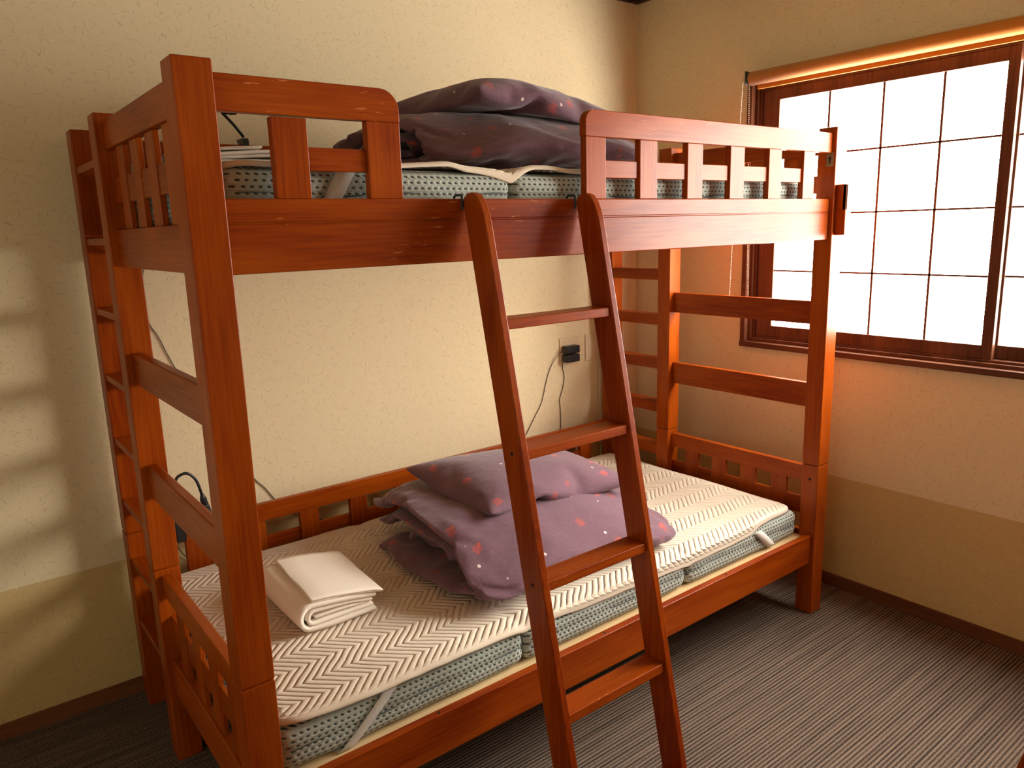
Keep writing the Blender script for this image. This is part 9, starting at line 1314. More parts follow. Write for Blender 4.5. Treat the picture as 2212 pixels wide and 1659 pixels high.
-742,46,46,22,4,3,15,-10,2,22,-7,10,19,-7,2,20,-7,1,21,-4,-5,18,-8,-7,16,2,1,23,0,-2,22,-5,3,20,-5,-6,21,0,-4,20,-6,-6,23,-5,-7,20,3,-12,21,4,-7,21,-1,-7,16,-4,0,-743,72,
36,26,-3,12,12,-11,4,19,-2,8,20,-6,1,22,-8,-1,22,0,-3,16,-10,-14,20,2,7,22,0,0,24,-4,2,19,-8,-9,22,-4,1,17,-5,-16,23,1,0,18,1,-10,23,3,-6,24,-4,-8,28,8,0,-732,90,31,-1,
-18,5,21,-7,3,23,-4,4,14,4,15,22,-8,-1,17,-2,-12,21,-5,-4,21,-2,-1,22,-3,-1,21,-3,7,19,-4,-7,23,-4,-2,19,-5,-11,22,-3,-8,21,3,-2,18,2,-12,23,-1,-5,28,-6,4,-745,94,27,17,
-5,7,16,-6,6,22,-4,1,21,0,2,16,-6,1,20,1,1,20,-3,-9,22,-4,-3,22,-2,2,21,-5,1,22,-4,4,19,-3,-11,22,-4,-6,22,-4,-6,19,-2,-12,23,2,-3,16,5,-5,14,-6,-1,-742,89,35,23,-3,-1,
20,-5,4,21,-3,6,21,-2,4,20,-5,1,18,-1,-9,23,0,0,22,-5,-4,20,-3,-3,22,-3,5,22,-5,-2,22,-5,-6,19,-2,-7,23,-4,-7,22,-4,-5,16,-2,-12,13,11,-4,3,-23,-3,-736,108,46,28,-6,-4,
21,-3,4,23,-4,0,22,-2,4,22,-5,-1,22,-2,2,19,1,-7,20,-4,-3,22,-3,-3,21,-4,2,23,-5,-1,23,-4,0,21,-3,-8,22,-3,-8,21,-6,-10,21,-5,-4,17,0,-11,12,-1,2,-747,99,45,15,-7,-6,24,
-1,4,23,-3,2,23,-3,-2,22,-3,2,23,-2,1,22,-5,2,18,1,-9,23,-3,-3,22,-3,5,21,-6,-5,22,-3,-2,22,-4,-4,20,-5,-12,22,-4,-3,20,-6,-10,20,-2,-7,23,-6,1,-762,108,41,16,-7,-6,23,
-3,4,24,-2,1,22,-3,3,22,-4,-2,23,-1,1,23,-4,0,22,-1,0,21,-1,-6,21,-4,0,23,-6,-1,21,-4,-4,21,-4,-5,21,-3,-7,21,-5,-9,20,-4,-7,22,-6,-7,22,-3,0,-758,106,40,14,-9,-7,19,0,3,
22,-2,5,23,-3,1,24,-3,-2,22,0,3,22,-7,-2,22,-1,2,22,-4,-5,21,-2,1,23,-3,-1,20,-4,-3,22,-3,-5,22,-6,-10,22,-4,-8,20,-7,-8,19,-3,-8,23,-5,-1,-750,78,26,14,12,1,20,-4,-3,19,
-2,5,20,8,8,21,-4,-2,20,0,6,23,-5,-3,22,0,3,22,-2,2,22,-6,-5,21,-5,-5,22,-1,-1,24,-2,-4,21,-6,-9,23,-4,-6,20,-6,-6,23,-6,-4,19,-6,-3,-765,80,9,26,5,2,16,5,10,23,-4,0,22,
-2,0,22,0,3,20,2,5,22,-2,0,20,1,7,21,-5,-5,22,-3,-1,22,-8,-6,23,-1,-3,21,-3,-5,20,-2,-4,23,-3,-3,20,-9,-8,19,-7,-6,21,-2,0,-751,81,11,16,1,-4,21,-1,2,20,3,8,21,0,4,22,-1,
0,23,-1,2,19,-5,-1,20,2,8,19,-2,-5,23,-6,-3,22,-3,2,22,-2,-8,23,-3,-2,22,-1,-3,20,-5,-6,20,-7,-6,20,-7,-4,21,-12,-4,-752,91,11,9,7,-3,28,-6,9,18,11,6,23,-8,4,20,0,0,22,
-3,3,26,-5,0,25,-2,-2,14,4,5,17,-3,-6,22,-7,-1,24,5,-4,27,-9,-4,21,-3,0,23,-4,-7,20,-8,-5,19,-9,-3,-17,-24,-3,-703,-125,22,4,31,-6,-13,20,5,2,11,14,24,-5,3,21,-3,9,20,-3,
3,23,-5,-2,-5,-1,4,23,-4,-1,9,17,-3,25,4,-1,8,-11,0,15,13,-12,6,4,-14,21,13,1,23,11,-6,20,2,-1,20,4,-8,-655,-104,17,632,65,-13,-685,-100,17,654,59,-15,-687,-72,41,650,27,
-43,-690,-50,42,647,5,-42,-687,-30,34,649,-13,-31,-684,-27,23,641,-17,-22,-667,-11,35,621,-31,-32,-678,5,29,626,-48,-38,-677,25,31,650,5,-16,-694,-21,21,676,-18,-23,-731,
3,36,705,-35,-38,-746,46,54,709,-62,-47,-745,83,45,717,-61,-36,-741,98,28,701,-63,-23,-755,87,25,712,-47,-31,-752,88,37,703,-57,-47,-744,99,53,727,-63,-51,-764,107,45,
740,-65,-45,-776,110,41,742,-68,-44,-772,110,40,737,-69,-47,-768,82,27,720,-38,-25,-762,77,10,736,-45,-18,-769,87,14,728,-45,-22,-763,87,13,17,0,-1,22,5,5,22,3,12,18,4,
-2,23,-3,0,25,-3,2,23,-5,1,23,-2,-1,24,-1,10,12,-9,-9,22,2,-3,24,-3,-2,24,-2,-5,25,-6,1,23,-1,-9,20,-10,-5,22,-4,-5,-20,-29,-9,-705,-136,25,4,28,-7,-9,20,4,7,12,13,19,6,
1,14,-12,10,25,7,2,20,-16,0,-7,12,2,21,-14,0,13,28,-3,27,-8,-1,0,3,-1,16,-6,-8,7,7,-15,24,22,-3,23,3,-4,16,3,-2,16,0,-3,-635,-106,16,19,9,-3,2,8,5,-2,16,-4,20,-2,5,15,-2,
6,21,1,-2,6,10,5,14,-9,-3,17,14,-9,17,-3,8,23,-2,2,17,-8,2,7,5,-13,20,7,3,21,10,-7,15,9,-6,24,7,-3,18,2,-2,-676,-102,17,23,8,7,18,14,-2,1,7,9,15,-10,-10,22,0,6,7,5,0,14,
6,-8,17,3,-8,17,-3,7,18,3,-2,18,-5,4,24,3,-3,19,0,3,17,2,-3,11,14,-6,19,5,-4,25,8,-4,28,3,-1,-689,-78,38,17,17,-9,16,4,-12,9,-17,15,7,5,1,10,-9,-11,21,-3,-3,12,8,-9,21,0,
-1,17,2,0,21,0,-3,21,0,1,22,-1,3,17,6,0,8,3,2,22,7,-3,22,6,-4,23,6,-2,16,3,-2,-684,-47,38,12,-7,-14,20,1,-8,22,-4,0,3,-11,14,21,3,-9,-4,-4,-11,18,-2,-8,20,0,-1,20,0,0,20,
0,0,20,0,0,20,0,0,16,5,8,23,4,-2,15,6,7,20,6,-10,20,4,-4,24,-1,-2,-678,-29,37,11,-16,-4,11,2,-10,21,-3,7,7,9,-14,11,-22,8,0,0,-14,18,-5,-6,20,0,0,20,0,0,20,0,0,20,0,0,20,
0,-1,18,4,12,22,4,-4,15,5,6,21,7,-7,15,4,-4,26,-1,-2,-685,-31,19,22,-6,16,7,-3,-11,12,6,-14,16,-4,-1,6,-5,1,13,-12,-1,11,-8,-9,20,0,0,20,0,0,20,0,0,20,0,0,20,0,0,17,3,10,
23,3,1,10,15,-6,23,0,-4,20,2,5,26,-4,-7,-660,-9,35,-9,-5,-17,11,-14,-9,18,-3,3,15,-3,-6,-7,-7,2,15,-14,1,19,-4,-8,20,0,0,20,0,0,20,0,1,20,0,0,20,0,0,17,12,5,18,-2,6,15,
16,-7,21,0,1,18,6,0,13,-12,-3,-671,-5,27,14,9,-18,9,-30,0,24,-2,-2,5,-5,4,7,-2,-3,11,-19,-5,20,-6,-7,20,0,0,20,0,1,20,0,1,20,0,0,20,0,0,21,10,4,20,9,5,9,7,1,18,13,-9,16,
-1,4,5,-25,-11,-659,29,31,16,-17,-7,13,7,11,17,-13,1,10,-12,2,20,-2,-5,6,-19,-2,16,-15,-10,21,-3,-3,20,-2,0,21,4,3,20,1,-2,18,-5,-3,22,10,4,14,11,-2,14,5,-9,19,10,0,16,
12,-2,11,18,11,-690,-16,15,18,-12,7,21,-10,1,22,-2,9,19,-17,-7,15,10,8,17,-9,-5,19,-12,-5,13,-18,-5,24,1,-2,20,14,4,20,-5,-6,13,-11,2,22,3,-5,19,0,-11,18,15,1,19,4,-9,22,
15,-3,14,17,6,-728,0,35,21,-25,-1,20,-14,1,17,9,10,22,-6,3,22,-10,0,23,0,3,19,-4,-4,17,-16,-6,22,9,0,23,5,-1,19,-16,-3,19,-8,-3,21,-2,-6,21,3,-9,21,2,-8,21,8,-6,20,8,-7,
11,25,1,-743,46,59,18,-20,4,21,-9,2,23,-8,5,22,-7,4,24,-2,3,22,0,-1,20,-7,2,21,-3,-7,20,-5,-1,21,-3,-2,22,-3,-4,21,-11,-2,19,3,-9,25,-3,-9,22,2,-11,20,0,-10,20,7,-6,4,9,
-6,-729,89,49,10,-7,16,19,-8,9,21,-12,4,23,-7,0,21,3,1,25,-3,-3,15,-2,-8,22,-4,2,23,-6,0,24,-1,-1,23,-3,0,19,-11,-7,20,1,-10,20,-4,-13,23,-4,-8,20,4,-6,20,2,-8,18,-10,-8,
-734,102,33,10,-11,10,19,0,9,16,-7,12,18,0,14,23,-3,-11,20,0,-6,20,-3,-4,21,-7,2,22,-3,-3,21,-5,5,23,-8,5,21,0,-12,20,-5,-13,22,-5,-9,22,4,-4,16,2,-11,18,2,-12,18,-8,2,
-749,78,28,19,2,18,23,1,7,22,-1,5,23,-5,6,26,4,3,18,-4,-9,22,-2,-3,17,-7,-10,23,-2,0,22,-2,4,23,-8,0,19,-5,-5,24,-2,-7,21,-4,-10,22,-3,-8,18,5,-10,18,-1,-6,21,-3,-9,-761,
83,40,25,-1,7,20,0,9,23,-1,3,22,-2,0,22,-2,3,19,-2,-7,22,-3,-2,22,-4,0,22,-3,-4,23,-4,-3,22,-5,6,22,-4,-3,21,-4,-13,22,-5,-9,24,-3,-6,23,-1,-6,15,0,-11,-3,-4,-12,-738,88,
51,17,3,8,22,-2,-1,23,0,4,23,-4,1,24,-1,2,22,-4,0,20,0,-7,22,-5,1,21,-5,-5,22,-4,2,23,-3,-2,22,-5,-4,22,-3,-8,23,-5,-8,22,-3,-11,21,-6,-9,22,0,0,12,-14,-13,-769,110,46,
27,-4,4,22,0,7,23,-3,0,23,-2,2,23,-2,1,22,-4,1,22,1,4,20,-5,-11,24,-5,0,21,-4,-3,24,-4,0,22,-4,-4,23,-3,-7,23,-5,-8,23,-6,-11,21,-4,-9,21,-5,-5,20,-5,-8,-778,109,44,27,
-6,1,21,-2,4,22,-2,3,23,-1,4,22,-3,-1,23,-3,2,23,-3,-2,22,-2,0,22,-4,-4,22,-4,0,23,-4,-2,23,-4,-2,22,-4,-9,23,-5,-10,23,-5,-9,21,-5,-10,22,-5,-5,22,-6,-7,-776,114,42,23,
-10,2,18,-1,3,23,-2,5,22,-2,0,23,-3,-1,23,-2,4,23,-4,-1,23,-2,1,23,-4,-1,22,-3,0,22,-5,-7,23,-3,-1,23,-3,-7,23,-5,-10,21,-6,-12,22,-7,-8,20,-4,-8,23,-4,-8,-774,90,27,21,
2,7,19,3,9,23,-3,1,22,1,3,22,0,3,23,-2,4,23,-3,-1,22,-1,3,23,-3,0,23,-6,-4,22,-4,-5,22,-2,-2,24,-4,-5,22,-6,-11,23,-4,-6,23,-7,-7,22,-6,-5,-8,-3,-10,-751,81,13,22,6,9,21,
4,8,23,-1,2,22,1,5,23,-1,2,22,0,3,23,-2,3,22,-1,3,22,-8,-6,23,0,2,22,-4,-6,23,-6,-5,23,-2,-4,23,-6,-8,22,-4,-7,23,-7,-5,21,-6,-6,21,-12,-9,-774,87,15,17,8,4,21,4,8,21,-1,
7,24,0,-2,24,-1,3,22,2,4,23,-2,3,23,-5,0,22,-3,0,21,-4,-6,22,-2,-1,23,-5,-6,23,-3,-4,23,-7,-8,24,-1,-2,22,-7,-7,22,-6,-4,13,-10,-13,-766,84,14,22,-9,-1,16,17,6,25,-8,11,
12,13,0,28,-1,-1,26,-3,2,23,-5,1,20,-5,-1,30,-2,10,8,-20,-10,25,17,-2,23,-17,-5,22,10,-2,28,-1,-2,22,-5,-7,25,-8,-6,22,-7,-6,-17,-27,-14,)
PILLOW_B = (
140,179,203,3,23,-1,3,23,-1,3,23,-2,5,22,-1,7,22,-3,-7,21,3,-3,23,1,-2,23,0,-1,23,0,-1,23,1,1,23,0,2,23,0,7,21,-3,-9,21,4,-4,23,3,-4,22,3,-2,23,2,-2,23,2,-3,22,1,-3,23,2,
-3,22,2,34,-468,-14,-2,18,15,0,23,3,1,23,1,9,21,-4,-4,23,3,-1,23,1,0,23,0,2,22,-2,-2,23,2,0,23,0,6,22,-6,-5,21,6,-1,23,1,-2,23,1,2,23,-2,-7,21,5,-3,23,2,-2,23,1,-2,23,-1,
-2,23,-1,-1,19,-14,35,-463,-12,-3,21,14,-2,16,16,3,23,-3,-2,22,9,1,23,0,0,23,0,0,23,0,0,23,0,1,23,-1,0,23,-1,1,22,-2,5,22,-5,-5,22,8,-3,22,1,1,23,-1,-5,22,4,-2,23,0,-1,
23,-1,-1,23,-3,-1,22,-8,-1,17,-18,34,-457,-10,-3,14,21,-1,20,13,-1,22,7,2,23,-2,-1,22,8,0,23,0,0,23,0,0,23,0,0,23,0,0,23,0,1,23,-1,0,23,-1,2,22,-3,-5,21,8,-2,23,1,-1,23,
-2,-1,23,-2,-1,23,-3,0,22,-6,-1,21,-11,-2,15,-20,35,-450,-6,-4,9,24,0,21,9,-2,21,12,0,22,5,1,23,-1,-1,23,6,0,23,0,0,23,0,0,23,0,0,23,1,0,23,0,0,23,-1,2,22,-3,-4,22,6,-1,
23,-1,0,23,-3,-1,23,-4,-1,22,-5,0,22,-8,-1,20,-12,-2,14,-23,34,-442,-2,-3,3,26,-1,20,14,-1,21,8,0,23,5,0,23,5,0,23,2,0,23,-1,0,23,2,0,23,-1,-1,23,2,0,23,1,1,22,-3,-2,23,
4,0,23,-2,-1,23,-2,0,23,-3,-1,22,-5,-1,23,-6,0,21,-10,-1,19,-13,-3,13,-24,31,-428,1,1,-7,27,-2,17,16,0,23,6,0,22,7,0,23,4,0,23,3,-1,23,1,0,23,1,0,23,1,0,23,0,0,23,1,-1,
23,1,0,23,0,0,22,-3,-1,23,-3,0,23,-4,-1,22,-6,-1,23,-6,0,21,-11,-1,18,-15,-3,12,-24,27,-438,5,5,7,26,-2,15,18,0,23,8,0,22,5,0,23,4,0,23,3,-1,23,1,0,23,2,0,23,0,0,23,1,0,
23,0,-1,23,0,0,23,0,0,23,-4,-1,23,-3,0,22,-4,-1,23,-6,-1,22,-7,0,21,-11,-2,16,-17,-3,12,-25,28,-442,11,3,21,19,0,8,23,0,22,9,0,22,5,0,23,4,0,23,2,-1,23,3,0,23,0,0,23,2,0,
23,0,0,23,1,-1,23,-2,0,23,0,0,23,-4,-1,23,-3,0,22,-5,-1,23,-5,-1,22,-8,0,21,-12,-3,11,-20,-2,15,-24,27,-444,18,3,22,18,1,11,20,0,22,10,0,23,6,0,22,4,0,23,2,-1,23,3,0,23,
0,0,23,1,0,23,1,0,23,0,-1,23,-2,0,23,-1,0,23,-3,-1,23,-3,0,23,-5,-1,22,-6,-1,22,-9,-1,20,-12,-2,14,-19,-3,11,-26,27,-446,23,3,20,20,2,18,16,0,22,8,0,22,8,0,23,4,0,22,3,0,
23,1,-1,24,2,0,23,0,0,23,1,0,23,-1,0,23,-1,-1,23,-2,0,22,-2,-1,23,-4,0,23,-5,-1,22,-6,-1,21,-10,-1,20,-13,-2,15,-18,-4,5,-28,28,-441,25,3,20,21,1,20,12,0,23,8,1,20,11,0,
23,5,0,23,3,0,23,2,-1,23,1,0,23,1,0,23,0,0,23,0,0,23,-2,-1,23,-2,0,23,-2,-1,22,-4,0,23,-4,-1,21,-10,-1,22,-8,-1,19,-14,-2,16,-17,-5,12,-27,28,-445,22,4,18,22,0,22,10,1,
19,12,1,22,10,0,22,6,0,23,3,0,23,3,-1,23,1,0,23,1,0,23,-1,0,23,0,0,23,-2,-1,23,-1,0,23,-3,-1,23,-4,0,22,-5,-1,22,-7,-1,21,-12,-1,18,-14,-3,16,-18,-4,15,-25,28,-445,19,3,
17,24,1,19,14,1,21,11,0,23,6,1,21,9,0,23,2,0,23,4,-1,23,1,0,23,1,0,23,-1,0,23,0,0,23,-3,-1,23,-1,0,23,-3,-1,23,-3,0,22,-7,-1,22,-6,-1,20,-13,-2,17,-16,-3,13,-20,-4,21,
-20,28,-443,15,4,16,25,1,18,16,1,20,12,0,22,8,1,23,7,0,22,5,0,23,2,-1,23,1,0,23,0,0,23,-1,0,23,0,0,23,-2,-1,23,-1,0,23,-4,-1,23,-3,0,22,-6,-1,22,-7,-2,16,-17,-2,18,-15,
-3,20,-13,-3,18,-24,27,-440,12,4,15,26,2,17,16,1,19,14,0,22,9,0,22,5,1,22,7,0,23,2,-1,23,0,0,23,1,0,23,-1,0,23,-1,-1,23,-2,0,23,-2,0,23,-3,-1,23,-3,-1,23,-5,0,21,-9,-3,
20,-12,-2,18,-14,-2,17,-17,-3,17,-25,26,-436,8,4,14,26,2,16,18,2,18,15,0,21,10,0,22,8,0,23,3,0,23,3,0,23,0,0,23,0,0,23,0,0,23,-2,-1,23,-1,0,22,-3,0,23,-2,-1,23,-4,-1,23,
-5,-1,20,-11,-2,21,-9,-2,20,-14,-2,17,-16,-3,15,-26,24,-432,5,5,14,25,3,13,20,0,21,11,2,18,15,0,21,10,0,23,4,0,23,1,0,23,0,0,23,0,0,23,-1,0,23,-1,-1,23,-2,0,23,-2,-1,22,
-3,0,23,-4,-1,23,-6,-1,21,-8,-2,21,-10,-2,19,-14,-2,18,-16,-3,15,-25,20,-423,-1,8,6,28,-2,20,13,5,12,19,0,22,8,3,17,16,0,23,5,0,23,1,0,23,0,0,23,0,0,23,-1,-1,23,-1,0,23,
-2,0,23,-2,-1,23,-3,0,22,-5,-1,23,-5,-2,21,-8,-1,21,-10,-2,20,-13,-2,18,-16,-3,14,-25,18,-431,1,7,21,20,0,8,22,5,21,10,1,14,18,1,22,6,2,22,9,0,23,1,0,23,0,0,23,0,-1,23,0,
0,23,-2,0,23,-1,-1,23,-3,0,23,-2,-1,22,-5,-1,23,-5,-1,21,-9,-1,22,-9,-2,19,-13,-2,18,-15,-3,14,-26,18,-434,3,3,13,26,4,14,19,3,19,14,3,20,11,1,22,7,1,23,4,0,23,1,0,23,1,
0,23,-1,0,23,1,0,23,-2,0,23,0,-1,23,-3,0,23,-3,-1,22,-5,-1,23,-5,-1,21,-8,-1,22,-9,-2,20,-12,-2,18,-16,-3,14,-26,18,-438,5,3,13,26,3,16,17,3,19,14,3,21,9,2,22,6,0,23,3,1,
23,2,0,23,1,0,23,1,0,23,0,-1,23,-1,0,23,-1,0,23,-2,-1,23,-2,0,22,-5,-1,23,-5,-1,22,-8,-2,21,-9,-2,20,-12,-2,18,-16,-2,14,-25,17,-440,6,4,12,25,3,17,16,3,20,12,2,22,9,2,
22,5,0,23,3,1,23,3,0,23,1,0,23,0,0,23,1,0,23,0,0,23,-1,0,23,-2,-1,23,-2,-1,22,-4,0,23,-6,-1,22,-7,-2,21,-9,-2,20,-12,-2,18,-16,-3,14,-25,18,-443,7,4,13,25,3,18,14,3,20,
12,2,23,7,1,22,5,1,23,3,0,23,2,0,23,2,0,23,1,0,23,0,0,23,1,0,23,-1,0,23,-1,0,23,-2,-1,22,-5,-1,23,-4,-1,22,-8,-1,22,-9,-2,20,-11,-2,18,-16,-3,14,-24,18,-446,7,3,13,24,3,
19,13,3,21,11,2,23,6,1,22,5,1,23,3,0,23,2,0,23,1,1,23,1,0,23,2,0,23,0,0,23,0,0,23,-1,0,23,-1,-1,23,-5,-1,22,-5,-1,22,-7,-1,22,-8,-2,20,-11,-2,19,-15,-3,13,-24,18,-448,7,
3,14,23,3,20,12,2,21,9,2,22,6,1,23,4,0,23,3,1,23,1,0,23,2,0,23,1,1,23,1,0,23,0,0,23,1,-1,23,-3,-2,22,-4,2,23,2,0,23,-4,-1,22,-7,-2,22,-7,-1,21,-11,-2,19,-14,-3,13,-23,17,
-452,6,4,15,21,3,21,11,2,22,9,1,22,4,1,23,4,0,23,2,0,23,1,1,23,1,0,23,1,0,23,1,0,23,0,-1,23,0,-3,22,-7,2,22,3,1,23,0,1,23,-2,-1,23,-4,-1,22,-7,-2,21,-11,-2,19,-13,-2,14,
-22,17,-455,6,3,16,19,3,21,10,2,23,7,0,23,3,1,23,2,0,23,2,0,23,1,0,22,1,0,23,0,0,23,0,-1,23,0,-2,23,-3,1,23,1,-6,21,-8,5,22,3,3,23,2,1,23,-1,0,23,-5,-2,21,-8,-2,20,-13,
-2,14,-21,17,-459,6,3,18,17,2,22,9,1,23,3,0,23,1,0,23,2,0,23,1,-1,23,0,0,23,0,-1,23,0,-2,23,-2,-3,22,-2,2,23,2,0,23,-1,-2,23,-3,-6,21,-6,8,20,5,5,23,2,1,23,-2,1,23,-3,-2,
20,-11,-3,15,-20,17,-462,6,4,19,14,-1,23,2,0,23,1,-1,23,1,-1,23,0,-1,23,0,-1,23,0,-1,23,0,-2,23,-1,-6,22,-4,2,23,1,1,23,0,1,23,0,0,23,-1,-8,20,-8,2,23,2,11,19,6,3,23,0,3,
23,0,2,22,-3,-3,17,-18,17,-467,7,-3,23,-1,-2,23,-1,-2,23,-1,-2,22,0,-2,23,-2,-2,23,0,-3,23,-1,-3,23,-1,-4,22,-1,5,23,-1,-1,23,0,-1,23,0,-1,23,-1,-5,22,-1,8,21,-1,1,23,1,
1,23,2,-10,20,0,13,19,0,8,22,0,9,21,0,-589,-448,43,-2,22,-5,-2,23,-4,-2,22,-2,-2,23,-1,-1,23,0,-2,23,1,-1,23,-1,-2,23,1,-1,23,0,-1,23,0,-1,23,1,1,23,0,0,23,1,2,23,3,2,22,
4,5,22,6,-5,22,1,-2,23,2,-1,23,5,36,-431,-16,-2,22,-6,-2,23,-3,-2,23,-2,-1,23,4,-2,23,0,-1,23,-3,-2,23,2,-2,22,-4,-2,23,-3,-1,23,1,-2,23,-3,0,23,-1,-1,23,1,1,23,1,0,23,2,
0,23,3,1,22,4,1,22,7,1,22,9,36,-431,-12,-1,23,-6,-2,23,-3,-1,22,3,-2,23,2,-1,23,-2,-2,23,-3,-2,23,1,-2,23,2,-1,22,-5,-1,24,1,-3,22,1,0,22,-5,0,23,-2,-1,23,-3,0,23,1,0,23,
3,1,23,4,1,22,7,2,21,10,36,-430,-8,-1,23,-6,-2,23,-1,-1,23,4,-2,23,1,-1,23,-2,-2,23,-1,-1,23,1,-3,23,-3,-3,21,7,-1,23,-1,0,23,-4,-1,22,-7,0,23,-2,-1,22,-3,0,23,-3,0,23,2,
0,23,4,1,22,6,2,21,11,37,-428,-5,-1,23,-5,-2,23,0,-1,22,4,-2,24,1,-1,23,0,-2,23,-2,-1,23,0,-5,20,8,-1,22,-6,-2,22,-7,0,23,-1,0,23,0,0,23,-2,0,23,-4,-1,22,-6,0,23,0,0,23,
3,0,23,6,2,20,12,38,-427,-1,-1,23,-4,-2,23,-1,-1,23,4,-2,23,1,-1,23,0,-2,23,-1,-5,21,9,-3,20,-11,0,22,-4,0,23,0,-1,23,-2,0,23,-2,0,23,-3,-1,23,-3,0,22,-4,0,24,-1,-1,23,1,
1,22,5,2,21,12,38,-427,5,-1,24,-3,-2,23,-2,-1,23,4,-2,23,-2,-1,22,3,-5,21,9,-5,19,-12,0,22,-4,0,23,-1,-1,23,0,0,23,-2,0,23,-2,0,23,-5,-1,23,-3,0,23,-3,0,23,-1,-1,23,-1,1,
23,4,1,20,11,38,-425,15,-1,23,-4,-1,23,-3,-2,23,2,-6,20,9,0,23,3,-5,18,-14,-1,23,-4,0,23,-1,0,23,-1,-1,22,-3,0,23,-2,0,23,0,0,23,-4,-1,23,-4,0,23,-2,0,23,-3,-1,23,-1,0,
23,2,2,21,11,37,-424,26,0,23,-6,-1,23,-4,-7,19,12,-1,22,-6,-7,19,-11,1,23,3,0,22,-8,0,23,-3,-1,22,1,0,24,0,0,22,-2,0,23,-4,0,23,-1,-1,23,-3,0,23,-2,0,23,-3,-1,23,-3,0,23,
1,1,22,9,33,-421,43,1,22,-8,1,22,-7,-14,13,-13,0,21,-3,1,24,1,0,23,-2,1,23,3,0,22,-6,-1,23,1,0,23,-1,0,23,-2,0,23,-1,0,23,-2,-1,23,-3,0,22,-4,0,23,-3,-1,23,-2,0,23,-2,1,
23,8,32,-425,40,-1,21,-11,-10,16,-14,0,23,3,0,22,-4,1,23,1,0,23,-1,0,23,-2,0,23,3,0,22,-6,0,23,0,-1,23,-2,0,23,-2,0,23,-2,0,23,-1,0,22,-2,0,23,-3,-1,23,-3,0,24,-2,1,23,6,
23,-433,27,-2,20,-12,-1,24,-2,1,22,7,0,23,-4,0,23,-1,1,23,-2,0,23,2,-1,22,-4,1,23,3,0,23,-2,0,23,-2,-1,23,-4,0,23,-3,0,22,-2,0,24,1,0,23,-1,-1,23,-4,1,23,-3,-1,23,4,23,
-435,22,-2,22,-10,0,24,1,1,22,7,0,23,-2,0,23,0,0,22,-5,0,23,-1,0,23,0,0,23,-2,0,23,-1,0,23,0,0,23,0,0,23,-4,0,23,-3,0,23,1,0,23,-3,-1,23,-3,0,23,-2,0,24,3,22,-437,17,-1,
23,-7,0,23,5,1,23,6,0,22,-3,0,23,1,0,24,-2,0,22,-4,0,23,0,0,23,-2,0,23,1,0,23,0,0,23,-4,0,22,-4,0,23,-1,0,24,0,0,23,-3,-1,23,-2,0,23,-3,0,24,3,21,-438,13,0,24,-2,0,23,5,
1,22,6,0,23,-3,0,23,0,0,23,-1,0,23,-1,0,23,-2,0,23,-1,0,23,-2,0,23,1,0,23,-2,0,23,-2,0,23,-3,0,23,0,0,23,-3,-1,23,-4,0,23,-2,0,24,1,20,-438,9,1,24,4,0,23,4,1,22,6,0,23,
-1,0,23,-5,0,23,0,0,23,0,0,23,-2,0,23,1,0,23,-2,0,23,-1,0,23,-1,0,23,-1,0,23,-2,0,23,-3,0,23,-1,-1,23,-5,0,23,-2,0,24,0,19,-438,6,1,24,6,1,22,7,1,23,4,0,23,-1,0,23,-2,0,
23,-2,0,23,1,0,23,-2,0,23,-3,0,23,-1,0,23,1,0,23,0,0,23,-3,0,23,-2,0,23,-2,-1,23,-1,0,23,-4,0,23,-4,0,24,0,19,-437,4,1,22,8,1,23,7,1,23,4,0,23,0,0,23,-2,0,23,-3,0,23,0,0,
23,1,0,23,-2,0,23,-1,0,23,-3,0,23,1,0,23,-3,0,23,-1,0,23,-2,-1,23,-4,0,23,-1,0,24,-3,0,24,-2,19,-438,3,1,22,9,1,23,7,1,23,3,0,23,1,0,23,-1,0,23,-2,0,23,0,0,23,-1,0,23,-3,
0,23,0,0,23,-2,0,23,0,0,23,-2,0,23,-2,-1,23,-1,0,23,-3,0,23,-5,0,23,-3,0,24,0,19,-438,4,1,23,7,1,23,6,1,23,4,0,23,0,0,23,0,0,23,-1,0,23,0,0,23,-2,0,23,-1,-1,23,-2,1,23,0,
0,23,-1,0,23,-1,0,23,-3,-1,23,-2,0,23,-2,0,23,-3,0,23,-3,0,24,-2,19,-439,5,1,23,5,1,23,5,1,23,5,0,24,0,-1,23,-2,0,23,-1,0,23,-2,0,23,0,0,23,0,0,23,-1,0,23,-1,0,23,0,1,23,
-1,-1,23,-2,0,23,-3,0,22,-5,-1,24,-2,1,23,-2,0,24,0,19,-439,5,0,24,1,1,22,7,1,23,3,0,24,1,0,23,-2,-1,23,-1,0,23,-1,1,23,0,0,23,-1,0,23,0,0,23,-2,0,23,0,0,23,0,0,23,-2,0,
23,-2,-1,22,-4,0,23,-4,0,24,-1,1,23,0,19,-438,7,-1,24,-3,2,22,6,0,23,3,1,23,2,-1,23,-3,0,24,1,0,23,-1,0,22,-2,0,23,-1,0,23,0,0,23,-1,0,23,-1,0,23,-1,1,23,0,0,23,-2,-1,23,
-2,0,23,-5,0,23,-2,1,24,3,18,-438,8,0,23,-6,1,23,4,0,23,3,1,23,2,-1,23,-2,0,23,-1,0,23,0,0,23,-1,0,23,-1,0,23,-2,0,23,0,0,23,-1,0,23,-2,1,23,0,0,23,0,0,23,-3,-1,23,-4,0,
23,-1,2,23,6,18,-436,8,0,22,-7,0,23,0,1,23,2,0,23,3,0,23,-2,0,23,0,-1,23,-2,1,23,0,0,23,-1,0,23,-1,0,23,-1,0,23,-1,-1,23,-2,1,23,1,0,23,-1,0,23,-1,0,23,-3,0,23,-1,2,22,9,
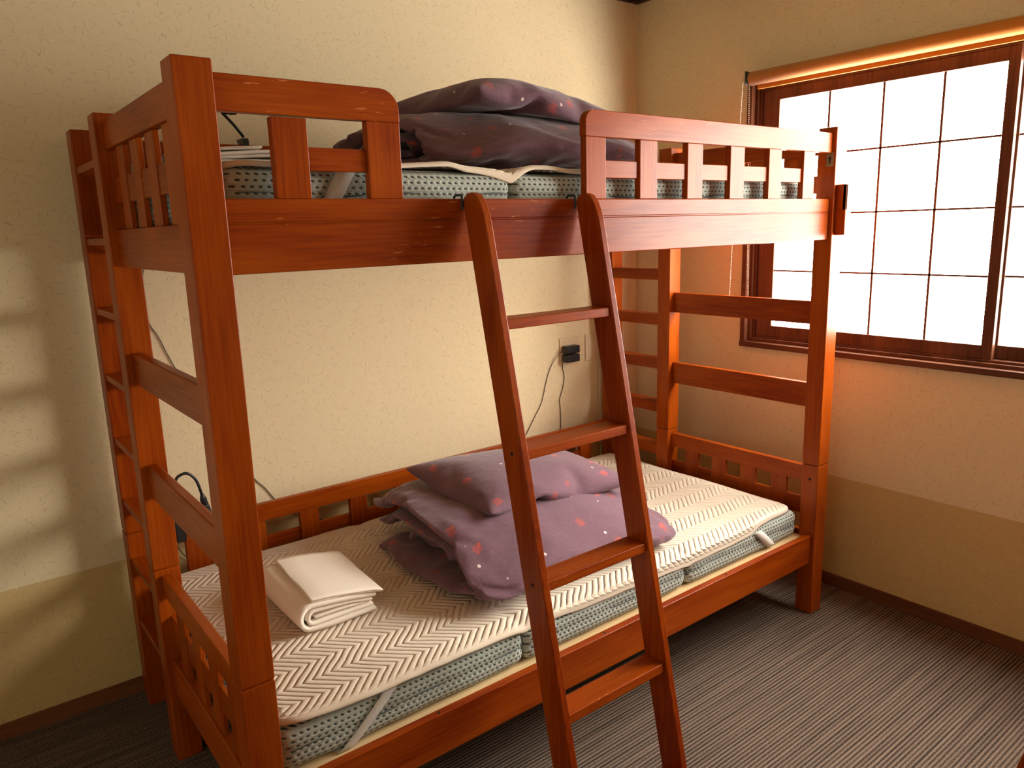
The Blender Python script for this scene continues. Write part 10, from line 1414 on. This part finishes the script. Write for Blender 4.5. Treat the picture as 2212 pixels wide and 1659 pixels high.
18,-435,8,0,22,-8,0,23,-3,0,23,1,0,23,1,0,23,-1,0,23,0,0,23,-1,-1,23,-2,1,23,0,0,23,-1,0,23,0,0,23,-2,0,23,-1,0,23,0,0,23,-2,1,23,0,0,23,-2,0,23,2,2,21,10,18,-434,9,0,22,
-7,0,23,-4,0,23,-3,0,23,-1,0,23,0,0,23,-1,0,23,1,-1,23,-3,0,23,-1,0,23,-1,1,23,1,-1,23,-3,0,23,-2,0,23,0,1,23,0,0,23,-1,0,23,0,1,22,5,2,21,11,18,-433,10,0,22,-7,0,23,-4,
0,23,-4,0,23,-2,0,23,-2,0,23,-1,0,23,-1,-1,23,-1,0,22,-1,0,23,-2,0,24,-2,0,22,0,0,24,-2,0,23,-1,1,23,0,0,23,0,1,23,3,1,22,6,1,20,11,19,-432,12,-1,23,-5,0,23,-3,0,22,-2,
-1,23,-3,0,23,-2,1,23,-2,0,23,-2,0,23,-1,0,23,-1,-1,23,-1,0,23,0,0,23,0,0,23,-1,-1,23,0,-1,23,3,-7,21,6,7,21,-4,4,23,1,2,22,5,)

def unpack(v, dx=0):
    x = y = z = 0; out = []
    for k in range(0, len(v), 3):
        x += v[k] + dx; y += v[k + 1]; z += v[k + 2]
        out.append((x / 1000.0, y / 1000.0, z / 1000.0))
    return out

def shell_faces(n, nx, base, nt=2):
    """closed cloth shell: two surfaces (q = 0, 2) and a rim line (q = 1)"""
    idx, faces = {}, []
    for q in range(nt + 1):
        for i in range(n):
            for j in range(nx + 1):
                if 0 < i < n - 1 and 0 < j < nx and 0 < q < nt: continue
                idx[i, j, q] = base + len(idx)
    F = lambda *k: faces.append([idx[c] for c in k])
    for i in range(n - 1):
        for j in range(nx):
            for q in (0, nt): F((i, j, q), (i + 1, j, q), (i + 1, j + 1, q), (i, j + 1, q))
    for i in range(n - 1):
        for q in range(nt):
            for j in (0, nx): F((i, j, q), (i + 1, j, q), (i + 1, j, q + 1), (i, j, q + 1))
    for j in range(nx):
        for q in range(nt):
            for i in (0, n - 1): F((i, j, q), (i, j + 1, q), (i, j + 1, q + 1), (i, j, q + 1))
    return base + len(idx), faces

def comforter_mesh(data, corner=0.0, tip=0.0):
    co = unpack(data, 20)
    def ss(a, b, t):
        t = max(0.0, min(1.0, (t - a) / (b - a))); return t * t * (3 - 2 * t)
    co = [(x, y - corner * ss(0.45, 0.0, x) * ss(0.50, 0.05, y), z + tip * ss(0.40, 0.0, x) * ss(0.30, 0.72, y) * min(1.0, max(0.0, z - 0.05) / 0.08)) for x, y, z in co]
    na, fa = shell_faces(67, 36, 0)
    nb, fb = shell_faces(25, 18, na)
    bm = bmesh.new()
    vs_ = [bm.verts.new(c) for c in co]
    for f in fa + fb: bm.faces.new([vs_[i] for i in f])
    bmesh.ops.recalc_face_normals(bm, faces=bm.faces)
    return bm

def pillow_shape(txt, zs=1.0, z_base=None):
    co = unpack(txt)
    bm = bmesh.new()
    G = {}; k = 0; A, Bn = 30, 21
    zb = min(c[2] for c in co) if z_base is None else z_base
    for sd in (1, -1):
        for i in range(A + 1):
            for j in range(Bn + 1):
                if sd == -1 and (i in (0, A) or j in (0, Bn)):
                    G[sd, i, j] = G[1, i, j]; continue
                c = co[k]; k += 1
                G[sd, i, j] = bm.verts.new((c[0], c[1], zb + (c[2] - zb) * zs))
    for sd in (1, -1):
        for i in range(A):
            for j in range(Bn):
                q = [G[sd, i, j], G[sd, i + 1, j], G[sd, i + 1, j + 1], G[sd, i, j + 1]]
                bm.faces.new(q if sd == 1 else q[::-1])
    return bm

Z_LOW, Z_UP = 0.4085, 1.537
dv = link('folded_comforter', comforter_mesh(COMFORTER_B, 0.055, 0.036), DUVET, smooth=True, sub=1, loc=(0.655, 0.075, Z_LOW))
dv.scale = (1.0, 1.07, 1.17)
tag(dv, 'folded dusty purple comforter with coral blossoms, lying on the lower bunk behind the ladder', 'comforter', 'folded purple comforters')
pw = link('pillow', pillow_shape(PILLOW_B, 0.8), DUVET, smooth=True, sub=1, loc=(0.66, 0.12, Z_LOW + 0.010), rot=(0.045, 0, 0))
tag(pw, 'purple blossom-print pillow lying on the comforter of the lower bunk', 'pillow', 'purple pillows')
dv2 = link('folded_comforter', comforter_mesh(COMFORTER_A), DUVET, smooth=True, sub=1, loc=(0.62, 0.10, Z_UP))
tag(dv2, 'folded dark purple comforter on the upper bunk, seen above the rail', 'comforter', 'folded purple comforters')
pw2 = link('pillow', pillow_shape(PILLOW_B, 0.90), DUVET, smooth=True, sub=1, loc=(0.605, 0.03, Z_UP + 0.004), rot=(0, 0.03, 0))
tag(pw2, 'purple pillow topping the bedding pile on the upper bunk', 'pillow', 'purple pillows')

# ------------------------------------------------------------------ folded linen
def ribbon(bm, path, thick, y0, y1, ny=14, seed=0, skew=0.0):
    """cloth layer: thick line in the xz plane swept along y, rounded hem ends"""
    P = [Vector((p[0], p[1])) for p in path]
    n = len(P); outline = []
    nor = []
    for i in range(n):
        t = (P[min(i + 1, n - 1)] - P[max(i - 1, 0)]).normalized(); nor.append(Vector((-t.y, t.x)))
    def end(c, nrm, t, sgn):
        return [c + nrm * (thick / 2) * math.cos(a) * 1 + t * (thick / 2) * math.sin(a) for a in (math.pi * 0.25, math.pi * 0.5, math.pi * 0.75)]
    left = [P[i] + nor[i] * thick / 2 for i in range(n)]
    right = [P[i] - nor[i] * thick / 2 for i in range(n)]
    t1 = (P[-1] - P[-2]).normalized(); t0 = (P[0] - P[1]).normalized()
    outline = left + end(P[-1], nor[-1], t1, 1) + right[::-1] + [P[0] - nor[0] * (thick / 2) * math.cos(a) + t0 * (thick / 2) * math.sin(a) for a in (math.pi * 0.25, math.pi * 0.5, math.pi * 0.75)]
    rings = []
    m = len(outline)
    for k in range(ny + 1):
        y = y0 + (y1 - y0) * k / ny
        ring = []
        for q, o in enumerate(outline):
            w = noise.noise(Vector((o.x * 12, y * 9, o.y * 12 + seed)))
            e = 1.0
            ring.append(bm.verts.new((o.x + 0.003 * w + skew * (y - y0), y + 0.006 * noise.noise(Vector((o.x * 14, seed, k * 0.0))) , o.y + 0.002 * w)))
        rings.append(ring)
    for k in range(ny):
        for q in range(m):
            bm.faces.new((rings[k][q], rings[k][(q + 1) % m], rings[k + 1][(q + 1) % m], rings[k + 1][q]))
    # end caps: strips across the thickness
    for k, fl in ((0, False), (ny, True)):
        r = rings[k]
        for i in range(n - 1):
            a, b = i, i + 1
            c, d = (n + 3) + (n - 1 - (i + 1)), (n + 3) + (n - 1 - i)
            f = (r[a], r[d], r[c], r[b])
            bm.faces.new(f if fl else f[::-1])
        for base, pts in ((n - 1, [n, n + 1, n + 2, n + 3]), (2 * n + 2, [2 * n + 3, 2 * n + 4, 2 * n + 5, 0])):
            f = [r[base]] + [r[x] for x in pts]
            bm.faces.new(f if fl else f[::-1])
    bmesh.ops.recalc_face_normals(bm, faces=bm.faces)

def sheet_bundle():
    bm = bmesh.new()
    pth = lambda *p: [tuple(q) for q in p]
    outer = [(0.205, 0.008), (0.15, 0.008), (0.09, 0.0075), (0.035, 0.0085)] + arc(0.034, 0.040, 0.0315, -math.pi / 2, -math.pi * 1.5, 9)[1:] + [(0.09, 0.0665), (0.14, 0.060), (0.207, 0.049)]
    ribbon(bm, outer, 0.0125, 0, 0.30, seed=1)
    mid = [(0.198, 0.036), (0.14, 0.047), (0.09, 0.052)] + arc(0.040, 0.037, 0.0175, math.pi / 2, math.pi * 1.5, 7)[0:] + [(0.09, 0.0215), (0.15, 0.0205), (0.200, 0.0205)]
    ribbon(bm, mid, 0.0095, 0.004, 0.298, seed=4)
    ribbon(bm, [(0.045, 0.036), (0.10, 0.036), (0.15, 0.033), (0.19, 0.029)], 0.006, 0.006, 0.29, seed=8)
    return bm
def case_fold():
    bm = bmesh.new()
    ribbon(bm, [(0.040, 0.0815), (0.09, 0.0770), (0.14, 0.0705), (0.205, 0.0590), (0.224, 0.0535)], 0.0042, 0, 0.305, seed=11)
    ribbon(bm, [(0.040, 0.0865), (0.09, 0.0820), (0.14, 0.0755), (0.205, 0.0645), (0.228, 0.0585)], 0.0042, -0.003, 0.30, seed=15)
    return bm
sb = link('folded_sheet', sheet_bundle(), WHITE, smooth=True, loc=(0.258, 0.365, Z_LOW + 0.002))
tag(sb, 'white folded bed sheet lying on the lower bunk pad beside the left front post', 'bed sheet', 'folded white sheets')
pc = link('folded_pillowcase', case_fold(), WHITE, smooth=True, loc=(0.256, 0.372, Z_LOW + 0.002), rot=(0, 0, -0.06))
tag(pc, 'flat white pillowcase resting on top of the folded sheet in the lower bunk', 'pillowcase', 'folded white pillowcases')
sb2 = sb.copy(); COL.objects.link(sb2)
sb2.location = (0.345, 0.64, Z_UP + 0.002); sb2.rotation_euler = (0, 0, math.pi)
sb2['label'] = 'white folded bed sheet in the upper bunk, seen past the left front post'
pc2 = pc.copy(); COL.objects.link(pc2)
pc2.location = (0.345, 0.63, Z_UP + 0.002); pc2.rotation_euler = (0, 0, math.pi - 0.15)
sb2.scale = pc2.scale = (1, 1, 0.55)
pc2['label'] = 'white pillowcase lying on the folded sheet in the upper bunk'

# ------------------------------------------------------------------ clip-on reading lamps
def clip_lamp(base, arm, head, label, size=1.0):
    root = empty('reading_lamp', base)
    tag(root, label, 'lamp', 'black clip-on reading lamps')
    bx, by, bz = base
    rel = lambda p: (p[0] - bx, p[1] - by, p[2] - bz)
    clamp = link('clamp', prism([(-0.004, 0.030), (0.050, 0.030), (0.050, 0.022), (0.036, 0.000), (0.034, -0.055), (0.026, -0.060), (0.024, 0.002), (0.002, 0.002), (0.000, -0.048), (-0.008, -0.052), (-0.010, 0.02)], 'x', -0.014, 0.014), BLACK, root, bevel=0.002, loc=(0, -0.020, 0.0))
    clamp.scale = (size, 1, size)
    bm = bmesh.new(); tube(bm, spline([rel(p) for p in arm], 8), 0.0045, 10)
    link('gooseneck', bm, BLACK, root, smooth=True)
    bm = bmesh.new()
    p0, p1 = Vector(rel(head[0])), Vector(rel(head[1]))
    pts = [p0 + (p1 - p0) * t for t in (0, 0.15, 0.16, 0.55, 0.56, 1.0)]
    tube(bm, pts, [0.006, 0.0085, 0.010, 0.0105, 0.0125, 0.0135], 14)
    hd = link('lamp_head', bm, BLACK, root, smooth=False)
    bm = bmesh.new()
    tube(bm, [p0 + (p1 - p0) * t for t in (0.50, 0.54)], 0.0118, 14)
    link('ring', bm, STEEL, hd, smooth=True)
    return root
clip_lamp((0.150, 1.029, 0.5417), [(0.150, 1.029, 0.565), (0.149, 1.03, 0.62), (0.158, 1.03, 0.676), (0.176, 1.03, 0.692), (0.197, 1.03, 0.690), (0.217, 1.03, 0.664), (0.229, 1.03, 0.615)],
          ((0.229, 1.03, 0.615), (0.240, 1.03, 0.545)), 'black gooseneck reading lamp clipped to the lower back rail by the left end')
clip_lamp((0.462, 1.027, 1.6655), [(0.462, 1.02, 1.690), (0.452, 1.01, 1.698), (0.428, 1.0, 1.722), (0.400, 1.0, 1.7515)],
          ((0.396, 1.0, 1.755), (0.437, 0.992, 1.760)), 'black arm reading lamp clipped to the upper back rail', 0.6)

# ------------------------------------------------------------------ wall plates, adapters and cords
def plate(x0, x1, z0, z1, label, sockets):
    root = link('outlet_plate' if sockets else 'blank_plate', B(x0, x1, YW - 0.006, YW - 0.0002, z0, z1), WHITEP, bevel=0.002)
    tag(root, label, 'wall plate')
    link('inset', B(x0 + 0.016, x1 - 0.016, YW - 0.0078, YW - 0.0055, z0 + 0.012, z1 - 0.012), WHITEP, root, bevel=0.001)
    return root
plate(1.779, 1.893, 0.803, 0.924, 'beige outlet plate on the back wall holding two black adapters', True)
plate(1.931, 2.010, 0.806, 0.924, 'blank beige wall plate beside the outlet, near the room corner', False)
cc = link('cable_cover', B(2.019, 2.027, YW - 0.008, YW - 0.0002, 0.05, 0.760), plain('white_cable_cover', srgb(228, 214, 190), 0.5), bevel=0.001)
tag(cc, 'thin white cable cover running down the back wall near the corner', 'cable cover')

def adapter(z0, z1, path, label):
    root = link('power_adapter', B(1.786, 1.862, YW - 0.046, YW - 0.0082, z0, z1), BLACK, bevel=0.006, seg=3)
    tag(root, label, 'adapter', 'black plug adapters in the outlet')
    bm = bmesh.new(); tube(bm, spline(path, 8), 0.0016, 6)
    link('cord', bm, CORD, root, smooth=True)
    return root
yw = YW - 0.0035
adapter(0.858, 0.892, [(1.788, YW - 0.03, 0.872), (1.772, YW - 0.02, 0.868), (1.737, YW - 0.008, 0.828), (1.712, yw, 0.78), (1.694, yw, 0.731), (1.670, yw, 0.659), (1.625, yw, 0.595), (1.575, yw, 0.527), (1.50, yw, 0.44),
        (1.25, yw, 0.36), (0.95, yw, 0.345), (0.70, yw, 0.38), (0.53, yw, 0.455), (0.482, yw, 0.514), (0.447, yw, 0.568), (0.421, yw, 0.600), (0.36, yw, 0.69), (0.28, yw, 0.85), (0.207, yw, 1.021), (0.175, yw, 1.11), (0.153, yw, 1.165), (0.155, yw, 1.30), (0.22, yw, 1.42), (0.33, yw, 1.55), (0.44, YW - 0.02, 1.61), (0.462, 1.05, 1.630)],
        'upper black plug adapter, its thin cord running along the wall to the left')
adapter(0.820, 0.854, [(1.789, YW - 0.03, 0.834), (1.783, YW - 0.02, 0.822), (1.795, yw, 0.79), (1.803, yw, 0.750), (1.792, yw, 0.70), (1.774, yw, 0.656), (1.778, yw, 0.60), (1.775, yw, 0.510), (1.74, yw, 0.36), (1.4, yw, 0.25), (0.9, yw, 0.23), (0.45, yw, 0.26), (0.22, yw, 0.36), (0.15, YW - 0.02, 0.45), (0.150, 1.052, 0.49)],
        'lower black plug adapter, its cord dropping straight behind the bed rail')

# ------------------------------------------------------------------ roller blind, rolled up over the window
def make_blind():
    xc, zc, r = XW - 0.048, 1.922, 0.025
    root = empty('roller_blind', (xc, -0.41, zc))
    tag(root, 'amber roller blind rolled up above the latticed window', 'roller blind')
    bm = bmesh.new(); tube(bm, [(0, 0.888, 0), (0, -0.915, 0)], r, 36)
    link('rolled_cloth', bm, BLIND, root, smooth=True)
    link('bottom_bar', B(0.008, 0.016, -0.905, 0.868, -0.040, -0.012), BLIND, root, bevel=0.003)
    bm = bmesh.new(); tube(bm, [(0, 0.888, 0), (0, 0.900, 0)], 0.019, 20)
    link('chain_wheel', bm, BLACK, root, smooth=False)
    for y0, y1 in ((0.900, 0.904), (-0.924, -0.919)):
        link('bracket', B(-0.022, 0.048, y0, y1, -0.020, 0.028), STEEL, root, bevel=0.001)
    # bead chain: one closed loop over the wheel
    yc = 0.910
    pts = []
    zb = -0.86
    n = 128
    for k in range(n + 1):
        t = k / n
        pts.append((-0.021 - 0.004 * math.sin(t * 3.1), yc + 0.035 * t, zb * t))
    for k in range(8):
        a = math.pi * k / 8
        pts.append((0.0 + 0.021 * -math.cos(a), yc, 0.021 * math.sin(a)))
    for k in range(n + 1):
        t = k / n
        pts.append((0.021 - 0.004 * math.sin(t * 3.1), yc - 0.028 * t + 0.002, zb * t))
    for k in range(1, 6):
        a = math.pi * k / 6
        pts.append((0.018 * math.cos(a) * 1.0, yc - 0.028 + 0.0105 * k, zb - 0.012 * math.sin(a)))
    bm = bmesh.new()
    for p in pts:
        bmesh.ops.create_icosphere(bm, subdivisions=1, radius=0.0024, matrix=Matrix.Translation(p))
    link('bead_chain', bm, CHAIN, root, smooth=True)
    return root
make_blind()

# ------------------------------------------------------------------ the matching bunk across the aisle (only its ladder foot reaches the frame)
def copy_tree(o, parent=None):
    c = o.copy(); COL.objects.link(c)
    if parent is not None: c.parent = parent
    for ch in [q for q in bpy.data.objects if q.parent == o]:
        copy_tree(ch, c)
    return c
for src, lab in ((bunk, 'matching reddish-brown bunk bed frame across the aisle, without bedding'),
                 (ladder, 'dark wooden ladder foot at the bottom right edge of the photo, on the carpet')):
    c = copy_tree(src)
    c['label'] = lab
    if src is bunk:
        c.location = (2.252, -1.20, 0); c.rotation_euler = (0, 0, math.pi)
    else:
        c.location = (2.252, -1.1639, -0.0091); c.rotation_euler = (-0.025, 0, math.pi)
